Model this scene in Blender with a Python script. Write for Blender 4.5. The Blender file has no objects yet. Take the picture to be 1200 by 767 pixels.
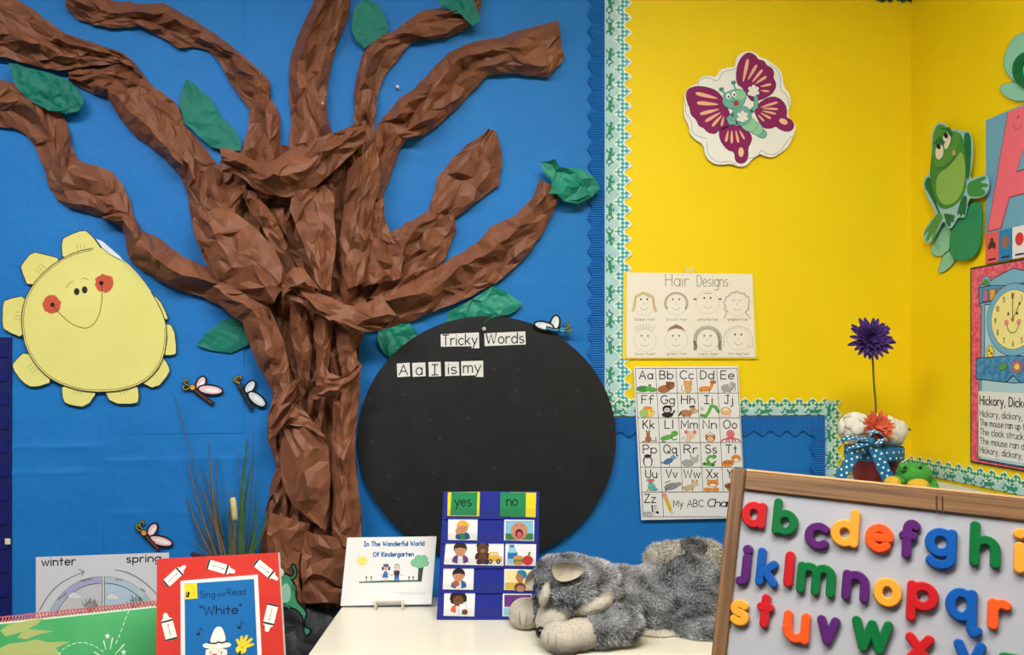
import bpy, math, random
import numpy as np
from mathutils import Vector, Matrix
from mathutils.geometry import delaunay_2d_cdt

random.seed(7)
SC = bpy.context.scene
COL = SC.collection
PI = math.pi

# ------------------------------------------------------------------ camera
F = 28.0 / 36.0 * 1200.0                 # focal length in pixels of the 1200x767 frame
PCX, PCY = 600.0, 427.0                  # principal point (horizon at y = 427)
YAW = math.radians(6.9)
CAM = Vector((0.0, -2.2, 1.35))
FWD = Vector((math.sin(YAW), math.cos(YAW), 0.0))
RGT = Vector((math.cos(YAW), -math.sin(YAW), 0.0))
UP = Vector((0.0, 0.0, 1.0))
cd = bpy.data.cameras.new('camera')
cam = bpy.data.objects.new('camera', cd)
COL.objects.link(cam)
cd.lens = 28.0
cd.sensor_width = 36.0
cd.shift_y = (PCY - 383.5) / 1200.0
cd.clip_start = 0.05
cam.location = CAM
cam.rotation_euler = (PI / 2, 0.0, -YAW)
SC.camera = cam

# ------------------------------------------------------------------ world, exposure
wd = bpy.data.worlds.new('world')
SC.world = wd
wd.use_nodes = True
wd.node_tree.nodes['Background'].inputs[0].default_value = (1.0, 0.985, 0.96, 1)
wd.node_tree.nodes['Background'].inputs[1].default_value = 0.13
SC.view_settings.view_transform = 'Standard'
SC.view_settings.look = 'None'
SC.view_settings.gamma = 1.0
SC.view_settings.use_curve_mapping = False
SC.view_settings.exposure = 0.0
LAMP_STRENGTH = 24.5

# ------------------------------------------------------------------ helpers: pixels and planes
def ray(px, py):
    return FWD + RGT * ((px - PCX) / F) + UP * ((PCY - py) / F)

def at_depth(px, py, d):
    return CAM + ray(px, py) * d

class Plane:
    def __init__(self, p0, n, u=None):
        self.p0 = Vector(p0); self.n = Vector(n).normalized()
        if u is None:
            u = UP.cross(self.n)
        self.u = Vector(u).normalized()
        self.v = self.n.cross(self.u).normalized()
    def at(self, px, py, off=0.0):
        d = ray(px, py)
        q = self.p0 + self.n * off
        return CAM + d * ((q - CAM).dot(self.n) / d.dot(self.n))
    def st(self, px, py, off=0.0):
        w = self.at(px, py, off) - self.p0
        return (w.dot(self.u), w.dot(self.v))
    def pt(self, s, t, off=0.0):
        return self.p0 + self.u * s + self.v * t + self.n * off

XR = 2.2 * math.tan(math.atan((1068 - 600) / F) + YAW)     # the right wall meets the back wall at this x
BW = Plane((0, 0, 0), (0, -1, 0))
RW = Plane((XR, 0, 0), (-1, 0, 0))

# ------------------------------------------------------------------ helpers: materials
def lin(c):
    r = []
    for v in c[:3]:
        v = v / 255.0
        r.append(v / 12.92 if v <= 0.04045 else ((v + 0.055) / 1.055) ** 2.4)
    return (r[0], r[1], r[2], 1.0)

MATS = {}
def mat(c, rough=0.75, spec=0.25, name=None):
    """plain printed / painted colour"""
    key = (tuple(c), rough, spec)
    if key in MATS:
        return MATS[key]
    m = bpy.data.materials.new(name or 'colour_%d_%d_%d' % tuple(c))
    m.use_nodes = True
    b = m.node_tree.nodes['Principled BSDF']
    b.inputs['Base Color'].default_value = lin(c)
    b.inputs['Roughness'].default_value = rough
    b.inputs['Specular IOR Level'].default_value = spec
    MATS[key] = m
    return m

def paper(name, c, c2=None, scale=6.0, rough=0.7, spec=0.3, bump=0.15, bscale=30.0, bdist=0.004, kind='NOISE', stretch=(1, 1, 1)):
    """colour varied by noise and a fine relief"""
    m = bpy.data.materials.new(name)
    m.use_nodes = True
    nt = m.node_tree; N = nt.nodes; K = nt.links
    b = N['Principled BSDF']
    b.inputs['Roughness'].default_value = rough
    b.inputs['Specular IOR Level'].default_value = spec
    tc = N.new('ShaderNodeTexCoord')
    mp = N.new('ShaderNodeMapping'); mp.inputs['Scale'].default_value = stretch
    K.new(tc.outputs['Object'], mp.inputs['Vector'])
    no = N.new('ShaderNodeTexNoise'); no.inputs['Scale'].default_value = scale; no.inputs['Detail'].default_value = 5
    K.new(mp.outputs[0], no.inputs['Vector'])
    mx = N.new('ShaderNodeMix'); mx.data_type = 'RGBA'
    mx.inputs[6].default_value = lin(c); mx.inputs[7].default_value = lin(c2 or c)
    rp = N.new('ShaderNodeMapRange'); rp.inputs[1].default_value = 0.35; rp.inputs[2].default_value = 0.65
    K.new(no.outputs[0], rp.inputs[0]); K.new(rp.outputs[0], mx.inputs[0])
    K.new(mx.outputs[2], b.inputs['Base Color'])
    if bump:
        if kind == 'VORONOI':
            t = N.new('ShaderNodeTexVoronoi'); t.inputs['Scale'].default_value = bscale
            t.feature = 'F1'
        else:
            t = N.new('ShaderNodeTexNoise'); t.inputs['Scale'].default_value = bscale; t.inputs['Detail'].default_value = 4
        K.new(mp.outputs[0], t.inputs['Vector'])
        bp = N.new('ShaderNodeBump'); bp.inputs['Strength'].default_value = bump; bp.inputs['Distance'].default_value = bdist
        K.new(t.outputs[0], bp.inputs['Height']); K.new(bp.outputs[0], b.inputs['Normal'])
    return m

def wood(name, c, c2, axis=(1, 12, 12), scale=6.0):
    m = bpy.data.materials.new(name)
    m.use_nodes = True
    nt = m.node_tree; N = nt.nodes; K = nt.links
    b = N['Principled BSDF']; b.inputs['Roughness'].default_value = 0.45
    at = N.new('ShaderNodeAttribute'); at.attribute_name = 'grain'
    mp = N.new('ShaderNodeMapping'); mp.inputs['Scale'].default_value = axis
    K.new(at.outputs['Vector'], mp.inputs['Vector'])
    no = N.new('ShaderNodeTexNoise'); no.inputs['Scale'].default_value = scale; no.inputs['Detail'].default_value = 6
    no.inputs['Distortion'].default_value = 0.6
    K.new(mp.outputs[0], no.inputs['Vector'])
    rp = N.new('ShaderNodeValToRGB')
    rp.color_ramp.elements[0].position = 0.33; rp.color_ramp.elements[0].color = lin(c2)
    rp.color_ramp.elements[1].position = 0.62; rp.color_ramp.elements[1].color = lin(c)
    K.new(no.outputs[0], rp.inputs[0]); K.new(rp.outputs[0], b.inputs['Base Color'])
    bp = N.new('ShaderNodeBump'); bp.inputs['Strength'].default_value = 0.15; bp.inputs['Distance'].default_value = 0.001
    K.new(no.outputs[0], bp.inputs['Height']); K.new(bp.outputs[0], b.inputs['Normal'])
    return m

def gingham(name, pale, mid, dark, pitch):
    """woven check: stripes across and stripes up, darkest where both meet"""
    m = bpy.data.materials.new(name); m.use_nodes = True
    nt = m.node_tree; N = nt.nodes; K = nt.links
    b = N['Principled BSDF']; b.inputs['Roughness'].default_value = 0.5
    g = N.new('ShaderNodeNewGeometry'); sp = N.new('ShaderNodeSeparateXYZ'); K.new(g.outputs['Position'], sp.inputs[0])
    def m2(op, a, bb):
        n = N.new('ShaderNodeMath'); n.operation = op
        for i, q in enumerate((a, bb)):
            if isinstance(q, (int, float)): n.inputs[i].default_value = q
            else: K.new(q, n.inputs[i])
        return n.outputs[0]
    across = m2('ADD', sp.outputs[0], sp.outputs[1])
    sx = m2('GREATER_THAN', m2('FRACT', m2('DIVIDE', across, pitch), 0), 0.5)
    sz = m2('GREATER_THAN', m2('FRACT', m2('DIVIDE', sp.outputs[2], pitch), 0), 0.5)
    s = m2('MULTIPLY', m2('ADD', sx, sz), 0.5)
    rp = N.new('ShaderNodeValToRGB'); rp.color_ramp.interpolation = 'CONSTANT'
    e = rp.color_ramp.elements
    e[0].position = 0; e[0].color = lin(pale); e[1].position = 0.75; e[1].color = lin(dark)
    k = e.new(0.25); k.color = lin(mid)
    K.new(s, rp.inputs[0]); K.new(rp.outputs[0], b.inputs['Base Color'])
    return m

# ------------------------------------------------------------------ helpers: objects
ORG = {}
def setp(o, label=None, cat=None, group=None, kind=None):
    if label: o['label'] = label
    if cat: o['category'] = cat
    if group: o['group'] = group
    if kind: o['kind'] = kind
    return o

def thing(name, label, cat, loc, group=None, kind=None):
    o = bpy.data.objects.new(name, None)
    COL.objects.link(o)
    o.location = loc
    o.empty_display_size = 0.05
    ORG[o] = Vector(loc)
    return setp(o, label, cat, group, kind)

class MB:
    """collects faces (world coordinates) for ONE mesh object"""
    def __init__(self):
        self.v = []; self.f = []; self.m = []; self.mats = []
    def mi(self, m):
        if m not in self.mats: self.mats.append(m)
        return self.mats.index(m)
    def add(self, vs, fs, m):
        k = len(self.v); i = self.mi(m)
        self.v += [Vector(p) for p in vs]
        for f in fs:
            self.f.append([k + a for a in f]); self.m.append(i)
    def box(self, c, sx, sy, sz, m, ax=None, bev=0.0):
        c = Vector(c)
        ax = ax or (Vector((1, 0, 0)), Vector((0, 1, 0)), Vector((0, 0, 1)))
        h = (sx / 2, sy / 2, sz / 2)
        if bev <= 0:
            vs = [c + ax[0] * (h[0] * a) + ax[1] * (h[1] * b) + ax[2] * (h[2] * d) for a in (-1, 1) for b in (-1, 1) for d in (-1, 1)]
            self.add(vs, [(0, 1, 3, 2), (4, 6, 7, 5), (0, 4, 5, 1), (2, 3, 7, 6), (0, 2, 6, 4), (1, 5, 7, 3)], m)
            return
        b = min(bev, min(h) * 0.9)
        ring = []
        for (z, i) in ((-h[2], b), (-h[2] + b, 0), (h[2] - b, 0), (h[2], b)):
            x, y = h[0] - i, h[1] - i
            ring.append([(-x + b, -y), (x - b, -y), (x, -y + b), (x, y - b), (x - b, y), (-x + b, y), (-x, y - b), (-x, -y + b)])
            ring[-1] = [(p[0], p[1], z) for p in ring[-1]]
        vs = [c + ax[0] * p[0] + ax[1] * p[1] + ax[2] * p[2] for r in ring for p in r]
        fs = [tuple(range(7, -1, -1)), tuple(range(24, 32))]
        for r in range(3):
            for j in range(8):
                fs.append((r * 8 + j, r * 8 + (j + 1) % 8, r * 8 + 8 + (j + 1) % 8, r * 8 + 8 + j))
        self.add(vs, fs, m)
    def tube(self, pts, r, m, n=8, cap=True):
        pts = [Vector(p) for p in pts]
        rs = r if isinstance(r, (list, tuple)) else [r] * len(pts)
        vs = []; fs = []
        t0 = (pts[1] - pts[0]).normalized()
        a = t0.orthogonal().normalized()
        for i, p in enumerate(pts):
            t = (pts[min(i + 1, len(pts) - 1)] - pts[max(i - 1, 0)]).normalized()
            a = (a - t * a.dot(t)).normalized()
            b = t.cross(a)
            for k in range(n):
                g = 2 * PI * k / n
                vs.append(p + (a * math.cos(g) + b * math.sin(g)) * rs[i])
        for i in range(len(pts) - 1):
            for k in range(n):
                fs.append((i * n + k, i * n + (k + 1) % n, i * n + n + (k + 1) % n, i * n + n + k))
        if cap:
            fs.append(tuple(range(n - 1, -1, -1))); e = (len(pts) - 1) * n
            fs.append(tuple(range(e, e + n)))
        self.add(vs, fs, m)
    def lathe(self, c, prof, m, n=24, up=None):
        c = Vector(c)
        vs = []; fs = []
        for (r, z) in prof:
            for k in range(n):
                g = 2 * PI * k / n
                vs.append(c + Vector((r * math.cos(g), r * math.sin(g), z)))
        for i in range(len(prof) - 1):
            for k in range(n):
                fs.append((i * n + k, i * n + (k + 1) % n, i * n + n + (k + 1) % n, i * n + n + k))
        if prof[0][0] > 1e-5: fs.append(tuple(range(n - 1, -1, -1)))
        if prof[-1][0] > 1e-5:
            e = (len(prof) - 1) * n; fs.append(tuple(range(e, e + n)))
        self.add(vs, fs, m)
    def ball(self, c, r, m, ax=None, n=12, k=8, jit=0.0, rnd=None):
        c = Vector(c)
        if isinstance(r, (int, float)): r = (r, r, r)
        ax = ax or (Vector((1, 0, 0)), Vector((0, 1, 0)), Vector((0, 0, 1)))
        vs = []; fs = []
        for i in range(k + 1):
            th = PI * i / k
            for j in range(n):
                g = 2 * PI * j / n
                q = 1.0 + (rnd.uniform(-jit, jit) if rnd else 0)
                vs.append(c + (ax[0] * (r[0] * math.sin(th) * math.cos(g)) + ax[1] * (r[1] * math.sin(th) * math.sin(g)) + ax[2] * (r[2] * math.cos(th))) * q)
        for i in range(k):
            for j in range(n):
                fs.append((i * n + j, i * n + n + j, i * n + n + (j + 1) % n, i * n + (j + 1) % n))
        self.add(vs, fs, m)
    def prism(self, front, n, th, m, side=None):
        """front: world points of a flat outline; n: its outward normal; body reaches back by th"""
        n = Vector(n); k = len(front)
        vs = [Vector(p) for p in front] + [Vector(p) - n * th for p in front]
        a = Vector((0, 0, 0))
        for i in range(k): a += (vs[i] - vs[0]).cross(vs[(i + 1) % k] - vs[0])
        fr = list(range(k)); flip = a.dot(n) < 0
        if flip: fr.reverse()
        bk = [i + k for i in reversed(fr)]
        sides = []
        for q in range(k):
            i, j = fr[q], fr[(q + 1) % k]
            sides.append((j, i, i + k, j + k))
        self.add(vs, [fr], m)
        base = len(self.v) - 2 * k
        i2 = self.mi(side or m)
        for f in [bk] + sides:
            self.f.append([base + q for q in f]); self.m.append(i2)
    def build(self, name, parent=None, base=None, smooth=False, grain=None):
        if not self.v: return None
        if parent is not None:
            o0 = ORG[parent]
        else:
            o0 = Vector(base) if base is not None else Vector((0, 0, 0))
        me = bpy.data.meshes.new(name)
        me.from_pydata([tuple(p - o0) for p in self.v], [], self.f)
        for m in self.mats: me.materials.append(m)
        me.polygons.foreach_set('material_index', self.m)
        if smooth: me.polygons.foreach_set('use_smooth', [True] * len(self.f))
        if grain:
            at = me.attributes.new('grain', 'FLOAT_VECTOR', 'POINT')
            g = []
            for p in self.v: g += [p.dot(grain[0]), p.dot(grain[1]), p.dot(grain[2])]
            at.data.foreach_set('vector', g)
        me.update()
        o = bpy.data.objects.new(name, me)
        COL.objects.link(o)
        ORG[o] = o0
        if parent is not None: o.parent = parent
        else: o.location = o0
        return o

def copy_tree(o, parent=None):
    c = o.copy(); COL.objects.link(c); c.parent = parent
    ORG[c] = ORG[o]
    for ch in list(o.children): copy_tree(ch, c)
    return c

def T(pts, ox, oy, sc):
    return [(ox + x * sc, oy + y * sc) for x, y in pts]

def el(cx, cy, rx, ry=None, rot=0.0, n=20, a0=0, a1=360):
    ry = rx if ry is None else ry
    c, s = math.cos(math.radians(rot)), math.sin(math.radians(rot))
    full = abs(a1 - a0) >= 360
    m = n if full else n + 1
    r = []
    for i in range(m):
        g = math.radians(a0 + (a1 - a0) * i / n)
        x, y = rx * math.cos(g), ry * math.sin(g)
        r.append((cx + x * c - y * s, cy + x * s + y * c))
    return r

def rect(x0, y0, x1, y1):
    return [(x0, y0), (x1, y0), (x1, y1), (x0, y1)]

def smooth(pts, it=2, closed=True):
    for _ in range(it):
        q = []
        k = len(pts)
        rng = range(k if closed else k - 1)
        if not closed: q.append(pts[0])
        for i in rng:
            a, b = pts[i], pts[(i + 1) % k]
            q.append((a[0] * .75 + b[0] * .25, a[1] * .75 + b[1] * .25))
            q.append((a[0] * .25 + b[0] * .75, a[1] * .25 + b[1] * .75))
        if not closed: q.append(pts[-1])
        pts = q
    return pts

# ------------------------------------------------------------------ a drawn alphabet: strokes on a cap height of 1
def ar(cx, cy, rx, ry, a0, a1, n=14):
    return [(cx + rx * math.cos(math.radians(a0 + (a1 - a0) * i / n)), cy + ry * math.sin(math.radians(a0 + (a1 - a0) * i / n))) for i in range(n + 1)]
O_ = ar(.27, .31, .27, .31, 0, 360, 22)
GL = {
 'a': (.54, [O_, [(.54, .62), (.54, 0)]]),
 'b': (.54, [[(0, 1), (0, 0)], O_]),
 'c': (.46, [ar(.27, .31, .27, .31, 48, 312)]),
 'd': (.54, [O_, [(.54, 1), (.54, 0)]]),
 'e': (.54, [[(.04, .33), (.52, .33)], ar(.27, .31, .27, .31, 4, 318)]),
 'f': (.36, [ar(.30, .80, .17, .20, 35, 180, 8) + [(.13, 0)], [(0, .6), (.34, .6)]]),
 'g': (.54, [O_, [(.54, .62), (.54, -.12)] + ar(.27, -.12, .27, .24, 0, -150, 10)]),
 'h': (.5, [[(0, 1), (0, 0)], ar(.25, .36, .25, .26, 180, 0, 10) + [(.5, 0)]]),
 'i': (.06, [[(.03, .62), (.03, 0)], [(.03, .9), (.03, .92)]]),
 'j': (.26, [[(.23, .62), (.23, -.14)] + ar(.06, -.14, .17, .2, 0, -110, 8), [(.23, .9), (.23, .92)]]),
 'k': (.46, [[(0, 1), (0, 0)], [(.42, .62), (.02, .25)], [(.15, .37), (.46, 0)]]),
 'l': (.06, [[(.03, 1), (.03, 0)]]),
 'm': (.76, [[(0, .62), (0, 0)], ar(.19, .42, .19, .2, 180, 0, 8) + [(.38, 0)], ar(.57, .42, .19, .2, 180, 0, 8) + [(.76, 0)]]),
 'n': (.5, [[(0, .62), (0, 0)], ar(.25, .37, .25, .25, 180, 0, 10) + [(.5, 0)]]),
 'o': (.54, [O_]),
 'p': (.54, [[(0, .62), (0, -.36)], O_]),
 'q': (.6, [O_, [(.54, .62), (.54, -.25), (.6, -.36), (.68, -.3)]]),
 'r': (.34, [[(0, .62), (0, 0)], ar(.24, .38, .24, .24, 180, 60, 8)]),
 's': (.42, [ar(.21, .465, .19, .155, 40, 255, 10) + ar(.21, .155, .2, .155, 80, -145, 10)]),
 't': (.36, [[(.17, .92), (.17, 0)], [(0, .6), (.34, .6)]]),
 'u': (.5, [[(0, .62), (0, .25)] + ar(.25, .25, .25, .25, 180, 360, 10), [(.5, .62), (.5, 0)]]),
 'v': (.5, [[(0, .62), (.25, 0), (.5, .62)]]),
 'w': (.76, [[(0, .62), (.19, 0), (.38, .58), (.57, 0), (.76, .62)]]),
 'x': (.48, [[(0, .62), (.48, 0)], [(.48, .62), (0, 0)]]),
 'y': (.5, [[(0, .62), (.26, 0)], [(.5, .62), (.1, -.36)]]),
 'z': (.46, [[(.02, .62), (.44, .62), (0, 0), (.46, 0)]]),
 'A': (.7, [[(0, 0), (.35, 1), (.7, 0)], [(.13, .36), (.57, .36)]]),
 'B': (.54, [[(0, 0), (0, 1), (.28, 1)] + ar(.28, .76, .22, .24, 90, -90, 8) + [(0, .52)], [(.28, .52)] + ar(.28, .26, .26, .26, 90, -90, 8) + [(0, 0)]]),
 'C': (.66, [ar(.4, .5, .4, .5, 48, 312)]),
 'D': (.62, [[(0, 0), (0, 1), (.2, 1)] + ar(.2, .5, .42, .5, 90, -90, 12) + [(0, 0)]]),
 'E': (.5, [[(.5, 1), (0, 1), (0, 0), (.5, 0)], [(0, .52), (.42, .52)]]),
 'F': (.5, [[(.5, 1), (0, 1), (0, 0)], [(0, .52), (.42, .52)]]),
 'G': (.76, [ar(.4, .5, .4, .5, 48, 345) + [(.78, .46), (.46, .46)]]),
 'H': (.6, [[(0, 1), (0, 0)], [(.6, 1), (.6, 0)], [(0, .52), (.6, .52)]]),
 'I': (.36, [[(.18, 1), (.18, 0)], [(0, 1), (.36, 1)], [(0, 0), (.36, 0)]]),
 'J': (.46, [[(.36, 1), (.36, .22)] + ar(.18, .22, .18, .22, 0, -170, 10), [(.16, 1), (.52, 1)]]),
 'K': (.56, [[(0, 1), (0, 0)], [(.52, 1), (.02, .42)], [(.18, .58), (.56, 0)]]),
 'L': (.46, [[(0, 1), (0, 0), (.46, 0)]]),
 'M': (.72, [[(0, 0), (0, 1), (.36, .25), (.72, 1), (.72, 0)]]),
 'N': (.6, [[(0, 0), (0, 1), (.6, 0), (.6, 1)]]),
 'O': (.8, [ar(.4, .5, .4, .5, 0, 360, 24)]),
 'P': (.52, [[(0, 0), (0, 1), (.26, 1)] + ar(.26, .74, .26, .26, 90, -90, 8) + [(0, .48)]]),
 'Q': (.8, [ar(.4, .5, .4, .5, 0, 360, 24), [(.5, .25), (.8, -.05)]]),
 'R': (.56, [[(0, 0), (0, 1), (.26, 1)] + ar(.26, .74, .26, .26, 90, -90, 8) + [(0, .48)], [(.24, .48), (.56, 0)]]),
 'S': (.54, [ar(.27, .755, .25, .245, 35, 260, 10) + ar(.27, .255, .27, .255, 85, -150, 10)]),
 'T': (.6, [[(.3, 1), (.3, 0)], [(0, 1), (.6, 1)]]),
 'U': (.6, [[(0, 1), (0, .3)] + ar(.3, .3, .3, .3, 180, 360, 10) + [(.6, 1)]]),
 'V': (.66, [[(0, 1), (.33, 0), (.66, 1)]]),
 'W': (.96, [[(0, 1), (.24, 0), (.48, .9), (.72, 0), (.96, 1)]]),
 'X': (.6, [[(0, 1), (.6, 0)], [(.6, 1), (0, 0)]]),
 'Y': (.6, [[(0, 1), (.3, .5), (.6, 1)], [(.3, .5), (.3, 0)]]),
 'Z': (.58, [[(0, 1), (.56, 1), (0, 0), (.58, 0)]]),
 ',': (.08, [[(.06, .04), (0, -.16)]]), '.': (.06, [[(.03, 0), (.03, .02)]]), '!': (.06, [[(.03, 1), (.03, .3)], [(.03, 0), (.03, .02)]]),
 '"': (.16, [[(0, 1.05), (.02, .85)], [(.14, 1.05), (.16, .85)]]), ' ': (.26, []),
 '1': (.2, [[(0, .8), (.16, 1), (.16, 0)]]), '0': (.5, [ar(.25, .5, .25, .5, 0, 360, 16)]),
 '2': (.5, [ar(.25, .74, .25, .26, 170, -30, 8) + [(0, 0), (.5, 0)]]), '7': (.46, [[(0, 1), (.46, 1), (.12, 0)]]),
 '6': (.46, [[(.36, 1), (.04, .4)] + ar(.23, .27, .23, .27, 150, 510, 14)]), '9': (.46, [ar(.23, .73, .23, .27, 330, -30, 14) + [(.12, 0)]]),
 '8': (.46, [ar(.23, .76, .19, .24, 0, 360, 12), ar(.23, .26, .23, .26, 0, 360, 12)]), '5': (.46, [[(.42, 1), (.08, 1), (.04, .56)] + ar(.2, .3, .26, .3, 120, -140, 10)]),
 '4': (.5, [[(.34, 0), (.34, 1), (0, .32), (.5, .32)]]), '3': (.46, [ar(.2, .75, .22, .25, 150, -90, 8) + ar(.2, .25, .25, .25, 90, -150, 8)]), '11': (.4, []),
}
def text_strokes(s, gap=.2):
    x = 0.0; out = []
    for ch in s:
        w, sts = GL[ch]
        for st in sts: out.append([(x + p[0], p[1]) for p in st])
        x += w + gap
    return x - gap, out

def ribbon(pts, w, closed=False, caps=True):
    """flat stroke: quads of width w along pts (2-D), round ends"""
    P = [np.array(p, float) for p in pts]
    q = [P[0]]
    for p in P[1:]:
        if np.linalg.norm(p - q[-1]) > 1e-9: q.append(p)
    P = q
    if len(P) < 2: P = [P[0], P[0] + np.array((1e-6, 0))]
    if np.linalg.norm(P[0] - P[-1]) < 1e-9 and len(P) > 3: closed = True; P = P[:-1]
    k = len(P); polys = []; Ls = []; Rs = []
    ws = w if isinstance(w, (list, tuple)) else [w] * k
    if len(ws) != k: ws = [ws[0]] * k
    for i in range(k):
        a = P[i] - P[i - 1] if (i > 0 or closed) else P[1] - P[0]
        b = P[(i + 1) % k] - P[i] if (i < k - 1 or closed) else a
        a = a / (np.linalg.norm(a) + 1e-12); b = b / (np.linalg.norm(b) + 1e-12)
        n1 = np.array((-a[1], a[0])); n2 = np.array((-b[1], b[0]))
        m = n1 + n2; L = np.linalg.norm(m)
        if L < 0.5: m = n1; sc = 1
        else: m = m / L; sc = min(1.0 / max(m.dot(n1), .3), 2.0)
        Ls.append(P[i] + m * ws[i] / 2 * sc); Rs.append(P[i] - m * ws[i] / 2 * sc)
    for i in range(k if closed else k - 1):
        j = (i + 1) % k
        polys.append([Ls[i], Ls[j], Rs[j], Rs[i]])
    if caps and not closed:
        for p, ww in ((P[0], ws[0]), (P[-1], ws[-1])):
            polys.append([p + ww / 2 * np.array((math.cos(g), math.sin(g))) for g in np.linspace(0, 2 * PI, 9)[:-1]])
    return [[(float(x[0]), float(x[1])) for x in p] for p in polys]

class Art:
    """flat print on a plane, traced in photo pixels; every call lies a hair above the last"""
    STEP = 0.00005
    def __init__(self, plane, off):
        self.pl = plane; self.z = off; self.mb = MB()
    def _poly(self, pts, col):
        P = [self.pl.at(x, y, self.z) for x, y in pts]
        a = Vector((0, 0, 0))
        for i in range(len(P)): a += (P[i] - P[0]).cross(P[(i + 1) % len(P)] - P[0])
        if a.dot(self.pl.n) < 0: P.reverse()
        m = col if not isinstance(col, (tuple, list)) else mat(col)
        self.mb.add(P, [tuple(range(len(P)))], m)
    def p(self, pts, col):
        self.z += self.STEP; self._poly(pts, col); return self
    def e(self, cx, cy, rx, ry, col, rot=0, n=18):
        return self.p(el(cx, cy, rx, ry, rot, n), col)
    def l(self, pts, w, col, closed=False):
        self.z += self.STEP
        for q in ribbon(pts + ([pts[0]] if closed else []), w): self._poly(q, col)
        return self
    def o(self, pts, col, line, w):            # filled and outlined
        self.p(pts, col); return self.l(pts, w, line, True)
    def t(self, s, x0, x1, y, h, w, col, slope=0.0, gap=.2, lean=0.0):
        """text fitted between x0 and x1, baseline y at x0, cap height h, line width w"""
        self.z += self.STEP
        W, sts = text_strokes(s, gap)
        k = (x1 - x0) / W
        for st in sts:
            for q in ribbon([(x0 + a * k + b * h * lean, y + slope * a * k - b * h) for a, b in st], w): self._poly(q, col)
        return self
    def build(self, name, parent, smooth=False):
        return self.mb.build(name, parent)

def sheet(name, plane, outline, off, th, m, parent=None, side=None):
    """flat cut-out of thickness th whose face lies off in front of the plane"""
    b = MB()
    b.prism([plane.at(x, y, off) for x, y in outline], plane.n, th, m, side)
    if parent is None:
        xs = [p[0] for p in outline]; ys = [p[1] for p in outline]
        return b.build(name, None, plane.at(sum(xs) / len(xs), max(ys), 0))
    return b.build(name, parent)

def single(o, label, cat, group=None):
    return setp(o, label, cat, group)

# ================================================================== the room
XL, YF, ZC = -2.6, -4.6, 2.75
plaster = paper('plaster_wall', (214, 210, 200), (206, 202, 192), 3, bump=.1)
carpet = paper('carpet_floor', (96, 98, 104), (78, 80, 88), 60, rough=.95, bump=.5, bscale=400, bdist=.003)
tilem = paper('ceiling_tile', (226, 225, 220), (216, 215, 210), 40, bump=.3, bscale=180, bdist=.002)
b = MB(); b.box(((XL + XR) / 2, YF / 2, -.05), XR - XL + .4, -YF + .4, .1, carpet)
setp(b.build('floor'), kind='structure')
b = MB(); b.box(((XL + XR) / 2, YF / 2, ZC + .05), XR - XL + .4, -YF + .4, .1, tilem)
setp(b.build('ceiling'), kind='structure')
b = MB(); b.box(((XL + XR) / 2, .1, ZC / 2), XR - XL + .4, .2, ZC, plaster)
wall_back = setp(b.build('wall_back'), kind='structure')
b = MB(); b.box((XR + .1, YF / 2, ZC / 2), .2, -YF, ZC, plaster)
wall_right = setp(b.build('wall_right'), kind='structure')
for nm, c, sx, sy in (('baseboard_back', ((XL + XR) / 2, -.008, .05), XR - XL, .016), ('baseboard_right', (XR - .008, YF / 2, .05), .016, -YF - .04)):
    b = MB(); b.box(c, sx, sy, .1, mat((60, 58, 56)), bev=.004)
    setp(b.build(nm), kind='structure')

glow = bpy.data.materials.new('lamp_diffuser'); glow.use_nodes = True
_b = glow.node_tree.nodes['Principled BSDF']
_b.inputs['Emission Color'].default_value = (1.0, .975, .94, 1); _b.inputs['Emission Strength'].default_value = LAMP_STRENGTH
LAMPS = [(-1.15, -1.65, 'nearest the tree'), (.35, -1.65, 'nearest the yellow wall corner')]
for x, y, w in LAMPS:
    t = thing('ceiling_light', 'white fluorescent ceiling light panel ' + w, 'ceiling light', (x, y, ZC), 'ceiling light panels')
    b = MB()
    for dx, dy, sx, sy in ((0, .3, 1.22, .03), (0, -.3, 1.22, .03), (-.61, 0, .03, .6), (.61, 0, .03, .6)):
        b.box((x + dx, y + dy, ZC - .012), sx, sy, .024, mat((235, 235, 235)))
    b.build('frame', t)
    b = MB(); b.box((x, y, ZC - .008), 1.18, .57, .014, glow); b.build('diffuser', t)

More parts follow.
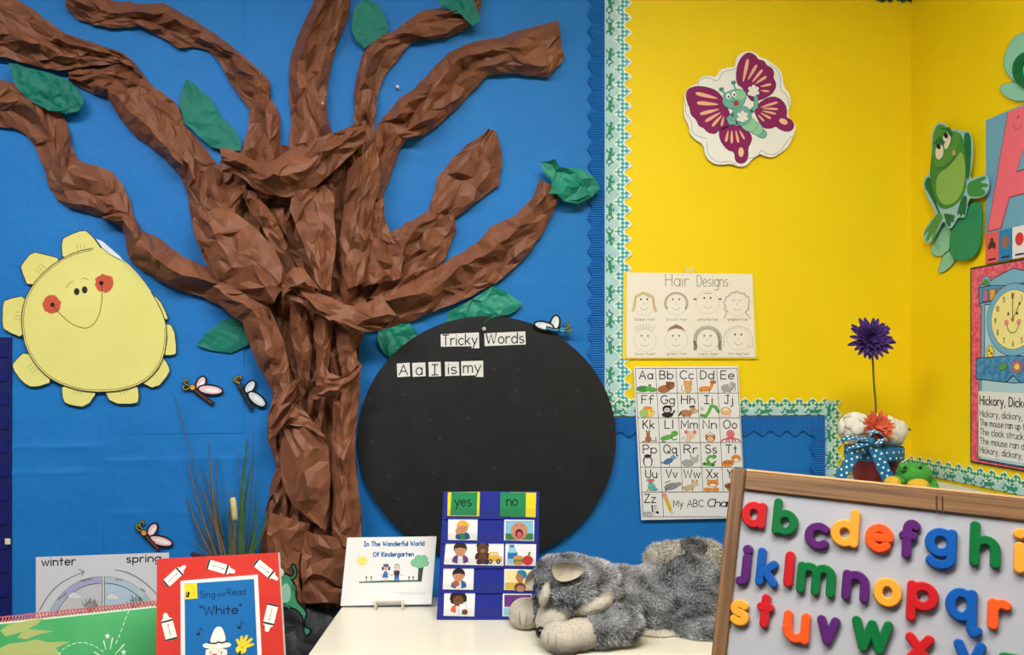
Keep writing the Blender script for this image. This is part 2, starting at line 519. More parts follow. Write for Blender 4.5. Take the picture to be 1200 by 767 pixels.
# ------------------------------------------------------------------ paper that covers the walls
def paper_sheet(plane, s0, s1, t0, t1, off, m, parent, seed, amp=.0012, cell=.04, creases=()):
    r = random.Random(seed)
    wv = [(r.uniform(3, 14), r.uniform(3, 14), r.uniform(0, 6), r.uniform(.3, 1)) for _ in range(7)]
    ns = max(2, int((s1 - s0) / cell)); nt_ = max(2, int((t1 - t0) / cell))
    vs = []; fs = []
    rows = sorted([t0 + (t1 - t0) * j / nt_ for j in range(nt_ + 1)] + [c + d for c, _, _, _ in creases for d in (-.007, 0, .007, .02)])
    nt_ = len(rows) - 1
    for j in range(nt_ + 1):
        for i in range(ns + 1):
            s = s0 + (s1 - s0) * i / ns; t = rows[j]
            h = sum(a * math.sin(x * s + y * t + p) for x, y, p, a in wv) / 4.0
            for c, hh, sa, sb in creases:
                if sa <= s <= sb: h += hh * max(0, 1 - abs(t - c) / .007) * (.6 + .4 * math.sin(40 * s)) / amp
            vs.append(plane.pt(s, t, off + amp * h))
    for j in range(nt_):
        for i in range(ns):
            k = j * (ns + 1) + i
            fs.append((k, k + 1, k + ns + 2, k + ns + 1))
    b = MB(); b.add(vs, fs, m)
    k = len(b.v)
    # turned-back edge so that the seam has depth
    for (a, c) in (((s0, t0), (s0, t1)), ((s1, t0), (s1, t1)), ((s0, t0), (s1, t0)), ((s0, t1), (s1, t1))):
        b.add([plane.pt(a[0], a[1], off), plane.pt(c[0], c[1], off), plane.pt(c[0], c[1], 0), plane.pt(a[0], a[1], 0)], [(0, 1, 2, 3)], m)
    return b.build('backing_paper', parent, smooth=True)

blue_m = paper('blue_backing_paper', (25, 120, 196), (21, 111, 186), 2.5, rough=.62, spec=.3, bump=.5, bscale=11, bdist=.012)
yel_m = paper('yellow_backing_paper', (246, 216, 6), (241, 209, 4), 2.5, rough=.6, spec=.3, bump=.25, bscale=7, bdist=.008)
def S(px, py): return BW.st(px, py)
xs286 = S(286, 300)[0]; xs122 = S(122, 600)[0]; xs705 = S(716, 300)[0]; z500 = S(60, 500)[1]; z480 = S(850, 480)[1]; xs975 = S(975, 520)[0]
paper_sheet(BW, -1.62, xs286, z500 - .02, 2.66, .0042, blue_m, wall_back, 1)
paper_sheet(BW, xs286 - .015, xs705, .5, 2.66, .0028, blue_m, wall_back, 2)
paper_sheet(BW, xs122 - .005, xs286 + .01, .32, z500, .0034, blue_m, wall_back, 3, creases=((S(200, 538)[1], .0022, -9, 9), (S(200, 600)[1], .0018, -9, 9)))
paper_sheet(BW, -1.62, xs122, .32, z500 - .005, .0046, blue_m, wall_back, 4, creases=((S(60, 523)[1], .003, -9, 9), (S(60, 554)[1], .004, -9, 9)))
paper_sheet(BW, xs705, xs975 + .01, .32, z480 + .01, .0026, blue_m, wall_back, 5)
paper_sheet(BW, xs705 + .002, XR - .002, z480 - .02, 2.66, .0034, yel_m, wall_back, 6)
paper_sheet(BW, xs975, XR - .002, .7, z480 - .02, .0030, yel_m, wall_back, 7)
paper_sheet(RW, .003, 1.6, 1.0, 2.66, .0034, yel_m, wall_right, 8)

# ------------------------------------------------------------------ borders
ging = gingham('green_gingham', (206, 232, 214), (84, 170, 140), (20, 118, 84), .0120)
ging_b = gingham('teal_gingham', (220, 240, 238), (96, 186, 196), (28, 140, 150), .0120)
pale = paper('border_pale_blue', (178, 214, 216), (160, 205, 205), 9, bump=0)
cream_e = mat((234, 236, 196))
frog_g = mat((58, 148, 112)); frog_d = mat((40, 122, 96))

def border(name, plane, p0, p1, g_sign, width, label, gm, pitch=.042, off=.0065, seed=0, frogs=True):
    """scalloped strip from p0 to p1 (plane coordinates) on its straight edge; scallops on the g_sign side"""
    p0 = np.array(p0); p1 = np.array(p1); L = np.linalg.norm(p1 - p0)
    e = (p1 - p0) / L; g = np.array((-e[1], e[0])) * g_sign
    def pt(a, c, o): q = p0 + e * a + g * c; return plane.pt(q[0], q[1], o)
    n = max(2, int(round(L / pitch))); k = 12
    amp = width * .13
    def wave(a): return math.cos(2 * PI * a / (L / n))
    A = [L * i / (n * k) for i in range(n * k + 1)]
    t = thing(name, label, 'border strip', pt(0, 0, 0), 'scalloped frog border strips')
    def strip(lo, hi, o, th, m, nm, par):
        vs = []; fs = []
        for a in A:
            vs += [pt(a, lo(a), o), pt(a, hi(a), o), pt(a, lo(a), o - th), pt(a, hi(a), o - th)]
        for i in range(len(A) - 1):
            q = i * 4
            fs += [(q, q + 4, q + 5, q + 1), (q + 1, q + 5, q + 7, q + 3), (q + 2, q + 6, q + 4, q)]
        mb = MB(); mb.add(vs, fs, m); return mb.build(nm, par)
    top = lambda a: width - amp + amp * wave(a)
    base = strip(lambda a: 0.0, top, off, .0012, cream_e, 'border_edge', t)
    strip(lambda a: width * .02, lambda a: top(a) - width * .07, off + .0003, .0003, gm, 'gingham_band', base)
    strip(lambda a: width * .02, lambda a: width * .50 + amp * wave(a) * .9, off + .0005, .0002, cream_e, 'wavy_line', base)
    strip(lambda a: width * .02, lambda a: width * .45 + amp * wave(a) * .9, off + .0007, .0002, pale, 'inner_band', base)
    if frogs:
        r = random.Random(seed); a = .03
        while a < L - .03:
            fl = r.choice((-1, 1)); s = 1.0
            mb = MB(); o = off + .0010
            c0 = width * .22
            def fp(x, y): return pt(a + x * fl * s, c0 + y * s, o)
            body = el(0, 0, .017, .0055, r.uniform(-14, 14), 10)
            mb.add([fp(*p) for p in body], [tuple(range(10))], frog_g)
            o = off + .00105
            mb.add([fp(*p) for p in el(.016, .003, .006, .005, 0, 8)], [tuple(range(8))], frog_g)
            for st in ([(-.010, 0), (-.020, .008), (-.026, -.004), (-.031, -.002)], [(-.008, -.002), (-.016, -.009), (-.024, -.010)], [(.008, 0), (.010, -.009), (.016, -.010)], [(.004, .002), (.000, .010), (.008, .011)]):
                for q in ribbon(st, .0034): mb.add([fp(*p) for p in q], [tuple(range(len(q)))], frog_d)
            mb.build('printed_frog', t)
            a += r.uniform(.068, .080)
    return t

bl = lambda x, y: BW.st(x, y)
wv_ = bl(740, 300)[0] - bl(707, 300)[0]
border('frog_border', BW, (bl(707, 0)[0], 2.62), bl(707, 487), 1, wv_, 'tall vertical frog border strip between blue and yellow paper', ging_b, seed=1)
wh_ = bl(850, 466)[1] - bl(850, 487)[1]
border('frog_border', BW, bl(709, 487), bl(966, 486), 1, wh_, 'horizontal frog border strip running behind the alphabet chart', ging, seed=2, off=.0085)
border('frog_border', BW, (bl(965, 500)[0], bl(965, 469)[1]), (bl(965, 500)[0], 1.0), 1, bl(984, 500)[0] - bl(965, 500)[0], 'short vertical frog border strip left of the flower pot', ging, seed=3, off=.0105)
border('frog_border', BW, (bl(985, 500)[0], 1.032), (XR - .01, 1.032), 1, .045, 'low frog border strip on the back wall behind the flower pot', ging, seed=5)
border('frog_border', RW, (.008, 1.033), (1.3, 1.037), 1, .052, 'frog border strip along the right wall under the nursery rhyme poster', ging, seed=4)

cor_m = paper('blue_corrugated_card', (30, 112, 186), (26, 105, 178), 8, rough=.5, bump=0)
def corrugated(plane, p0, p1, g_sign, width, label, off=.008, pitch=.0066, scal=.048):
    p0 = np.array(p0); p1 = np.array(p1); L = np.linalg.norm(p1 - p0)
    e = (p1 - p0) / L; g = np.array((-e[1], e[0])) * g_sign
    n = int(L / pitch) * 4; k = 5
    ns = max(1, round(L / scal))
    vs = []; fs = []
    for i in range(n + 1):
        a = L * i / n
        w = width * (.87 + .13 * math.cos(2 * PI * a / (L / ns)))
        h = off + .0017 * math.sin(2 * PI * i / 4.0 + .4)
        for j in range(k + 1):
            q = p0 + e * a + g * (w * j / k); vs.append(plane.pt(q[0], q[1], h))
        q = p0 + e * a + g * w; vs.append(plane.pt(q[0], q[1], .004))
    for i in range(n):
        for j in range(k + 1):
            q = i * (k + 2) + j; fs.append((q, q + 1, q + k + 3, q + k + 2))
    mb = MB(); mb.add(vs, fs, cor_m)
    o = mb.build('corrugated_border', None, plane.pt(p1[0], p1[1], 0))
    return setp(o, label, 'border strip', 'blue corrugated border strips')
corrugated(BW, (bl(708, 0)[0], 2.62), bl(708, 492), -1, bl(708, 300)[0] - bl(688, 300)[0], 'tall blue corrugated strip with wavy edge beside the tree')
corrugated(BW, bl(968, 487), bl(716, 488), 1, bl(850, 488)[1] - bl(850, 511)[1], 'horizontal blue corrugated strip behind the alphabet chart')
corrugated(BW, (bl(967, 500)[0], bl(967, 503)[1]), (bl(967, 500)[0], 1.0), -1, bl(967, 500)[0] - bl(948, 500)[0], 'short upright blue corrugated strip above the easel corner', off=.0105)

# ================================================================== the crumpled paper tree
brown = paper('brown_kraft_paper', (134, 84, 58), (118, 73, 50), 10, rough=.55, spec=.35, bump=.30, bscale=36, bdist=.006, kind='VORONOI')

def resample(P, n):
    P = np.array(P, float)
    d = np.r_[0, np.cumsum(np.linalg.norm(np.diff(P, axis=0), axis=1))]
    q = np.linspace(0, d[-1], n + 1)
    return np.c_[np.interp(q, d, P[:, 0]), np.interp(q, d, P[:, 1])], d[-1]

def midpoint(V, Fc, r, jx, jh):
    V = [tuple(v) for v in V]; cache = {}; out = []; cnt = {}
    for f in Fc:
        for a, b_ in ((f[0], f[1]), (f[1], f[2]), (f[2], f[0])):
            k = (min(a, b_), max(a, b_)); cnt[k] = cnt.get(k, 0) + 1
    def mid(a, b_):
        k = (min(a, b_), max(a, b_))
        if k not in cache:
            p, q = V[a], V[b_]
            L = math.hypot(p[0] - q[0], p[1] - q[1])
            bd = cnt[k] == 1
            V.append(((p[0] + q[0]) / 2 + r.uniform(-jx, jx) * L * (.5 if bd else 1), (p[1] + q[1]) / 2 + r.uniform(-jx, jx) * L * (.5 if bd else 1), (p[2] + q[2]) / 2 + (r.uniform(-.3, .3) if bd else r.uniform(-1, 1)) * jh * L * .0022))
            cache[k] = len(V) - 1
        return cache[k]
    for f in Fc:
        a, b_, c = f
        x, y, z = mid(a, b_), mid(b_, c), mid(c, a)
        out += [(a, x, z), (x, b_, y), (z, y, c), (x, y, z)]
    return V, out

def crumple_strip(name, parent, Lp, Rp, z0, amp, fold, seed, m=None, cell=(19, 12), jit=.0105, edge=.010, rounds=2, valley=None, power=.6, back=.007, skirt=True):
    """a length of crumpled paper between two traced edges, bulging off the wall"""
    m = m or brown
    r = random.Random(seed)
    _, la = resample(Lp, 2); _, lb = resample(Rp, 2)
    ns = max(4, int(max(la, lb) / cell[0]))
    A, _ = resample(Lp, ns); B, _ = resample(Rp, ns)
    wmax = max(np.linalg.norm(A - B, axis=1)); nt_ = max(3, int(wmax / cell[1]))
    rs = np.random.RandomState(seed)
    dsl = 1 if seed % 2 else -1
    KF = max(2, int(nt_ * .6) + 1)
    fn = rs.uniform(-1, 1, (ns // 4 + 3, KF + 3)) * .6 + .55 * np.where(np.arange(KF + 3) % 2, 1, -1)[None, :]         # long folds that run with the branch
    V = []
    for i in range(ns + 1):
        w = np.linalg.norm(A[i] - B[i])
        drift = .5 * math.sin(i * .35 + seed) / nt_
        for j in range(nt_ + 1):
            t = j / nt_
            inner = 0 < j < nt_
            if inner: t += r.uniform(-.33, .33) / nt_ + drift * math.sin(PI * t)
            t = min(max(t, 0), 1)
            p = A[i] * (1 - t) + B[i] * t
            if inner and 0 < i < ns:
                d = (A[min(i + 1, ns)] - A[max(i - 1, 0)]); d = d / (np.linalg.norm(d) + 1e-9)
                p = p + d * r.uniform(-.38, .38) * cell[0]
            else:
                p = p + np.array((r.uniform(-1.3, 1.3), r.uniform(-1.3, 1.3)))
            bul = (max(math.sin(PI * t), 0)) ** power
            fi = i / 4.0; fj = t * KF
            i0 = int(fi); j0 = int(fj); u = fi - i0; v = fj - j0
            fo = (fn[i0, j0] * (1 - u) * (1 - v) + fn[i0 + 1, j0] * u * (1 - v) + fn[i0, j0 + 1] * (1 - u) * v + fn[i0 + 1, j0 + 1] * u * v)
            sc = min(1.0, w / wmax + .25)
            if inner:
                ph = i * cell[0] / 58.0 + t * wmax / 46.0 * dsl + seed * .37
                tri_ = abs(2 * (ph - math.floor(ph)) - 1) * 2 - 1
                h = z0 + sc * (amp * bul + (2.0 * fold * fo + .008 * tri_) * min(1, bul + .1)) + r.uniform(-jit, jit)
            else:
                h = z0 + r.uniform(0, edge)
            if valley:
                for (x0, y0, x1, y1, rad, dep) in valley:
                    dx, dy = x1 - x0, y1 - y0
                    q = max(0, min(1, ((p[0] - x0) * dx + (p[1] - y0) * dy) / (dx * dx + dy * dy + 1e-9)))
                    dd = math.hypot(p[0] - x0 - q * dx, p[1] - y0 - q * dy)
                    if dd < rad: h -= dep * (1 - dd / rad)
            V.append((p[0], p[1], max(h, back + .002)))
    Fc = []
    for i in range(ns):
        for j in range(nt_):
            a = i * (nt_ + 1) + j; c = a + nt_ + 1
            if r.random() < .5: Fc += [(a, c, a + 1), (a + 1, c, c + 1)]
            else: Fc += [(a, c, c + 1), (a, c + 1, a + 1)]
    V, Fc = midpoint(V, Fc, r, .12, .17)
    if rounds > 1: V, Fc = midpoint(V, Fc, r, .05, .04)
    cnt = {}
    for f in Fc:
        for a, c in ((f[0], f[1]), (f[1], f[2]), (f[2], f[0])):
            k = (min(a, c), max(a, c)); cnt.setdefault(k, []).append((a, c))
    W = [BW.at(v[0], v[1], max(v[2], back + .001)) for v in V]
    faces = [tuple(f) for f in Fc]
    dup = {}
    for k, e in cnt.items():
        if len(e) == 1 and skirt:
            a, c = e[0]
            for q in (a, c):
                if q not in dup:
                    dup[q] = len(W); W.append(BW.at(V[q][0], V[q][1], back))
            faces.append((c, a, dup[a], dup[c]))
    mb = MB(); mb.add(W, faces, m)
    return mb.build(name, parent)

tree = thing('paper_tree', 'large crumpled brown paper tree with spreading branches on blue wall', 'paper tree', BW.at(365, 720, 0))
# trunk, one sheet from the crown to the ground, then folded panels over it
crumple_strip('trunk', tree,
    [(262, 178), (250, 215), (226, 250), (226, 272), (240, 308), (264, 340), (288, 378), (300, 420), (321, 462), (313, 488), (314, 516), (325, 542), (318, 566), (311, 600), (306, 640), (307, 680), (310, 700), (314, 712)],
    [(424, 160), (440, 190), (446, 245), (455, 285), (462, 325), (448, 362), (424, 392), (418, 415), (425, 426), (422, 470), (416, 495), (415, 530), (420, 570), (424, 612), (421, 640), (416, 672), (410, 696), (405, 712)],
    .012, .034, .026, 11, cell=(18, 9), jit=.009,
    valley=[(330, 290, 352, 312, 22, .09), (397, 215, 394, 340, 10, .085), (424, 335, 432, 350, 12, .07), (335, 375, 345, 420, 16, .05), (393, 385, 365, 440, 12, .05), (388, 470, 388, 565, 7, .05), (288, 250, 330, 300, 8, .04)])
# folded panels that stand off the trunk with open edges
PAN = [
 ([(225, 256), (228, 276), (243, 300), (256, 325), (272, 338), (300, 352), (318, 358)], [(252, 244), (280, 250), (302, 268), (318, 285), (330, 310), (338, 322), (332, 338)], .062, .035, .012, 12, (24, 15), .007),
 ([(278, 216), (292, 245), (310, 272), (328, 304)], [(298, 224), (318, 250), (330, 270), (338, 288)], .052, .022, .010, 35, (14, 9), .007),
 ([(240, 342), (262, 362), (282, 374), (290, 400), (304, 430), (322, 462)], [(262, 330), (290, 336), (316, 360), (330, 392), (338, 425), (340, 458)], .045, .034, .016, 13, (20, 11), .007),
 ([(408, 200), (403, 235), (399, 270), (400, 305), (404, 340)], [(440, 165), (446, 205), (438, 245), (434, 285), (428, 330)], .062, .035, .016, 14, (22, 12), .008),
 ([(436, 240), (432, 275), (428, 305), (424, 335)], [(448, 232), (456, 275), (474, 300), (468, 326)], .050, .030, .018, 36, (13, 10), .009),
 ([(340, 226), (338, 250), (352, 276), (364, 305), (372, 336)], [(391, 214), (392, 240), (393, 275), (391, 310), (388, 342)], .065, .026, .014, 15, (20, 12), .008),
 ([(338, 352), (340, 385), (346, 415), (352, 446)], [(360, 352), (364, 385), (366, 415), (364, 446)], .045, .030, .012, 37, (18, 8), .006),
 ([(366, 356), (368, 390), (372, 420), (366, 448)], [(388, 364), (390, 392), (388, 415), (380, 440)], .050, .030, .012, 38, (18, 8), .006),
 ([(392, 380), (396, 405), (398, 425), (402, 440)], [(424, 384), (417, 408), (418, 420), (425, 430)], .045, .026, .012, 39, (14, 9), .006),
 ([(330, 496), (326, 520), (331, 555), (334, 585), (356, 606), (374, 616)], [(368, 502), (385, 512), (387, 545), (386, 575), (386, 600), (382, 622)], .072, .022, .008, 16, (30, 18), .006),
 ([(390, 470), (389, 510), (388, 560), (392, 600), (388, 640)], [(422, 440), (417, 490), (416, 540), (421, 590), (425, 640)], .060, .028, .012, 17, (26, 14), .007),
 ([(366, 468), (380, 465), (395, 460), (412, 448), (420, 440)], [(377, 424), (388, 440), (398, 442), (410, 436), (424, 424)], .088, .020, .008, 18, (14, 11), .007),
 ([(312, 522), (322, 510), (342, 494), (352, 502), (370, 502)], [(318, 490), (330, 474), (345, 468), (358, 482), (385, 515)], .086, .016, .008, 19, (14, 10), .007),
 ([(322, 462), (316, 480), (313, 496), (320, 520)], [(352, 440), (350, 452), (346, 466), (336, 490)], .055, .024, .012, 40, (13, 9), .008),
 ([(316, 600), (312, 635), (312, 665), (318, 704)], [(360, 612), (352, 640), (350, 670), (352, 706)], .058, .022, .008, 41, (30, 16), .006),
 ([(356, 622), (352, 650), (354, 680), (354, 706)], [(420, 636), (418, 655), (412, 680), (405, 706)], .060, .022, .010, 42, (28, 18), .007),
]
for Lp, Rp, z0, am, fo, sd, ce, ji in PAN:
    crumple_strip('trunk_panel', tree, Lp, Rp, z0, am, fo, sd, cell=ce, jit=ji, edge=.016, skirt=False)
BR = [
 # left edge, right edge (from the tip towards the trunk), base, bulge, fold, seed
 ([(-24, -22), (20, 0), (50, 20), (75, 40), (107, 50), (135, 57), (158, 72), (168, 92)], [(-24, 62), (0, 66), (34, 75), (62, 84), (95, 80), (120, 76), (145, 73), (160, 86)], .022, .036, .014, 21),
 ([(80, 84), (110, 78), (145, 70), (165, 80), (172, 97), (206, 118), (214, 143), (236, 168), (260, 196), (277, 232), (282, 262)], [(80, 94), (100, 106), (128, 115), (138, 138), (160, 160), (196, 187), (216, 214), (222, 240), (226, 262), (236, 270), (250, 280)], .010, .042, .016, 22),
 ([(-20, 92), (15, 96), (45, 112), (72, 132), (81, 150), (83, 170), (92, 188), (128, 198), (149, 220), (155, 254)], [(-20, 150), (20, 149), (36, 160), (43, 180), (53, 196), (58, 222), (72, 240), (100, 249), (124, 255), (150, 256)], .010, .034, .016, 23),
 ([(118, 252), (132, 246), (156, 250), (160, 265), (186, 280), (204, 294), (226, 308), (248, 312), (282, 332), (318, 362)], [(126, 258), (142, 266), (149, 284), (150, 300), (158, 310), (176, 324), (200, 337), (232, 346), (262, 360), (300, 392)], .012, .036, .018, 24),
 ([(74, -8), (105, -8), (132, 2), (165, 3), (196, 5), (216, 16), (246, 36), (268, 52), (292, 70), (310, 86), (316, 97), (314, 112), (326, 130), (330, 146), (326, 162), (331, 180), (328, 232)], [(80, 12), (92, 24), (112, 31), (140, 32), (165, 31), (192, 46), (214, 58), (238, 54), (254, 66), (264, 86), (275, 106), (292, 122), (294, 136), (288, 158), (282, 178), (280, 196), (286, 232)], .012, .032, .015, 25),
 ([(372, -10), (358, 20), (344, 50), (340, 82), (338, 118), (342, 142), (339, 168), (336, 196)], [(411, -10), (410, 20), (396, 50), (386, 88), (382, 128), (386, 150), (398, 172), (404, 190)], .012, .034, .018, 26),
 ([(546, -10), (535, 5), (515, 8), (496, 12), (465, 35), (438, 46), (424, 62), (418, 82), (415, 104), (415, 132), (416, 160), (408, 196)], [(568, -10), (564, 12), (552, 32), (535, 42), (506, 46), (475, 48), (472, 64), (452, 86), (443, 112), (440, 142), (439, 166), (430, 200)], .012, .030, .015, 27),
 ([(655, 24), (612, 35), (584, 43), (566, 46), (545, 50), (527, 62), (508, 78), (490, 100), (466, 116), (450, 136), (440, 152), (426, 180), (416, 212), (410, 252), (404, 292)], [(661, 66), (645, 92), (628, 90), (596, 86), (572, 88), (556, 105), (532, 130), (516, 146), (501, 158), (480, 160), (468, 176), (456, 210), (446, 244), (447, 264), (450, 292)], .012, .038, .018, 28),
 ([(572, 151), (552, 168), (530, 186), (516, 201), (508, 224), (502, 246)], [(581, 154), (586, 172), (588, 190), (587, 213), (562, 234), (532, 256)], .012, .026, .010, 29),
 ([(502, 246), (476, 262), (452, 272), (446, 300), (434, 334), (426, 350)], [(532, 254), (538, 264), (532, 276), (525, 300), (505, 318), (470, 344)], .014, .034, .022, 30),
 ([(634, 211), (620, 236), (604, 251), (576, 266), (556, 286), (540, 296), (516, 312), (500, 318), (474, 328), (442, 342), (420, 358)], [(656, 220), (654, 238), (640, 266), (620, 300), (600, 318), (570, 338), (530, 356), (492, 372), (452, 382), (430, 388), (410, 386)], .014, .044, .018, 31),
 ([(448, 345), (430, 356), (412, 360), (392, 350), (365, 338), (345, 335), (330, 334)], [(470, 378), (440, 388), (420, 388), (400, 384), (372, 368), (350, 354), (330, 346)], .100, .030, .010, 32),
 ([(258, 172), (272, 176), (292, 186), (312, 196), (332, 180), (346, 175), (372, 162), (402, 150), (424, 145)], [(260, 202), (268, 206), (282, 206), (298, 222), (326, 232), (350, 228), (376, 214), (400, 192), (432, 164)], .075, .036, .018, 33),
 ([(330, 348), (336, 322), (346, 312), (356, 314)], [(338, 338), (352, 336), (368, 336), (376, 338)], .115, .02, .008, 34),
]
for Lp, Rp, z0, am, fo, sd in BR:
    crumple_strip('branch', tree, Lp, Rp, z0, am, fo, sd, skirt=z0 < .04, edge=.010 if z0 < .04 else .018)

# ------------------------------------------------------------------ green paper leaves
def crumple_poly(name, plane, poly, off, amp, spacing, m, seed, parent=None, back=None, dome=0.0):
    r = random.Random(seed)
    xs = [p[0] for p in poly]; ys = [p[1] for p in poly]
    pts = list(poly); k = len(poly)
    def inside(x, y):
        c = False
        for i in range(k):
            x0, y0 = poly[i]; x1, y1 = poly[i - 1]
            if (y0 > y) != (y1 > y) and x < (x1 - x0) * (y - y0) / (y1 - y0) + x0: c = not c
        return c
    def edge_d(x, y):
        best = 1e9
        for i in range(k):
            x0, y0 = poly[i]; x1, y1 = poly[i - 1]; dx, dy = x1 - x0, y1 - y0
            q = max(0, min(1, ((x - x0) * dx + (y - y0) * dy) / (dx * dx + dy * dy + 1e-9)))
            best = min(best, math.hypot(x - x0 - q * dx, y - y0 - q * dy))
        return best
    n = 0
    while n < 4000:
        n += 1
        x, y = r.uniform(min(xs), max(xs)), r.uniform(min(ys), max(ys))
        if inside(x, y) and edge_d(x, y) > spacing * .45 and all(math.hypot(x - a, y - c) > spacing * .8 for a, c in pts[k:]):
            pts.append((x, y))
    R = delaunay_2d_cdt([Vector(p) for p in pts], [], [list(range(k))], 1, 1e-5)
    V = R[0]; Fc = [f for f in R[2] if len(f) == 3]
    dm = max([edge_d(v.x, v.y) for v in V] + [1])
    VV = [(v.x, v.y, off + r.uniform(0, amp) + dome * math.sqrt(min(1, edge_d(v.x, v.y) / dm))) for v in V]
    VV, Fc = midpoint(VV, Fc, r, .06, .05 if amp < .01 else .12)
    mb = MB()
    W = [plane.at(*v) for v in VV]
    faces = []
    for f in Fc:
        a, b_, c = (W[i] for i in f)
        faces.append(tuple(f) if (b_ - a).cross(c - a).dot(plane.n) > 0 else tuple(reversed(f)))
    mb.add(W, faces, m)
    if back is not None:
        cnt = {}
        for f in faces:
            for a, c in ((f[0], f[1]), (f[1], f[2]), (f[2], f[0])): cnt.setdefault((min(a, c), max(a, c)), []).append((a, c))
        for e in cnt.values():
            if len(e) == 1:
                a, c = e[0]
                mb.add([W[c], W[a], plane.at(VV[a][0], VV[a][1], back), plane.at(VV[c][0], VV[c][1], back)], [(0, 1, 2, 3)], m)
    if parent is not None: return mb.build(name, parent)
    return mb.build(name, None, plane.at(sum(xs) / k, max(ys), 0))

leaf_m = paper('green_craft_paper', (22, 122, 104), (18, 110, 95), 14, rough=.6, spec=.3, bump=.25, bscale=60, bdist=.004, kind='VORONOI')
leaf_t = paper('teal_tissue_paper', (26, 142, 116), (22, 124, 102), 18, rough=.5, spec=.4, bump=.3, bscale=70, bdist=.004, kind='VORONOI')
k3 = 400 / 1198.0
LEAVES = [
 ([(30, 220), (60, 225), (130, 245), (180, 258), (240, 280), (290, 335), (293, 365), (275, 390), (230, 400), (170, 388), (100, 350), (60, 310), (40, 260)], 0, 0, leaf_m, .010, 'green paper leaf hanging below the upper left branch', .034),
 ([(630, 370), (640, 310), (655, 275), (690, 300), (740, 345), (765, 390), (775, 410), (820, 450), (847, 500), (845, 528), (780, 525), (740, 515), (700, 480), (645, 430)], 0, 0, leaf_m, .008, 'green paper leaf pair between the two upper left branches', .020),
 ([(335, 90), (345, 30), (370, 5), (395, -5), (430, 20), (455, 60), (465, 105), (440, 135), (380, 170), (350, 140), (338, 110)], 300, 0, leaf_m, .007, 'oval green paper leaf at the top centre between branches', .018),
 ([(638, 0), (700, -16), (760, -14), (772, 20), (790, 70), (760, 90), (735, 70), (720, 50), (690, 45), (660, 30)], 300, 0, leaf_m, .012, 'dark green paper leaf on the topmost branch tip', .050),
 ([(995, 570), (1050, 558), (1065, 585), (1090, 590), (1140, 590), (1190, 625), (1208, 660), (1180, 690), (1130, 715), (1080, 705), (1055, 680), (1020, 680), (1040, 640), (1010, 600)], 300, 0, leaf_t, .022, 'crumpled teal paper leaf on the right branch tip', .035),
 ([(690, 490), (720, 450), (780, 405), (830, 390), (855, 420), (872, 490), (810, 520), (740, 510)], 0, 240, leaf_m, .006, 'green paper leaf below the left branch near the trunk', .010),
 ([(665, 525), (680, 490), (760, 450), (830, 405), (880, 425), (935, 465), (915, 490), (885, 505), (790, 540), (720, 560)], 300, 200, leaf_t, .014, 'wrinkled green paper leaf just above the black round board', .009),
 ([(425, 590), (430, 560), (470, 535), (540, 535), (575, 580), (540, 620), (470, 655), (445, 635)], 300, 200, leaf_t, .010, 'small green paper leaf left of the black round board', .009),
]
for i, (P, ox, oy, m, am, lb, off) in enumerate(LEAVES):
    o = crumple_poly('paper_leaf', BW, T(P, ox, oy, k3), off, am, 13 if am < .01 else 9, m, 50 + i)
    setp(o, lb, 'paper leaf', 'green paper leaves on the tree')

# ================================================================== flat things on the walls
BLACK = (24, 24, 26); INK = (40, 40, 44); WHITE = (236, 236, 232)

# ------------------------------------------------------------------ yellow paper sun
ks = 220 / 734.0
def Z(P): return T(P, 0, 260, ks)
sun_m = paper('yellow_craft_paper', (228, 222, 134), (222, 214, 122), 5, rough=.6, bump=.3, bscale=12, bdist=.006)
sun = thing('paper_sun', 'round yellow paper sun with smiling face and red cheeks', 'paper sun', BW.at(111, 470, 0))
disc = smooth([(385, 98), (300, 115), (220, 155), (150, 215), (105, 280), (85, 350), (85, 420), (100, 490), (140, 560), (190, 610), (250, 640), (320, 660), (400, 665), (480, 658), (560, 630), (610, 585), (640, 530), (652, 460), (650, 400), (625, 330), (580, 255), (520, 180), (470, 140), (430, 110)], 1)
RAYS = [
 [(243, 150), (240, 70), (260, 55), (330, 28), (355, 50), (372, 68), (400, 110), (300, 130)],
 [(112, 262), (80, 180), (85, 165), (125, 115), (170, 125), (245, 145), (190, 195)],
 [(95, 456), (20, 425), (8, 405), (10, 315), (25, 302), (105, 285), (100, 370)],
 [(215, 622), (130, 650), (85, 625), (48, 570), (50, 550), (102, 500), (150, 560)],
 [(240, 630), (245, 700), (270, 715), (340, 725), (385, 655), (310, 645)],
 [(405, 655), (435, 710), (530, 712), (545, 695), (538, 630), (480, 645)],
 [(545, 625), (610, 655), (665, 590), (660, 560), (632, 520), (600, 575)],
 [(640, 395), (680, 405), (692, 510), (680, 520), (635, 522), (640, 450)],
 [(585, 285), (620, 295), (660, 375), (648, 385), (620, 345)]]
for P in RAYS:
    P = smooth(P, 1)
    o = sheet('ray', BW, Z(P), .012, .0015, sun_m, sun)
    a = Art(BW, .0121); a.l(Z(P), .9, INK, True)
    cx = sum(p[0] for p in P) / len(P); cy = sum(p[1] for p in P) / len(P)
    dx, dy = 370 - cx, 385 - cy; L = math.hypot(dx, dy); dx /= L; dy /= L
    for q in (-14, 0, 13):
        a.l(Z([(cx - dy * q + dx * 5, cy + dx * q + dy * 5), (cx - dy * q * 1.1 + dx * 34, cy + dx * q * 1.1 + dy * 34)]), .35, (96, 96, 60))
    a.build('pencil_line', o)
face = sheet('disc', BW, Z(disc), .015, .002, sun_m, sun)
a = Art(BW, .0151)
a.l(Z(disc[:22] + disc[22:40]), 1.0, INK); a.l(Z([(370 + (x - 370) * .975, 385 + (y - 385) * .975) for x, y in disc[:36]]), .6, (70, 70, 50))
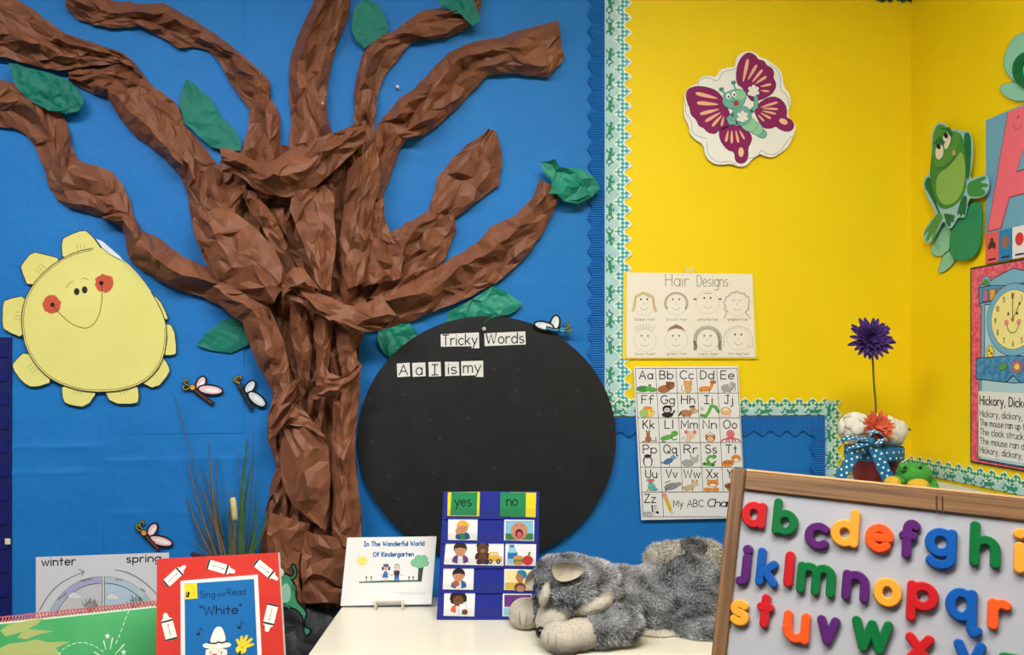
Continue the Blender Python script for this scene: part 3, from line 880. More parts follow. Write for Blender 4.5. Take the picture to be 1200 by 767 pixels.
a.build('rim_line', face)
a = Art(BW, .0151)
r = random.Random(3)
for cx, cy in ((203, 323), (408, 238)):
    ck = [(cx + math.cos(g) * r.uniform(31, 40), cy + math.sin(g) * r.uniform(31, 40)) for g in np.linspace(0, 2 * PI, 22)[:-1]]
    a = Art(BW, .0151); a.p(Z(ck), (206, 96, 66))
    for q in range(-30, 31, 7):
        h = math.sqrt(36 * 36 - q * q) * .9
        a.l(Z([(cx + q - 6, cy - h), (cx + q + 6, cy + h)]), .5, (184, 66, 46))
    a.e(*Z([(cx + (2 if cx < 300 else -12), cy)])[0], 2.6, 2.6, (50, 24, 20))
    a.build('cheek', face)
for cx, cy in ((300, 272), (331, 265)):
    a = Art(BW, .0151); a.e(*Z([(cx, cy)])[0], 3.3, 4.2, (44, 40, 26)); a.build('eye', face)
a = Art(BW, .0152)
a.l(Z(smooth([(205, 324), (240, 365), (280, 400), (330, 418), (365, 405), (390, 360), (400, 300), (397, 238)], 2, False)), .8, INK)
a.build('mouth', face)
a = Art(BW, .0151)
a.l(Z(smooth([(260, 258), (268, 240), (287, 231)], 2, False)), .5, INK); a.l(Z(smooth([(317, 224), (330, 218), (346, 227)], 2, False)), .5, INK)
a.build('eyebrow', face)
b = MB()
b.prism([BW.at(x, y, .019) for x, y in Z([(375, 65), (400, 75), (470, 135), (482, 152), (430, 125), (398, 98)])], BW.n, .001, mat((226, 228, 226)))
b.build('curled_edge', sun)

# ------------------------------------------------------------------ dragonflies
def dragonfly(label, hx, hy, tx, ty, w1, w2, ant, hc, bc, tint, off=.011, plane=BW):
    t = thing('paper_dragonfly', label, 'dragonfly', plane.at((hx + tx) / 2, max(hy, ty), 0), 'paper dragonflies')
    st = off - .0006
    for nm, W in (('wing', w1), ('wing', w2)):
        P = el(W[0], W[1], W[2], W[3], W[4], 18)
        o = sheet(nm, plane, el(W[0], W[1], W[2] + 2.1, W[3] + 2.1, W[4], 18), off, .0012, mat(BLACK), t)
        a = Art(plane, off + .00005); a.p(P, tint); a.e(W[0] + W[2] * .15, W[1] + .6, W[2] * .62, W[3] * .5, WHITE, W[4]); a.build('wing_print', o)
        off += .0006
    n = 9; pts = [(hx + (tx - hx) * i / n, hy + (ty - hy) * i / n + 1.2 * math.sin(i / n * PI)) for i in range(n + 1)]
    poly = []
    for sgn in (1, -1):
        seq = range(n + 1) if sgn == 1 else range(n, -1, -1)
        L = math.hypot(tx - hx, ty - hy); nx, ny = -(ty - hy) / L, (tx - hx) / L
        for i in seq:
            w = (3.2 if i < 3 else 2.2 + .5 * (i % 2)) * sgn
            poly.append((pts[i][0] + nx * w, pts[i][1] + ny * w))
    body = sheet('body', plane, poly, off + .0006, .0016, mat(BLACK), t)
    a = Art(plane, off + .0007)
    for i in range(1, n): a.e(pts[i][0], pts[i][1], 1.5, 1.2, bc, 30)
    a.build('body_segments', body)
    o = sheet('head', plane, el(hx, hy, 4.0, 3.8, 0, 14), off + .001, .002, mat(BLACK), t)
    a = Art(plane, off + .0011); a.e(hx, hy, 3.0, 2.8, hc); a.e(hx - 1, hy - .6, .5, .7, INK); a.e(hx + .8, hy - .6, .5, .7, INK); a.build('face_print', o)
    for A in ant:
        mb = MB()
        mb.tube([plane.at(x, y, off) for x, y in smooth(A, 2, False)], .0032, mat(BLACK), 6)
        o = mb.build('antenna', t)
        a = Art(plane, off + .0033); a.l(smooth(A, 2, False), .9, (176, 160, 70)); a.build('antenna_line', o)
k4 = 140 / 467.0
def Y(P): return T(P, 200, 430, k4)
def curl(x, y, s, fx=1): return [(x, y), (x - 5 * s * fx, y - 2 * s), (x - 7 * s * fx, y - 6 * s), (x - 4 * s * fx, y - 8.5 * s), (x - 2 * s * fx, y - 6 * s), (x - 4 * s * fx, y - 5 * s)]
dragonfly('orange headed paper dragonfly with pink wings right of the sun', 225.5, 453.5, 250, 473, (235.5, 448.5, 7.5, 4.2, -62), (246.5, 456.5, 13.5, 4.6, 6),
          [curl(222, 452, 1.0), [(222, 454), (217, 457), (214, 454), (216, 451)]], (226, 160, 70), (120, 66, 46), (232, 196, 200))
dragonfly('pale winged paper dragonfly left of the tree trunk', 281.5, 452, 296, 480, (293, 453, 7.5, 4.2, -52), (301, 467.5, 11.5, 5, 38),
          [curl(280, 449, .9), [(281, 449), (277, 445), (279, 440), (283, 441), (281, 444)]], (40, 70, 90), (30, 60, 80), (206, 216, 222))
dragonfly('paper dragonfly just above the seasons poster', 168.5, 624, 187, 644, (178.5, 620.5, 7.5, 4.2, -58), (188, 633.5, 13.5, 4.6, 14),
          [curl(166, 622, 1.0), [(167, 620), (163, 615), (165, 610), (169, 611), (168, 614)]], (226, 160, 70), (120, 66, 46), (236, 190, 196))
dragonfly('small paper dragonfly perched on the rim of the black board', 659, 386, 640, 384, (650.5, 378.5, 8.5, 4.4, -78), (637.5, 381.5, 10.5, 3.9, 12),
          [curl(662, 385, .8, -1), [(662, 387), (667, 389), (670, 386), (668, 383)]], (60, 160, 200), (60, 140, 180), (206, 222, 226), off=.030)

# ------------------------------------------------------------------ black round board with word cards
black_m = paper('black_board_card', (27, 28, 29), (33, 34, 35), 22, rough=.55, spec=.3, bump=.1, bscale=60)
bc = (570.5, 514)
board = thing('round_board', 'large round black word board leaning behind the white table', 'board', BW.at(bc[0], bc[1] + 145, 0))
b = MB(); b.prism([BW.at(x, y, .020) for x, y in el(bc[0], bc[1], 151.5, 144, 0, 96)], BW.n, .012, black_m); b.build('disc', board)
dab = mat((62, 63, 64), .4)
r = random.Random(5)
for (zx, zy) in ((430, 183), (502, 185), (498, 250), (680, 245), (566, 318), (620, 318), (240, 335), (352, 332), (68, 402), (270, 395), (118, 507), (248, 495), (432, 482), (630, 478), (148, 573), (175, 645), (160, 262), (60, 275)):
    a = Art(BW, .0201); q = T([(zx, zy)], 410, 360, 320 / 818)[0]
    a.p([(q[0] + math.cos(g) * r.uniform(1, 3.4), q[1] + math.sin(g) * r.uniform(1, 2.8)) for g in np.linspace(0, 6.28, 10)[:-1]], (54, 55, 56)); a.build('tape_mark', board)
kc = 400 / 1198.0
CARDS = [('Tricky', [(648, 573), (782, 567), (784, 622), (757, 623), (757, 615), (649, 617)], 655, 776, 612, 36, .9), ('Words', [(801, 570), (945, 563), (947, 609), (803, 615)], 808, 940, 607, 36, .9),
         ('A', [(494, 676), (539, 673), (541, 721), (496, 724)], 503, 532, 716, 34, 1.1), ('a', [(548, 674), (594, 672), (596, 720), (550, 723)], 562, 583, 716, 40, 1.1), ('I', [(605, 671), (648, 670), (650, 720), (607, 722)], 617, 638, 716, 36, 1.1),
         ('is', [(663, 670), (712, 670), (714, 718), (664, 720)], 674, 704, 712, 36, 1.1), ('my', [(720, 668), (797, 666), (798, 723), (770, 723), (770, 717), (721, 719)], 728, 789, 708, 38, 1.1)]
for s, P, x0, x1, y, h, w in CARDS:
    P = T(P, 300, 200, kc)
    t = thing('word_card', 'white word card reading ' + {'A': 'capital A', 'a': 'small a', 'I': 'capital I'}.get(s, s) + ' on black board', 'word card', BW.at(P[0][0], max(p[1] for p in P), .02), 'word cards on the black board')
    o = sheet('card', BW, P, .0216, .0012, mat((226, 226, 222)), t)
    a = Art(BW, .0217)
    a.l([(P[0][0] + 1, (P[0][1] * .75 + P[3][1] * .25) + .6), (P[1][0] - 1, P[1][1] * .75 + P[2][1] * .25 if len(P) == 4 else P[1][1] + 4)], .35, (170, 170, 170))
    a.t(s, 300 + x0 * kc, 300 + x1 * kc, 200 + y * kc, h * kc, 1.35, (28, 28, 30), slope=-.03); a.build('lettering', t)

def pushpin(label, px, py, plane, off, c, s=1.0):
    t = thing('push_pin', label, 'push pin', plane.at(px, py, off))
    n = plane.n; p = plane.at(px, py, off)
    for nm, pr in (('collar', [(0, .0045), (.002, .0045), (.0024, .003)]), ('grip', [(.002, .0026), (.009, .0022), (.011, .004), (.013, .004)]), ('needle', [(-.006, .0006), (.002, .0006)])):
        mb = MB(); mb.tube([p + n * (z * s) for z, _ in pr], [q * s for _, q in pr], c, 10); mb.build(nm, t)
clear = mat((190, 194, 196), .2, .6); steel = mat((150, 150, 150), .3, .7)
pushpin('clear push pin holding the top of the black board', 567, 385, BW, .020, clear, 1.2)
pushpin('steel push pin in the blue paper between branches', 466, 103, BW, .004, steel, 1.0)
pushpin('steel push pin in the upright top branch', 378.5, 121.5, BW, .062, clear, .6)

# ------------------------------------------------------------------ hair designs drawing
kh = 170 / 1134.0
def H(P): return T(P, 725, 310, kh)
t = thing('hair_designs_sheet', 'white hand drawn Hair Designs sheet with eight faces', 'drawing', BW.at(808, 421, 0))
sheet('mount', BW, H([(38, 55), (1052, 70), (1090, 735), (30, 738)]), .0085, .001, mat((238, 212, 60)), t)
mnt = sheet('sheet', BW, H([(65, 60), (1045, 74), (1068, 722), (62, 728)]), .0100, .0012, mat((238, 232, 216)), t)
PEN = (150, 142, 132)
a = Art(BW, .0101); a.t('Hair', 780, 807, 335, 14, .8, (128, 122, 116), slope=.01); a.build('title_word', t); a = Art(BW, .0101); a.t('Designs', 817, 853, 335.3, 13, .8, (128, 122, 116)); a.build('title_word', t)
FC = [(200, 305, 'black hair'), (450, 305, 'brown hair'), (695, 295, 'ponytail hair'), (925, 310, 'spaghetti hair'), (205, 590, 'bun hair'), (450, 590, 'grass hair'), (695, 590, 'yarn hair'), (935, 580, 'hot dog hair')]
r = random.Random(9)
for i, (cx, cy, cap) in enumerate(FC):
    a = Art(BW, .0101)
    a.l(H(el(cx, cy, 88, 88, 0, 26)), .35, (196, 188, 174), True)
    eye = (60, 86, 120) if i == 0 else ((70, 66, 62) if i in (2, 7) else (128, 120, 112))
    for dx in (-26, 24):
        if i == 3: a.l(H([(cx + dx - 14, cy - 35), (cx + dx, cy - 28), (cx + dx + 14, cy - 35)]), .5, PEN)
        else: a.e(*H([(cx + dx, cy - 35)])[0], 1.0, 1.3, eye)
    a.l(H([(cx - 4, cy - 10), (cx + 3, cy + 2), (cx - 3, cy + 4)]), .35, PEN)
    a.l(H(el(cx, cy + 20, 32, 26, 0, 10, 20, 160)), .45, (170, 140, 126))
    if i == 0:
        for s in (-1, 1):
            for q in (0, 8, 16): a.l(H([(cx - 10, cy - 92 + q), (cx + s * (70 - q * .3), cy - 60 + q), (cx + s * (84 - q), cy + 20), (cx + s * (100 - q), cy + 62)]), .7, (206, 176, 110))
    elif i == 1:
        a.l(H(el(cx, cy - 4, 86, 80, 0, 20, 150, 390)), 2.8, (186, 176, 166))
    elif i == 2:
        for s in (-1, 1): a.e(*H([(cx + s * 98, cy - 26)])[0], 2, 1.3, (140, 134, 130))
        a.l(H([(cx - 22, cy - 74), (cx + 30, cy - 70)]), .9, (170, 164, 160))
    elif i == 3:
        P = [(cx + 100 * math.cos(math.radians(g)) + r.uniform(-7, 7), cy - 5 + 92 * math.sin(math.radians(g)) + r.uniform(-7, 7)) for g in range(140, 412, 9)]
        a.l(H([(cx - 100, cy + 110)] + P + [(cx + 106, cy + 110)]), .9, (158, 150, 142))
    elif i == 4:
        for q in range(-70, 71, 20): a.l(H([(cx + q * .9, cy - 86 + abs(q) * .2), (cx + q * 1.1, cy - 130 + abs(q) * .2)]), .45, PEN)
    elif i == 5:
        a.p(H([(cx - 78, cy - 66), (cx - 50, cy - 100), (cx, cy - 126), (cx + 44, cy - 104), (cx + 78, cy - 66), (cx + 40, cy - 86), (cx, cy - 94), (cx - 40, cy - 86)]), (156, 112, 100))
    elif i == 6:
        for g in range(170, 372, 7):
            c, s = math.cos(math.radians(g)), math.sin(math.radians(g))
            a.l(H([(cx + 84 * c, cy - 6 + 84 * s + (50 if g < 180 or g > 360 else 0)), (cx + 110 * c, cy - 10 + 104 * s)]), .8, (126, 122, 118))
        for s in (-1, 1):
            for q in range(0, 80, 10): a.l(H([(cx + s * 86, cy + q), (cx + s * 108, cy + q + 4)]), .7, (126, 122, 118))
    else:
        a.l(H([(cx - 112, cy + 56)] + el(cx, cy + 5, 112, 104, 0, 18, 180, 360) + [(cx + 112, cy + 62), (cx + 70, cy + 60)]), .45, PEN)
    x0 = H([(cx - 75, cy)])[0][0]
    a.t(cap, x0, x0 + 24, H([(0, 436 if i < 4 else 704)])[0][1], 3.0, .4, (160, 152, 142))
    a.build('drawn_face', t)
b = MB(); b.prism([BW.at(x, y, .0108) for x, y in rect(802, 313, 814, 320)], BW.n, .0004, mat((232, 214, 110), .2, .6)); b.build('tape', t)

# ------------------------------------------------------------------ alphabet chart
ch = thing('alphabet_chart', 'white printed alphabet chart with animal pictures in a grid', 'poster', BW.at(808, 609, 0))
sheet('sheet', BW, [(742.5, 429.5), (865, 428.5), (874, 606.5), (751.5, 609)], .0145, .0015, mat((232, 233, 232), .4, .4), ch)
def G(u, v): return (744.4 + 119.4 * u / 5 + 9.3 * v / 6, 431.4 + 173.6 * v / 6)
a = Art(BW, .0146)
for i in range(6): a.l([G(i, 0), G(i, 5)], .55, INK)
for j in range(7): a.l([G(0, j), G(5, j)], .55, INK)
for i in (0, 1, 5): a.l([G(i, 5), G(i, 6)], .55, INK)
a.build('grid_lines', ch)
LET = 'ABCDEFGHIJKLMNOPQRSTUVWXYZ'
LW = 'M W'
g1, g2, g3 = (96, 176, 76), (70, 140, 60), (44, 100, 44)
br1, br2, tan, org, gry, pnk, blu = (168, 110, 70), (126, 80, 52), (222, 176, 112), (232, 140, 54), (168, 168, 170), (226, 120, 128), (70, 120, 176)
E_ = 'e'
AN = {  # pictures in cell units (24 wide, 29 high): ellipse (cx,cy,rx,ry,colour,rot) or line ([pts],w,colour)
 'A': [(8, 24, 8, 3.4, g2, 0), (17, 24.5, 7, 2.6, g1, 8), (16, 20, 2, 1.8, g1, 0), (16.3, 19.8, .8, .8, INK, 0), ([(15, 26), (22, 26.5)], .4, INK)],
 'B': [(9, 24, 8, 4.2, br1, -8), (16, 20, 5, 4.4, br2, 0), (12.5, 16.5, 1.4, 1.3, br2, 0), (20, 17, 1.4, 1.3, br2, 0), (18, 21, 2, 1.6, br1, 0), (18.5, 20.3, .7, .5, INK, 0)],
 'C': [(13, 24, 4, 4.4, tan, 0), (13, 18.5, 5, 3.8, tan, 0), (9.4, 15.6, 1.5, 1.8, org, -20), (16.6, 15.6, 1.5, 1.8, org, 20), ([(8, 27), (5, 25), (6, 20)], 1, org), (11.2, 18.2, .5, .6, INK, 0), (14.8, 18.2, .5, .6, INK, 0)],
 'D': [(9, 24, 7.5, 2.8, org, -4), (17, 19.5, 2.0, 4.6, org, 20), (18.6, 16, 3.4, 2, br1, 0), ([(4, 25), (4, 28)], 1, br2), ([(14, 25), (14, 28)], 1, br2), (19.6, 15.6, .4, .5, INK, 0)],
 'E': [(11, 23, 7, 4.2, gry, 0), (17, 20, 4, 3.8, gry, 0), (14.6, 20, 2.2, 3, (190, 190, 192), 0), ([(20, 21), (21, 25), (19, 26.5)], 1.2, gry), ([(7, 26), (7, 28)], 2, gry), ([(14, 26), (14, 28)], 2, gry), (18.4, 19, .4, .5, INK, 0)],
 'F': [(12, 22.5, 8, 5.4, (232, 208, 96), 0), (7, 24, 4.5, 4.5, (160, 200, 110), -20), (12, 17.4, 5, 1.6, org, 0), (16, 21, .7, .8, INK, 0), ([(12, 18), (12, 27)], .4, org)],
 'G': [(11, 19, 5.4, 4.8, (40, 40, 44), 0), (11, 20, 3.8, 3.0, (206, 200, 194), 0), (11, 25.4, 6.5, 3, (40, 40, 44), 0), ([(16, 26), (20, 20)], 2, (40, 40, 44)), (20.6, 19, 1.4, 1.4, WHITE, 0), (9.6, 19.4, .4, .5, INK, 0), (12.4, 19.4, .4, .5, INK, 0)],
 'H': [(9, 23.5, 7, 3.8, (176, 130, 84), 0), (17, 20, 3, 4, (196, 152, 104), 20), (20, 21, 3, 2, (214, 176, 130), 0), ([(14, 16), (19, 15.5)], 2, (70, 54, 44)), ([(3, 22), (1, 26)], 1.6, (70, 54, 44)), ([(6, 26), (6, 28)], 1.4, br2), ([(13, 26), (13, 28)], 1.4, br2)],
 'I': [([(3, 26), (8, 27), (12, 22), (15, 15), (20, 16), (23, 22)], 3.6, g2), ([(3, 26), (8, 27), (12, 22), (15, 15), (20, 16), (23, 22)], 2.6, g1), (4, 19, 2.2, 1.8, (196, 206, 170), 0), ([(3, 16), (5, 18)], .5, INK)],
 'J': [(8, 21, 6.4, 4.2, (238, 190, 140), 0), (8, 19.5, 3.6, 2.2, (246, 222, 176), 0)] + [([(3 + 2.5 * q, 24), (2.6 + 2.5 * q, 28)], .8, (228, 164, 120)) for q in range(5)],
 'K': [(11, 25, 3.6, 3.4, br1, 0), (11, 20, 2.4, 2.8, br1, 0), (9.6, 16.4, .9, 2.2, br2, -14), (12.4, 16.4, .9, 2.2, br2, 14), ([(14, 27), (20, 27), (19.4, 23)], 1.2, br1), ([(8, 27.4), (4, 28)], 1.2, br2)],
 'L': [(9, 23, 8, 2.6, g1, -14), (18, 18.5, 4.2, 3.0, g1, -14), ([(6, 25), (3, 28), (7, 28)], 1.2, g2), ([(14, 23), (16, 26), (20, 25)], 1.2, g2), (19.4, 17.4, .5, .6, INK, 0)],
 'M': [(13, 20.5, 5, 4.2, (236, 200, 170), 0), (8, 16.6, 2.4, 2.4, pnk, 0), (18, 16.6, 2.4, 2.4, pnk, 0), (13, 22.4, 1, .7, (170, 60, 70), 0), (10, 26, 3, 2, (236, 200, 170), 0), ([(3, 25), (6, 22)], .5, INK), (11, 19.6, .4, .5, INK, 0), (15, 19.6, .4, .5, INK, 0)],
 'N': [(12, 22.5, 5.8, 6, br1, 0), (12, 25, 3.8, 3.4, (232, 196, 140), 0), (9.8, 18.6, 2.2, 2.0, WHITE, 0), (14.2, 18.6, 2.2, 2.0, WHITE, 0), (9.8, 18.6, .8, .8, INK, 0), (14.2, 18.6, .8, .8, INK, 0), (12, 20.4, .8, .9, org, 0)],
 'O': [(12, 19, 4.6, 4.8, pnk, 0)] + [([(12, 23), (12 + q * 4.5, 25.4), (12 + q * 5.4, 27.6)], 1.5, (206, 84, 100)) for q in (-2, -1, -.4, .4, 1, 2)] + [(10.4, 19.4, .5, .6, INK, 0), (13.6, 19.4, .5, .6, INK, 0)],
 'P': [(9, 22, 5.4, 7, (40, 40, 44), 0), (9, 22.6, 4.2, 6.4, WHITE, 0), (9, 16, 3.6, 2, (40, 40, 44), 0), (9, 19, 1.2, .9, (200, 200, 200), 0)],
 'Q': [(9, 22, 6, 3, blu, -24), (15, 17.5, 2.6, 2.4, (110, 160, 206), 0), ([(3, 24), (1, 23)], 1.4, (40, 70, 120)), ([(15, 15), (16, 13)], .7, (40, 70, 120)), ([(17.4, 18), (19.4, 18.4)], .8, org), ([(10, 25), (10, 28)], .6, INK)],
 'R': [(8, 24, 7, 4, gry, 0), (16, 20.5, 4.6, 3.2, (186, 186, 188), 0), (12, 16, 1.2, 2.4, gry, -24), (20, 16, 1.2, 2.6, gry, 20), ([(20, 21), (22.4, 19.4)], 1, (206, 206, 206)), ([(4, 27), (12, 27)], 1.6, gry), (17, 20, .4, .5, INK, 0)],
 'S': [([(3, 25), (14, 26)], 4, g1), ([(9, 24), (7, 20), (9, 16.6), (14, 16)], 3.2, g1), (15, 16.4, 3, 2.2, g1, 0), (16, 15.6, .6, .7, INK, 0), ([(14, 24), (17, 22)], 1.6, g2)],
 'T': [(7, 24.4, 7.4, 3.6, org, -6), (17, 18.6, 5.4, 4.0, org, 0), (17, 20.4, 3.2, 2, (246, 226, 190), 0)] + [([(3 + 2.6 * q, 21.6), (3.4 + 2.6 * q, 24.6)], .8, INK) for q in range(4)] + [(15, 18, .5, .6, INK, 0), (19, 18, .5, .6, INK, 0)],
 'U': [(12, 23.5, 4.4, 4.0, (90, 180, 180), 0), (11, 20, 3.2, 2.8, (120, 200, 196), 0), (11, 15.4, 4.6, 1.6, (226, 110, 120), 0), ([(11, 16), (11, 19)], .5, INK), (9.8, 20, .6, .7, INK, 0), (12.2, 20, .6, .7, INK, 0), (16, 26, 2.6, 1.6, (90, 180, 180), 0), (7, 26.6, 2, 1.4, (240, 200, 80), 0)],
 'V': [(11, 22.5, 8.5, 3.8, (140, 142, 144), -12), (19, 20, 4, 2.2, (150, 152, 154), -14), ([(4, 18), (10, 16)], 1.2, (120, 122, 124)), ([(4, 27), (8, 24)], 2, (120, 122, 124))],
 'W': [(8, 24, 6, 2.8, (206, 180, 140), -12), (15, 19, 4, 3.2, (222, 200, 164), 0), (12.4, 15.8, 1, 1.4, br1, 0), (17.6, 15.8, 1, 1.4, br1, 0), ([(4, 26), (4, 28)], 1, br1), ([(12, 25), (12, 28)], 1, br1), ([(2, 23), (0.6, 25)], 1, br1), (14, 18.6, .4, .5, INK, 0), (16.4, 18.6, .4, .5, INK, 0)],
 'X': [(12, 19, 6.6, 4, org, 0), (7, 15.4, 1.6, 2, org, -20), (17, 15.4, 1.6, 2, org, 20), (12, 21, 4, 1.8, (248, 226, 196), 0), (6, 26, 5, 2, org, 0), (15, 26, 4, 2.2, org, 0), (10, 18.4, .5, .6, INK, 0), (14, 18.4, .5, .6, INK, 0)],
 'Y': [(7, 22, 5, 3.4, br2, 0), (4, 18.6, 1.6, 1.4, (226, 206, 160), -30), (10, 26, 5, 2, br1, 0), (6, 22, .5, .6, INK, 0)],
 'Z': [(7, 26, 6, 2.4, WHITE, 0), (14.6, 20, 3.4, 3.6, WHITE, 0), (17, 24, 2, 1.6, (44, 44, 46), 30)] + [([(2 + 2.4 * q, 23.6), (2.6 + 2.4 * q, 27.4)], .9, INK) for q in range(4)] + [([(11, 16), (11.6, 23)], 1.6, INK), ([(12.6, 16.6), (16, 17)], .7, INK), ([(13, 20), (16, 20)], .6, INK), (15.4, 18.8, .5, .6, INK, 0)],
}
for i, c in enumerate(LET):
    u, v = (i % 5, i // 5)
    x0, y0 = G(u, v)
    wd_ = 19 if c in 'MW' else (9.5 if c in 'IJL' else (13 if c in 'TFKSXYZUV' else 15.5))
    cx = x0 + 12 if c != 'Z' else x0 + 9
    a = Art(BW, .0146); a.t(c + c.lower(), cx - wd_ / 2 + .6, cx + wd_ / 2 + .6, y0 + 12.4, 9.6, 1.2, (34, 34, 38), gap=.22); a.build('letter_pair', ch)
    a = Art(BW, .0146)
    def C_(x, y): return (x0 + x + 9.3 / 6 * (y / 29.0), y0 + y)
    for sh in AN[c]:
        if isinstance(sh[0], list): a.l([C_(*p) for p in sh[0]], sh[1], sh[2])
        else:
            P = [C_(*p) for p in el(sh[0], sh[1], sh[2], sh[3], sh[5], 12)]
            if sh[2] > 2.4: a.l(P, .5, (70, 60, 52), True)
            a.p(P, sh[4])
    a.build('animal_picture', ch)
a = Art(BW, .0146)
pz = lambda P: T(P, 740, 510, 140 / 1023.0)
a.p(pz([(275, 535), (310, 525), (352, 640), (325, 652)]), (228, 184, 50)); a.l(pz([(293, 530), (338, 646)]), .4, (190, 140, 30))
a.p(pz([(325, 652), (352, 640), (350, 672)]), (232, 206, 164)); a.p(pz([(342, 664), (351, 660), (350, 672)]), INK)
a.p(pz([(268, 520), (302, 508), (310, 525), (275, 537)]), (190, 190, 190)); a.e(*pz([(284, 510)])[0], 3.0, 2.4, (232, 140, 140), -20)
a.build('pencil_picture', ch)
a = Art(BW, .0146); a.t('My', 789.5, 800.5, 593.5, 7.6, .9, (34, 34, 38)); a.t('ABC', 805.5, 824, 593.5, 8.0, .9, (34, 34, 38)); a.t('Chart', 829, 861, 593.3, 8.8, 1.2, (34, 34, 38), gap=.08, lean=.14); a.build('title', ch)

# ------------------------------------------------------------------ butterfly cut-out
def B_(P): return T(P, 800, 55, 140 / 741.0)
kb = 140 / 741.0
bf = thing('butterfly_cutout', 'purple winged cartoon butterfly cutout on a white cloud', 'wall cutout', BW.at(868, 195, 0))
cloud = smooth([(330, 60), (385, 26), (440, 26), (480, 66), (525, 76), (550, 100), (595, 126), (622, 180), (626, 245), (665, 290), (674, 350), (651, 400), (660, 440), (701, 480), (701, 520), (680, 560), (666, 604), (618, 651), (560, 686), (510, 678), (480, 660), (432, 695), (392, 740), (340, 741), (300, 722), (240, 731), (180, 720), (139, 672), (129, 602), (86, 580), (45, 543), (39, 482), (10, 442), (5, 370), (16, 335), (10, 290), (42, 246), (88, 230), (106, 190), (160, 175), (205, 190), (232, 140), (290, 124), (325, 126)], 1)
sheet('cloud', BW, B_(cloud), .012, .0015, mat((238, 240, 236), .45), bf)
LN = (66, 30, 60)
a = Art(BW, .0121)
for P in ([(92, 250), (100, 205), (160, 185), (205, 215), (230, 200), (240, 155), (330, 135)], [(20, 350), (15, 410), (60, 455), (55, 540), (150, 570)], [(150, 590), (155, 670), (220, 720), (290, 705), (330, 725)], [(410, 690), (470, 680), (485, 630), (530, 675), (610, 650), (640, 590), (680, 550)], [(540, 110), (590, 140), (610, 200), (600, 260), (650, 300), (662, 370)]):
    a.l(B_(smooth(P, 2, False)), .5, (120, 130, 150))
a.build('cloud_line', bf)
WG = [
 ([(340, 235), (330, 180), (340, 110), (370, 55), (410, 32), (450, 50), (468, 80), (505, 85), (520, 115), (555, 130), (568, 165), (560, 190), (580, 225), (575, 260), (545, 300), (480, 330), (430, 340), (400, 300), (370, 250)],
  [(370, 240, 405, 75, 24), (395, 220, 460, 110, 20), (420, 232, 495, 140, 18), (440, 235, 520, 182, 18), (470, 248, 550, 230, 16), (475, 268, 538, 276, 14)], []),
 ([(18, 290), (40, 255), (90, 242), (150, 248), (210, 270), (245, 310), (280, 380), (300, 440), (290, 490), (255, 510), (220, 520), (200, 540), (155, 530), (130, 500), (100, 490), (85, 450), (50, 420), (45, 380), (30, 350)],
  [(240, 325, 80, 286, 26), (243, 358, 88, 346, 26), (247, 380, 108, 416, 24), (252, 395, 140, 462, 22), (255, 410, 182, 492, 20), (258, 420, 240, 490, 16)], []),
 ([(440, 390), (470, 350), (530, 310), (590, 310), (635, 350), (648, 400), (640, 435), (680, 455), (693, 490), (675, 520), (640, 525), (600, 510), (580, 490), (550, 505), (505, 505), (475, 470)],
  [(465, 380, 590, 342, 16), (478, 378, 592, 386, 15), (478, 392, 580, 415, 15), (472, 402, 548, 444, 15), (460, 412, 505, 460, 13)], [(625, 462, 28, 17, 25)]),
 ([(225, 520), (260, 495), (330, 480), (400, 510), (433, 560), (420, 600), (405, 625), (408, 680), (390, 715), (355, 725), (325, 705), (322, 650), (280, 640), (245, 600), (228, 560)],
  [(285, 505, 268, 588, 17), (305, 502, 304, 598, 18), (326, 502, 346, 594, 17), (345, 505, 384, 572, 14)], [(362, 652, 17, 30, 0)])]
for P, ST, SP in WG:
    a = Art(BW, .0123); P = smooth(P, 1); a.o(B_(P), (140, 38, 98), LN, .6)
    for x0, y0, x1, y1, w in ST:
        L = math.hypot(x1 - x0, y1 - y0); nx, ny = -(y1 - y0) / L, (x1 - x0) / L
        a.p(B_(smooth([(x0, y0), (x0 * .4 + x1 * .6 + nx * w / 2, y0 * .4 + y1 * .6 + ny * w / 2), (x1 + nx * w * .4, y1 + ny * w * .4), (x1 - nx * w * .4, y1 - ny * w * .4), (x0 * .4 + x1 * .6 - nx * w / 2, y0 * .4 + y1 * .6 - ny * w / 2)], 2)), (238, 184, 150))
    for s in SP: a.p(B_(el(*s)), (238, 196, 160))
    a.build('wing', bf)
TE, TL2, TD = (112, 182, 168), (150, 206, 170), (48, 84, 84)
a = Art(BW, .0130)
for cx, cy, rx, ry, c in ((490, 535, 34, 28, TE), (455, 505, 46, 38, TL2), (410, 478, 56, 44, TL2), (365, 425, 62, 62, TE)):
    a.o(B_(el(cx, cy, rx, ry, 30)), c, TD, .4)
a.build('body', bf)
a = Art(BW, .0134)
for st in ([(425, 400), (455, 370), (455, 320), (445, 290)], [(310, 420), (285, 445), (295, 470), (340, 465)]): a.l(B_(st), 5, TD); a.l(B_(st), 4, TE)
for cx, cy in ((438, 280), (370, 440)):
    for dx, dy, q in ((0, 0, 26), (-20, -22, 12), (2, -34, 12), (22, -22, 12), (26, 4, 11), (-24, 8, 12)): a.e(*B_([(cx + dx, cy + dy)])[0], q * kb + .35, q * kb + .35, (90, 100, 110))
    for dx, dy, q in ((0, 0, 26), (-20, -22, 12), (2, -34, 12), (22, -22, 12), (26, 4, 11), (-24, 8, 12)): a.e(*B_([(cx + dx, cy + dy)])[0], q * kb, q * kb, WHITE)
a.build('gloved_hand', bf)
a = Art(BW, .0134)
for P in ([(262, 290), (240, 262)], [(328, 270), (316, 220)]): a.l(B_(P), 2.0, TE); a.e(*B_([P[1]])[0], 3.0, 2.2, (80, 140, 130), -20)
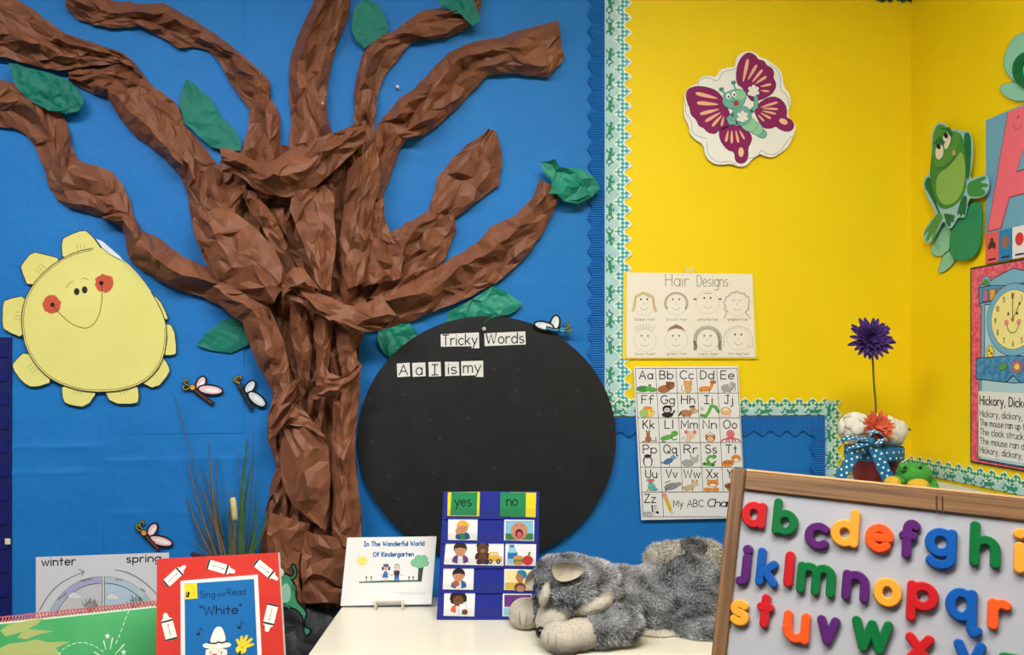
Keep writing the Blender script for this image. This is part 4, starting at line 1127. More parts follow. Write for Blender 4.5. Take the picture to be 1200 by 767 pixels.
a.o(B_(smooth([(248, 320), (255, 290), (300, 268), (345, 258), (385, 268), (398, 300), (385, 345), (360, 375), (310, 388), (265, 372), (246, 345)], 2)), TE, TD, .4)
a.e(*B_([(355, 300)])[0], 7, 6, TL2, -20)
for cx, cy in ((283, 305), (318, 292)): a.e(*B_([(cx, cy)])[0], 2.6, 3.6, WHITE, -10); a.e(*B_([(cx + 2, cy + 4)])[0], 1.0, 1.5, INK)
a.p(B_(smooth([(312, 345), (340, 332), (352, 352), (335, 366), (320, 362)], 1)), (190, 44, 48)); a.l(B_([(305, 340), (330, 335), (352, 326)]), .6, INK)
a.build('head', bf)

# ------------------------------------------------------------------ frog cut-out on lily pads (right wall)
def R_(P): return T(P, 1070, 130, .2543)
pads = thing('lily_pad_cutout', 'two green lily pad paper cutouts under the frog cutout', 'wall cutout', RW.at(1118, 320, 0))
for P, c, o in ((smooth([(130, 500), (160, 500), (178, 560), (170, 640), (140, 668), (100, 670), (80, 650), (85, 600), (115, 540)], 2), (140, 200, 172), .008),
                (smooth([(150, 640), (185, 655), (197, 685), (170, 720), (130, 748), (112, 740), (125, 700)], 2), (140, 200, 172), .008),
                (smooth([(170, 550), (230, 470), (270, 420), (305, 415), (320, 440), (320, 560), (305, 640), (270, 680), (215, 695), (180, 675), (168, 630)], 2), (44, 142, 96), .016)):
    q = sheet('lily_pad', RW, R_(P), o, .002, mat(c), pads)
    a = Art(RW, o + .0001); a.l(R_(P), .35, (24, 84, 60), True)
    if c[0] < 100: a.l(R_(smooth([(262, 480), (275, 462), (295, 470), (290, 488), (276, 482)], 2, False)), .5, (24, 90, 60)); a.l(R_(smooth([(180, 650), (195, 660), (205, 645), (190, 632)], 2, False)), .4, (24, 90, 60))
    else: a.l(R_(smooth([(98, 600), (105, 630), (125, 635), (122, 615), (108, 618)], 2, False)), .4, (60, 130, 104))
    a.build('pad_line', q)
fr = thing('frog_cutout', 'green cartoon frog cutout sitting on the right yellow wall', 'wall cutout', RW.at(1112, 290, 0))
GF, GM, GD, EDGE = (70, 140, 62), (140, 184, 92), (34, 112, 60), (150, 196, 200)
fo = smooth([(85, 110), (95, 75), (120, 50), (150, 60), (172, 85), (205, 82), (228, 95), (238, 90), (262, 98), (276, 150), (272, 240), (258, 318), (300, 300), (340, 290), (352, 345), (335, 390), (290, 404), (255, 400), (240, 490), (225, 492), (205, 490), (180, 540), (160, 540), (140, 500), (110, 560), (80, 610), (50, 605), (45, 560), (70, 515), (110, 480), (60, 390), (42, 330), (58, 300), (80, 280), (85, 180)], 1)
sheet('backing', RW, R_(fo), .022, .0015, mat(EDGE), fr)
def frog_part(nm, o, *ops):
    a = Art(RW, o)
    for f in ops: f(a)
    a.build(nm, fr)
frog_part('hind_leg', .0221, lambda a: a.p(R_(smooth([(60, 310), (80, 300), (100, 400), (120, 460), (140, 490), (130, 500), (85, 400), (50, 345)], 1)), GD),
          lambda a: a.p(R_(smooth([(120, 460), (140, 490), (110, 545), (95, 600), (85, 595), (92, 560), (70, 600), (55, 600), (75, 545), (50, 580), (52, 555), (80, 515)], 1)), (86, 150, 76)))
frog_part('hind_leg', .0221, lambda a: a.p(R_(smooth([(232, 100), (262, 100), (270, 160), (262, 300), (248, 330), (240, 200)], 1)), GD),
          lambda a: a.p(R_(smooth([(248, 330), (300, 310), (335, 298), (338, 312), (305, 330), (345, 335), (346, 350), (310, 352), (335, 368), (328, 388), (290, 398), (250, 390)], 1)), (64, 142, 74)))
frog_part('torso', .0224, lambda a: a.o(R_(smooth([(90, 180), (110, 120), (160, 95), (215, 95), (240, 160), (248, 280), (240, 380), (190, 440), (130, 455), (95, 400), (78, 300), (82, 240)], 2)), GF, (30, 84, 44), .5))
frog_part('belly', .0227, lambda a: a.p(R_(smooth([(118, 285), (160, 262), (200, 215), (222, 180), (240, 230), (240, 330), (210, 410), (150, 440), (110, 400), (104, 330)], 2)), GM))
frog_part('arm', .0229, lambda a: a.p(R_(smooth([(225, 395), (248, 385), (246, 440), (238, 485), (228, 470), (220, 490), (212, 468), (203, 485), (205, 460)], 1)), GD))
frog_part('arm', .0229, lambda a: a.p(R_(smooth([(140, 470), (165, 475), (195, 480), (185, 500), (190, 512), (172, 510), (172, 535), (158, 528), (148, 500)], 1)), GD))
frog_part('head', .0227, lambda a: a.p(R_(smooth([(90, 130), (100, 80), (122, 58), (150, 70), (170, 95), (210, 92), (218, 130), (190, 210), (150, 250), (105, 262), (85, 210)], 2)), (84, 150, 70)),
          lambda a: a.l(R_(smooth([(105, 265), (150, 258), (185, 222), (195, 190)], 2, False)), .5, (24, 70, 36)), lambda a: a.e(*R_([(188, 192)])[0], 1.8, 3.2, (214, 160, 124)))
for P in ([(100, 195), (108, 160), (125, 140), (140, 165), (142, 200), (125, 226), (108, 222)], [(135, 120), (150, 95), (170, 98), (177, 130), (165, 165), (150, 182), (140, 165)]):
    c = (sum(p[0] for p in P) / 7, sum(p[1] for p in P) / 7)
    frog_part('eye', .0231, lambda a: a.o(R_(smooth(P, 2)), (228, 228, 206), (40, 60, 40), .4), lambda a: a.e(*R_([(c[0] - 4, c[1] - 24)])[0], 2.4, 3.6, (26, 26, 24), -20),
              lambda a: a.p(R_([(P[0][0] - 12, P[0][1] - 40), (P[2][0] - 2, P[2][1] - 24), (P[3][0] + 8, P[3][1] - 22), (P[3][0], P[3][1] - 6), (P[1][0], P[1][1] - 8)]), GD))

# letter card and nursery rhyme poster, the far halves run out of the picture: mirror them on the wall itself
def mir(px, py, s0, off=0):
    s, t_ = RW.st(px, py); return RW.pt(2 * s0 - s, t_, off)
t = thing('letter_poster', 'blue poster with a big pink letter A and small pictures', 'poster', RW.at(1160, 310, 0))
sA = RW.st(1206, 200)[0]
s0, tb = RW.st(1158.5, 309); _, tt = RW.st(1158.5, 141); _, tm = RW.st(1158.5, 273)
s1 = 2 * sA - s0
def rp(s, t_, o): return RW.pt(s, t_, o)
b = MB(); b.prism([rp(s0, tb, .008), rp(s1, tb, .008), rp(s1, tt, .008), rp(s0, tt, .008)], RW.n, .0012, mat((110, 168, 196))); b.build('sheet', t)
pinkm = mat((238, 110, 126)); lnm = mat((120, 40, 60))
def wpoly(mb, pts, m): mb.add(pts, [tuple(range(len(pts)))], m)
hA = tt - tm
mb = MB()
sA0 = RW.st(1161, 272)[0]; wA = RW.st(1176, 270)[0] - sA0
top_l = RW.st(1185, 133)[0]
for o_, m_, gr in ((.0082, lnm, .0025), (.0084, pinkm, 0)):
    yb = tm + .004
    wpoly(mb, [rp(sA0 - gr, yb - gr, o_), rp(sA0 + wA + gr, yb - gr, o_), rp(sA + .01, tt - hA * .22, o_), rp(2 * sA - top_l + gr, tt - .004, o_), rp(top_l - gr, tt - .004, o_)], m_)
    wpoly(mb, [rp(2 * sA - sA0 + gr, yb - gr, o_ + .00005), rp(2 * sA - sA0 - wA - gr, yb - gr, o_ + .00005), rp(sA - .01, tt - hA * .22, o_ + .00005), rp(top_l - gr, tt - .004, o_ + .00005), rp(2 * sA - top_l + gr, tt - .004, o_ + .00005)], m_)
    sl = sA0 + wA * .9 + (top_l - sA0) * .25
    wpoly(mb, [rp(sl - .03, tm + hA * .26 - gr, o_ + .0001), rp(2 * sA - sl + .03, tm + hA * .26 - gr, o_ + .0001), rp(2 * sA - sl, tm + hA * .45 + gr, o_ + .0001), rp(sl, tm + hA * .45 + gr, o_ + .0001)], m_)
mb.build('letter', t)
a = Art(RW, .0087)
a.l(smooth([(1187, 146), (1190, 152), (1195, 151), (1198, 145)], 2, False), .5, (150, 40, 60)); a.l([(1191, 139), (1193, 137.5)], .5, (150, 40, 60)); a.e(1193.5, 136.5, .8, 1.1, INK)
a.build('letter_face', t)
cw = (RW.st(1174, 290)[0] - s0)
for i, c in enumerate(((232, 98, 96), (44, 130, 190), (230, 230, 226), (236, 190, 60), (110, 168, 196))):
    q0 = s0 + cw * i
    if q0 > s1 - .01: break
    q1 = min(q0 + cw, s1)
    mb = MB(); wpoly(mb, [rp(q0, tb, .0088), rp(q1, tb, .0088), rp(q1, tm - .002, .0088), rp(q0, tm - .002, .0088)], mat(c))
    o = mb.build('picture_square', t)
    mb = MB(); cs, ct = (q0 + q1) / 2, tb + (tm - tb) * .58; w = cw * .3
    pc = ((84, 50, 30), (150, 110, 84), (214, 60, 60), (80, 150, 70), (84, 50, 30))[i]
    wpoly(mb, [rp(cs + w * x, ct + w * y, .0090) for x, y in (smooth([(-.9, -1), (-1, 0), (-.5, .4), (-.4, 1.2), (.3, 1.3), (.4, .5), (1, 0), (.9, -1), (.3, -.6), (-.3, -.6)], 1) if i in (0, 4) else el(0, 0, 1, 1.15, 0, 16))], mat(pc))
    wpoly(mb, [rp(cs - w, tb + .006, .0090), rp(cs + w, tb + .006, .0090), rp(cs + w, tb + .011, .0090), rp(cs - w, tb + .011, .0090)], mat((60, 50, 50)))
    mb.build('small_picture', o)

t = thing('rhyme_poster', 'nursery rhyme poster with smiling clock and crayon red edge', 'poster', RW.at(1140, 545, 0))
def K_(P): return T(P, 1130, 300, 70 / 358.0)
sC = RW.st(1191, 374)[0]
l0, tb = RW.st(1138.5, 541); l1, tt = RW.st(1142.5, 313.5)
l0 = (l0 + l1) / 2; l1 = 2 * sC - l0
b = MB(); b.prism([rp(l0, tb, .008), rp(l1, tb, .008), rp(l1, tt, .008), rp(l0, tt, .008)], RW.n, .0012, mat((40, 34, 40))); b.build('sheet', t)
crm = paper('crayon_red', (214, 66, 92), (232, 120, 136), 90, bump=0)
crb = paper('crayon_blue', (44, 120, 176), (90, 156, 200), 80, bump=0)
def half(nm, P, m, o, line=True):
    """outline traced on the visible half, mirrored to the other half"""
    L_ = [RW.st(*p) for p in K_(P)]
    pts = [rp(s, q, o) for s, q in L_]
    pts2 = [rp(2 * sC - s, q, o) for s, q in reversed(L_[1:-1])]
    mb = MB(); allp = pts + pts2
    wpoly(mb, allp, m)
    if line:
        fl = [((p - RW.p0).dot(RW.u), (p - RW.p0).dot(RW.v)) for p in allp]
        for q in ribbon(fl + [fl[0]], .0022): wpoly(mb, [rp(x, y, o + .0001) for x, y in q], mat((36, 40, 60)))
    return mb.build(nm, t)
ins = .004
mb = MB(); wpoly(mb, [rp(l0 + ins, tb + ins, .0081), rp(l1 - ins, tb + ins, .0081), rp(l1 - ins, tt - ins, .0081), rp(l0 + ins, tt - ins, .0081)], crm); mb.build('crayon_edge', t)
pbl, sky = mat((120, 178, 206)), mat((176, 210, 222))
half('clock_case', [(312, 170), (110, 170), (110, 295), (120, 300), (118, 610), (108, 610), (100, 1218), (312, 1258)], pbl, .0083)
half('case_front', [(312, 290), (142, 290), (140, 610), (312, 620)], sky, .0086)
half('case_body', [(312, 760), (122, 735), (112, 1214), (312, 1250)], sky, .0086)
half('roof', [(312, 72), (200, 130), (145, 175), (312, 175)], pbl, .0087)
half('cornice', [(312, 150), (105, 190), (108, 285), (312, 240)], mat((86, 150, 190)), .0085)
half('flower_band', [(312, 595), (92, 612), (90, 735), (270, 755), (312, 712)], crb, .0090)
for q, (x0, c) in enumerate(((110, (178, 116, 156)), (152, (238, 164, 52)), (196, (178, 116, 156)))):
    a = Art(RW, .0091); a.o(K_([(x0, 206 - q * 6), (x0 + 32, 202 - q * 6), (x0 + 32, 268 - q * 6), (x0, 272 - q * 6)]), c, (36, 40, 60), .5); a.build('coloured_tile', t)
a = Art(RW, .0091); a.o(K_(el(132, 148, 24, 30)), (120, 178, 206), INK, .5); a.e(*K_([(130, 158)])[0], 3.4, 4, (70, 150, 76)); a.build('finial', t)
# clock face: circles about the clock centre in wall coordinates
cs_, ct_ = RW.st(*K_([(312, 380)])[0]); rad = ct_ - RW.st(*K_([(312, 560)])[0])[1]
def ring(r0, m, o, nm, par=None):
    mb = MB(); wpoly(mb, [rp(cs_ + r0 * math.cos(g), ct_ + r0 * math.sin(g), o) for g in np.linspace(0, 2 * PI, 49)[:-1]], m); return mb.build(nm, par or t)
ring(rad * 1.22, mat((36, 40, 60)), .0092, 'clock_outline'); ring(rad * 1.2, pbl, .0093, 'clock_rim'); ring(rad * 1.0, mat((36, 40, 60)), .0094, 'dial_outline')
dial = ring(rad * .985, mat((240, 230, 150)), .0095, 'dial')
def wst(pts, w, m, o, mb):
    for q in ribbon(pts, w): wpoly(mb, [rp(cs_ + x * rad, ct_ + y * rad, o) for x, y in q], m)
mb = MB()
for hh in range(1, 13):
    g = PI / 2 - hh * PI / 6
    W_, sts = text_strokes(str(hh), .12)
    for st in sts: [wpoly(mb, [rp(cs_ + x * rad, ct_ + y * rad, .0097) for x, y in q], mat((110, 100, 70))) for q in ribbon([(.8 * math.cos(g) + (x - W_ / 2) * .15, .8 * math.sin(g) + (y - .5) * .17) for x, y in st], .028)]
mb.build('numerals', dial)
for P, nm in (([(0, 0), (0, .78)], 'minute_hand'), ([(0, 0), (.3, .5)], 'hour_hand')):
    mb = MB(); brm = mat((130, 84, 40))
    for q in ribbon(P, .035): wpoly(mb, [rp(cs_ + x * rad, ct_ + y * rad, .0098) for x, y in q], brm)
    dx, dy = P[1]; L = math.hypot(dx, dy); dx /= L; dy /= L
    wpoly(mb, [rp(cs_ + (P[1][0] + x * dx - y * dy) * rad, ct_ + (P[1][1] + x * dy + y * dx) * rad, .0099) for x, y in ((.12, 0), (-.02, .06), (-.02, -.06))], brm); mb.build(nm, dial)
mb = MB()
for sx in (-1, 1):
    wpoly(mb, [rp(cs_ + (sx * .28 + .1 * math.cos(g)) * rad, ct_ + (-.09 + .1 * math.sin(g)) * rad, .0098) for g in np.linspace(0, 6.28, 17)[:-1]], mat((236, 140, 140)))
    wpoly(mb, [rp(cs_ + (sx * .2 + .04 * math.cos(g)) * rad, ct_ + (.2 + .06 * math.sin(g)) * rad, .0098) for g in np.linspace(0, 6.28, 13)[:-1]], mat(INK))
for q in ribbon([(.26 * math.cos(g), -.14 + .3 * math.sin(g)) for g in np.linspace(PI, 2 * PI, 15)], .025): wpoly(mb, [rp(cs_ + x * rad, ct_ + y * rad, .0098) for x, y in q], mat(INK))
wpoly(mb, [rp(cs_ + .07 * rad * math.cos(g), ct_ + .07 * rad * math.sin(g), .0100) for g in np.linspace(0, 6.28, 13)[:-1]], mat((190, 110, 60)))
mb.build('smile', dial)
a = Art(RW, .0092); a.o(K_(el(155, 572, 22, 34)), (240, 214, 70), INK, .5); a.e(*K_([(148, 566)])[0], 1.2, 1.6, (130, 100, 20)); a.e(*K_([(162, 582)])[0], 1.2, 1.6, (130, 100, 20)); a.build('cheese_wedge', t)
a = Art(RW, .0092); a.o(K_(smooth([(200, 665), (225, 640), (260, 645), (250, 675), (220, 688)], 2)), (96, 164, 72), INK, .4); a.build('leaf_picture', t)
a = Art(RW, .0092)
for g in range(0, 360, 45): a.o(K_(el(316 + 24 * math.cos(math.radians(g)), 662 + 28 * math.sin(math.radians(g)), 13, 14)), (178, 120, 140), INK, .3)
a.e(*K_([(316, 662)])[0], 3, 3.6, (240, 210, 70)); a.build('flower_picture', t)
def rtext(nm, s, px, py, h_px, wpx, per):
    x, y = RW.st(px, py); hh = RW.st(px, py - h_px)[1] - y
    W_, sts = text_strokes(s, .2); mb = MB()
    for st in sts:
        for q in ribbon([(x + a_ * hh * per, y + b_ * hh) for a_, b_ in st], wpx * hh / h_px): wpoly(mb, [rp(u, v, .0097) for u, v in q], mat((30, 32, 40)))
    mb.build(nm, t)
x0, y0 = RW.st(1150.5, 458); x1, y1 = RW.st(1150, 534)
mb = MB(); wpoly(mb, [rp(x0, y1, .0093), rp(2 * sC - x0, y1, .0093), rp(2 * sC - x0, y0, .0093), rp(x0, y0, .0093)], mat((228, 230, 226))); mb.build('text_panel', t)
rtext('rhyme_title', 'Hickory, Dickory, Dock!', 1152.5, 473.5, 10, 1.4, .90)
for i, s in enumerate(('Hickory, dickory, dock,', 'The mouse ran up the clock.', 'The clock struck one,', 'The mouse ran down,', 'Hickory, dickory, dock!')):
    rtext('rhyme_line', s, 1152.5, 487.5 + i * 10.6, 7.4, .85, .93 if len(s) < 25 else .80)

# lily pad with felt letter at the upper right, and feet of a cut-out above the frame
t = thing('lily_pad_letter', 'pale lily pad cutout with dark green felt letter, upper right', 'wall cutout', RW.at(1185, 120, 0))
for P in (smooth([(1176, 82), (1176, 66), (1184, 48), (1196, 38), (1215, 34), (1232, 50), (1236, 80), (1215, 100), (1192, 100)], 2), smooth([(1170, 100), (1184, 97), (1205, 92), (1232, 90), (1225, 108), (1204, 118), (1186, 118), (1174, 110)], 2)):
    o = sheet('lily_pad', RW, P, .009, .0015, mat((142, 206, 180)), t); a = Art(RW, .0091); a.l(P, .4, (60, 130, 110), True); a.build('pad_line', o)
mb = MB(); felt = paper('green_felt', (20, 116, 62), (16, 104, 54), 60, rough=.95, bump=.4, bscale=300, bdist=.002)
for P in (ribbon(el(1206, 82, 15, 17, 0, 20, 20, 330), 10, caps=True)):
    mb.prism([RW.at(x, y, .015) for x, y in P], RW.n, .006, felt)
mb.build('felt_letter', t)
t = thing('frog_feet_cutout', 'dark green cutout whose feet show at the top edge of the back wall', 'wall cutout', BW.at(1050, 6, 0))
for cx in (1034, 1058):
    sheet('foot', BW, smooth([(cx - 6, -12), (cx + 12, -12), (cx + 14, 0), (cx + 9, 3), (cx + 5, -1), (cx + 1, 3.5), (cx - 3, 0), (cx - 7, 2)], 1), .008, .0015, mat((30, 80, 60)), t)
sheet('body', BW, smooth([(1028, -12), (1026, -50), (1046, -70), (1068, -52), (1070, -12)], 2), .0095, .0015, mat((52, 130, 76)), t)

# ------------------------------------------------------------------ seasons poster, navy pocket chart
def W_(P): return T(P, 0, 635, 200 / 1162.0)
t = thing('seasons_poster', 'white seasons poster reading winter and spring with half circle chart', 'poster', BW.at(120, 760, 0))
sheet('sheet', BW, [(42, 652.5), (198, 647), (203, 790), (42, 795)], .008, .0012, mat((216, 218, 222)), t)
a = Art(BW, .0081); a.t('winter', 49, 88, 662.6, 9.4, 1.5, (38, 38, 42), slope=-.03); a.t('spring', 148.5, 188, 658.6, 8.6, 1.5, (38, 38, 42), slope=-.03); a.build('lettering', t)
ccx, ccy = 121, 741
a = Art(BW, .0081)
for x0, x1, side in ((180, 269, -1), (271, 360, 1)):
    dx = side * 1.4
    for r0, r1, A0, A1, c in ((66, 58.5, x0, x0 + 45, (182, 190, 206) if side < 0 else (186, 206, 218)), (66, 58.5, x0 + 45, x1, (176, 176, 212) if side < 0 else (170, 200, 196))):
        a.p([(ccx + dx + p[0] - 0, p[1]) for p in el(0, ccy, r0, r0, 0, 16, A0, A1)] + [(ccx + dx + p[0], p[1]) for p in reversed(el(0, ccy, r1, r1, 0, 16, A0, A1))], c)
    a.p([(ccx + dx, ccy)] + [(ccx + dx + p[0], p[1]) for p in el(0, ccy, 58, 58, 0, 24, x0, x1)], (206, 208, 212) if side < 0 else (186, 212, 226))
    a.l([(ccx + dx + p[0], p[1]) for p in el(0, ccy, 58, 58, 0, 24, x0, x1)], .7, INK)
    a.l([(ccx + dx + p[0], p[1]) for p in el(0, ccy, 66, 66, 0, 24, x0, x1)], .4, (130, 140, 160))
    a.l([(ccx + dx, ccy), (ccx + dx, ccy - 66)], .6, INK)
a.build('wheel', t)
a = Art(BW, .0086)
for pts in ([(46, 715), (56, 697), (72, 681), (98, 669.5)],): a.l(smooth(pts, 2, False), .9, (110, 110, 114)); a.l([(92, 666.5), (98.5, 669.3), (95.5, 674.5)], .9, (110, 110, 114))
a.l(smooth([(135, 667.5), (150, 670), (168, 680), (186, 698)], 2, False), .9, (110, 110, 114))
a.build('arrow', t)
for bx, by in ((105, 712), (158, 709)):
    a = Art(BW, .0086)
    r = random.Random(bx)
    for g in range(-70, 71, 20):
        c, s = math.sin(math.radians(g)), math.cos(math.radians(g))
        a.l([(bx, by + 6), (bx + c * 6, by - s * 5), (bx + c * 11 + r.uniform(-2, 2), by - s * 12)], .6, (56, 58, 56)); a.l([(bx + c * 6, by - s * 5), (bx + c * 8 + 3, by - s * 10)], .5, (56, 58, 56))
    a.build('bare_tree', t)
for cx, cy in ((88, 697), (132, 698)):
    a = Art(BW, .0086)
    P = smooth([(cx - 9, cy + 4), (cx - 7, cy - 1), (cx - 2, cy - 4), (cx + 4, cy - 2), (cx + 8, cy + 1), (cx + 9, cy + 4)], 2); a.p(P, (226, 228, 232)); a.l(P, .4, (160, 164, 170), True); a.build('cloud', t)
a = Art(BW, .0087)
a.t('January', 68, 78, 703, 2.6, .35, (90, 90, 110), slope=-.8); a.t('February', 94, 108, 681.5, 2.6, .35, (90, 90, 110), slope=-.2); a.t('March', 135, 143, 679.6, 2.6, .35, (90, 90, 110), slope=.12); a.t('April', 165, 170, 690, 2.6, .35, (90, 90, 110), slope=.7)
a.build('month_names', t)

navy = paper('navy_pocket_fabric', (20, 30, 98), (16, 24, 84), 30, rough=.6, bump=.3, bscale=200)
pz1, pz0 = BW.st(8, 395)[1], BW.st(8, 730)[1]
xe = BW.st(15.5, 560)[0]; xs = xe - .46
t = thing('pocket_chart', 'navy blue fabric pocket chart at the left edge', 'pocket chart', (xs + .2, 0, pz0))
b = MB(); b.prism([Vector((x, -.009, z)) for x, z in ((xs, pz0), (xe, pz0), (xe, pz1), (xs, pz1))], BW.n, .003, navy); b.build('backing', t)
n = 12
for i in range(n):
    z = pz0 + (pz1 - pz0) * (i + .15) / n; hh = (pz1 - pz0) / n
    b = MB(); b.box((xs + .23, -.0105, z + hh * .30), .445, .002, hh * .55, mat((24, 32, 104), .35, .4)); o = b.build('pocket', t)
    b = MB(); b.box((xe - .055, -.0120, z + hh * .35), .055, .0008, hh * .38, mat((34, 34, 38), .5)); b.build('dark_card', o)
b = MB(); b.box(BW.at(9, 634, .0128), .013, .001, .015, mat((222, 214, 186))); b.build('small_tag', t)

# ================================================================== furniture and things in front
def cam_plane(px, py, d, tilt, yaw=0.0, roll=0.0):
    """plane facing the camera, leaning back by tilt degrees, through the point at camera depth d"""
    a = math.radians(tilt); y = math.radians(yaw)
    f = FWD * math.cos(y) + RGT * math.sin(y)
    n = -f * math.cos(a) + UP * math.sin(a)
    u = UP.cross(n).normalized(); v = n.cross(u)
    c, s = math.cos(math.radians(roll)), math.sin(math.radians(roll))
    return Plane(at_depth(px, py, d), n, u * c + v * s)

ZT = .75                                   # table top
def on_table(px, py): return CAM + ray(px, py) * ((CAM.z - ZT) * F / (py - PCY))
lam = paper('white_laminate', (226, 221, 204), (222, 216, 198), 3, rough=.3, spec=.45, bump=0)
AXC = (RGT, FWD, UP)
# ------------------------------------------------------------------ white table
dF, dB = .6 * F / (766.5 - PCY), 2.06
xl0 = (360 - PCX) / F * dF
xr = .475
tb_ = thing('white_table', 'white laminate table carrying the plush dog and picture cards', 'table', CAM + RGT * ((xl0 + xr) / 2) + FWD * ((dF + dB) / 2) - UP * CAM.z)
c = CAM + RGT * ((xl0 + xr) / 2) + FWD * ((dF + dB) / 2) + UP * (ZT - CAM.z - .0135)
b = MB(); b.box(c, xr - xl0, dB - dF, .025, lam, AXC, .003); b.build('table_top', tb_)
b = MB(); b.box(c + UP * -.03, xr - xl0 - .06, dB - dF - .06, .035, mat((120, 118, 112)), AXC); b.build('apron', tb_)
for sx in (-1, 1):
    for sy in (-1, 1):
        p = c + RGT * (sx * ((xr - xl0) / 2 - .05)) + FWD * (sy * ((dB - dF) / 2 - .05))
        b = MB(); b.tube([Vector((p.x, p.y, .0)), Vector((p.x, p.y, ZT - .06))], .016, mat((150, 150, 150), .3, .7), 12); b.build('leg', tb_)

# ------------------------------------------------------------------ kindergarten card on its wire stand
pl = cam_plane(452, 711, .6 * F / (711 - PCY) + .004, 14)
def N_(P): return T(P, 390, 610, 140 / 684.0)
cp = [(399, 709.5), (505.5, 707.5), (511.5, 628), (407, 629.5)]
t = thing('kindergarten_card', 'white printed card reading In The Wonderful World Of Kindergarten', 'card', on_table(452, 713))
b = MB(); b.prism([pl.at(x, y, .006) for x, y in cp], pl.n, .008, mat((234, 234, 232), .35, .4), mat((206, 190, 156))); b.build('board', t)
a = Art(pl, .0061)
TB = (40, 110, 170)
a.t('In The Wonderful World', 427, 497, 639.6, 5, 1.25, TB, slope=-.012, gap=.26); a.build('lettering', t)
a = Art(pl, .0061); a.t('Of Kindergarten', 437.5, 484.5, 651.8, 5, 1.25, TB, slope=-.012, gap=.26); a.build('lettering', t)
a = Art(pl, .0061)
for g in range(0, 360, 30):
    q = N_([(168 + 38 * math.cos(math.radians(g)), 228 + 36 * math.sin(math.radians(g)))])[0]; a.l([N_([(168, 228)])[0], q], .5, (232, 206, 70))
a.e(*N_([(168, 228)])[0], 4.6, 4.6, (240, 226, 90)); a.build('sun_picture', t)
a = Art(pl, .0061)
a.p(N_([(150, 348), (300, 340), (510, 338), (510, 347), (300, 352), (150, 356)]), (60, 120, 80))
for x in (192, 220, 436, 460): a.l(N_([(x, 345), (x, 325)]), .8, (50, 60, 56)); a.e(*N_([(x, 322)])[0], .9, 1.2, (50, 60, 56))
a.build('grass_line', t)
a = Art(pl, .0061)
a.p(N_([(486, 345), (490, 262), (520, 262), (508, 345)]), (70, 66, 64))
for dx, dy, rr in ((470, 240, 22), (492, 218, 22), (520, 218, 22), (530, 242, 18), (498, 246, 26)): a.e(*N_([(dx, dy)])[0], rr * .205 + .4, rr * .19 + .4, (60, 110, 84))
for dx, dy, rr in ((470, 240, 22), (492, 218, 22), (520, 218, 22), (530, 242, 18), (498, 246, 26)): a.e(*N_([(dx, dy)])[0], rr * .205, rr * .19, (128, 196, 152))
a.build('tree_picture', t)
for kx, girl in ((305, 1), (367, 0)):
    a = Art(pl, .0061); SK = (206, 176, 150)
    a.l(N_([(kx - 34, 312), (kx, 298), (kx + 32, 312)]), .9, SK)
    if girl:
        for dx in (-18, 18): a.e(*N_([(kx + dx, 272)])[0], 1.4, 2.4, (54, 70, 110))
        a.p(N_([(kx - 9, 288), (kx + 6, 288), (kx + 12, 325), (kx - 24, 325)]), (50, 110, 180)); a.e(*N_([(kx, 268)])[0], 3.0, 3.6, SK); a.e(*N_([(kx, 254)])[0], 3.2, 1.6, (54, 70, 110)); a.p(N_([(kx - 16, 246), (kx, 254), (kx + 16, 246), (kx + 14, 262), (kx, 256), (kx - 14, 262)]), (60, 90, 150))
        for dx in (-10, 3): a.l(N_([(kx + dx, 325), (kx + dx, 346)]), .8, SK)
    else:
        a.p(N_([(kx - 20, 285), (kx + 18, 285), (kx + 12, 315), (kx - 14, 315)]), (54, 56, 70)); a.p(N_([(kx - 14, 314), (kx + 12, 314), (kx + 12, 346), (kx + 1, 346), (kx, 326), (kx - 4, 346), (kx - 14, 346)]), (50, 100, 170)); a.e(*N_([(kx, 266)])[0], 3.0, 3.6, (226, 206, 184)); a.l(N_(el(kx, 266, 15, 18)), .4, (110, 100, 90), True); a.l(N_([(kx - 12, 252), (kx, 247), (kx + 12, 252)]), .8, (110, 90, 70))
        for dx in (-14, 6): a.e(*N_([(kx + dx, 347)])[0], 1.6, .8, INK)
    for dx in (-5, 5): a.e(*N_([(kx + dx, 265)])[0], .35, .5, INK)
    a.build('child_picture', t)
a = Art(pl, .0061); a.l(N_([(350, 410), (535, 410)]), .3, (160, 160, 160)); a.l(N_([(390, 417), (535, 417)]), .3, (170, 170, 170)); a.l(N_([(150, 385), (570, 388)]), .2, (216, 216, 214)); a.build('caption_line', t)
wr = mat((214, 206, 186), .35, .5)
t = thing('wire_card_stand', 'cream wire stand holding the kindergarten card', 'card stand', on_table(455, 714))
for px in (439.5, 471.5):
    f0 = on_table(px, 714.5) + UP * .0022
    b = MB(); up_ = pl.at(px, 706, .012)
    b.tube([up_ + UP * .004, f0 + UP * .008, f0, f0 + FWD * .03, f0 + FWD * .09], .0022, wr, 8); b.build('foot', t)
    b = MB(); q0 = f0 + FWD * .09; b.tube([q0, q0 + UP * .012 - FWD * .004, pl.at(px, 665, -.012) + FWD * .004], .0018, wr, 8); b.build('back_wire', t)
b = MB(); b.tube([pl.at(437, 706.3, .012) + UP * .004, pl.at(474, 705.8, .012) + UP * .004], .0022, wr, 8); b.build('front_bar', t)

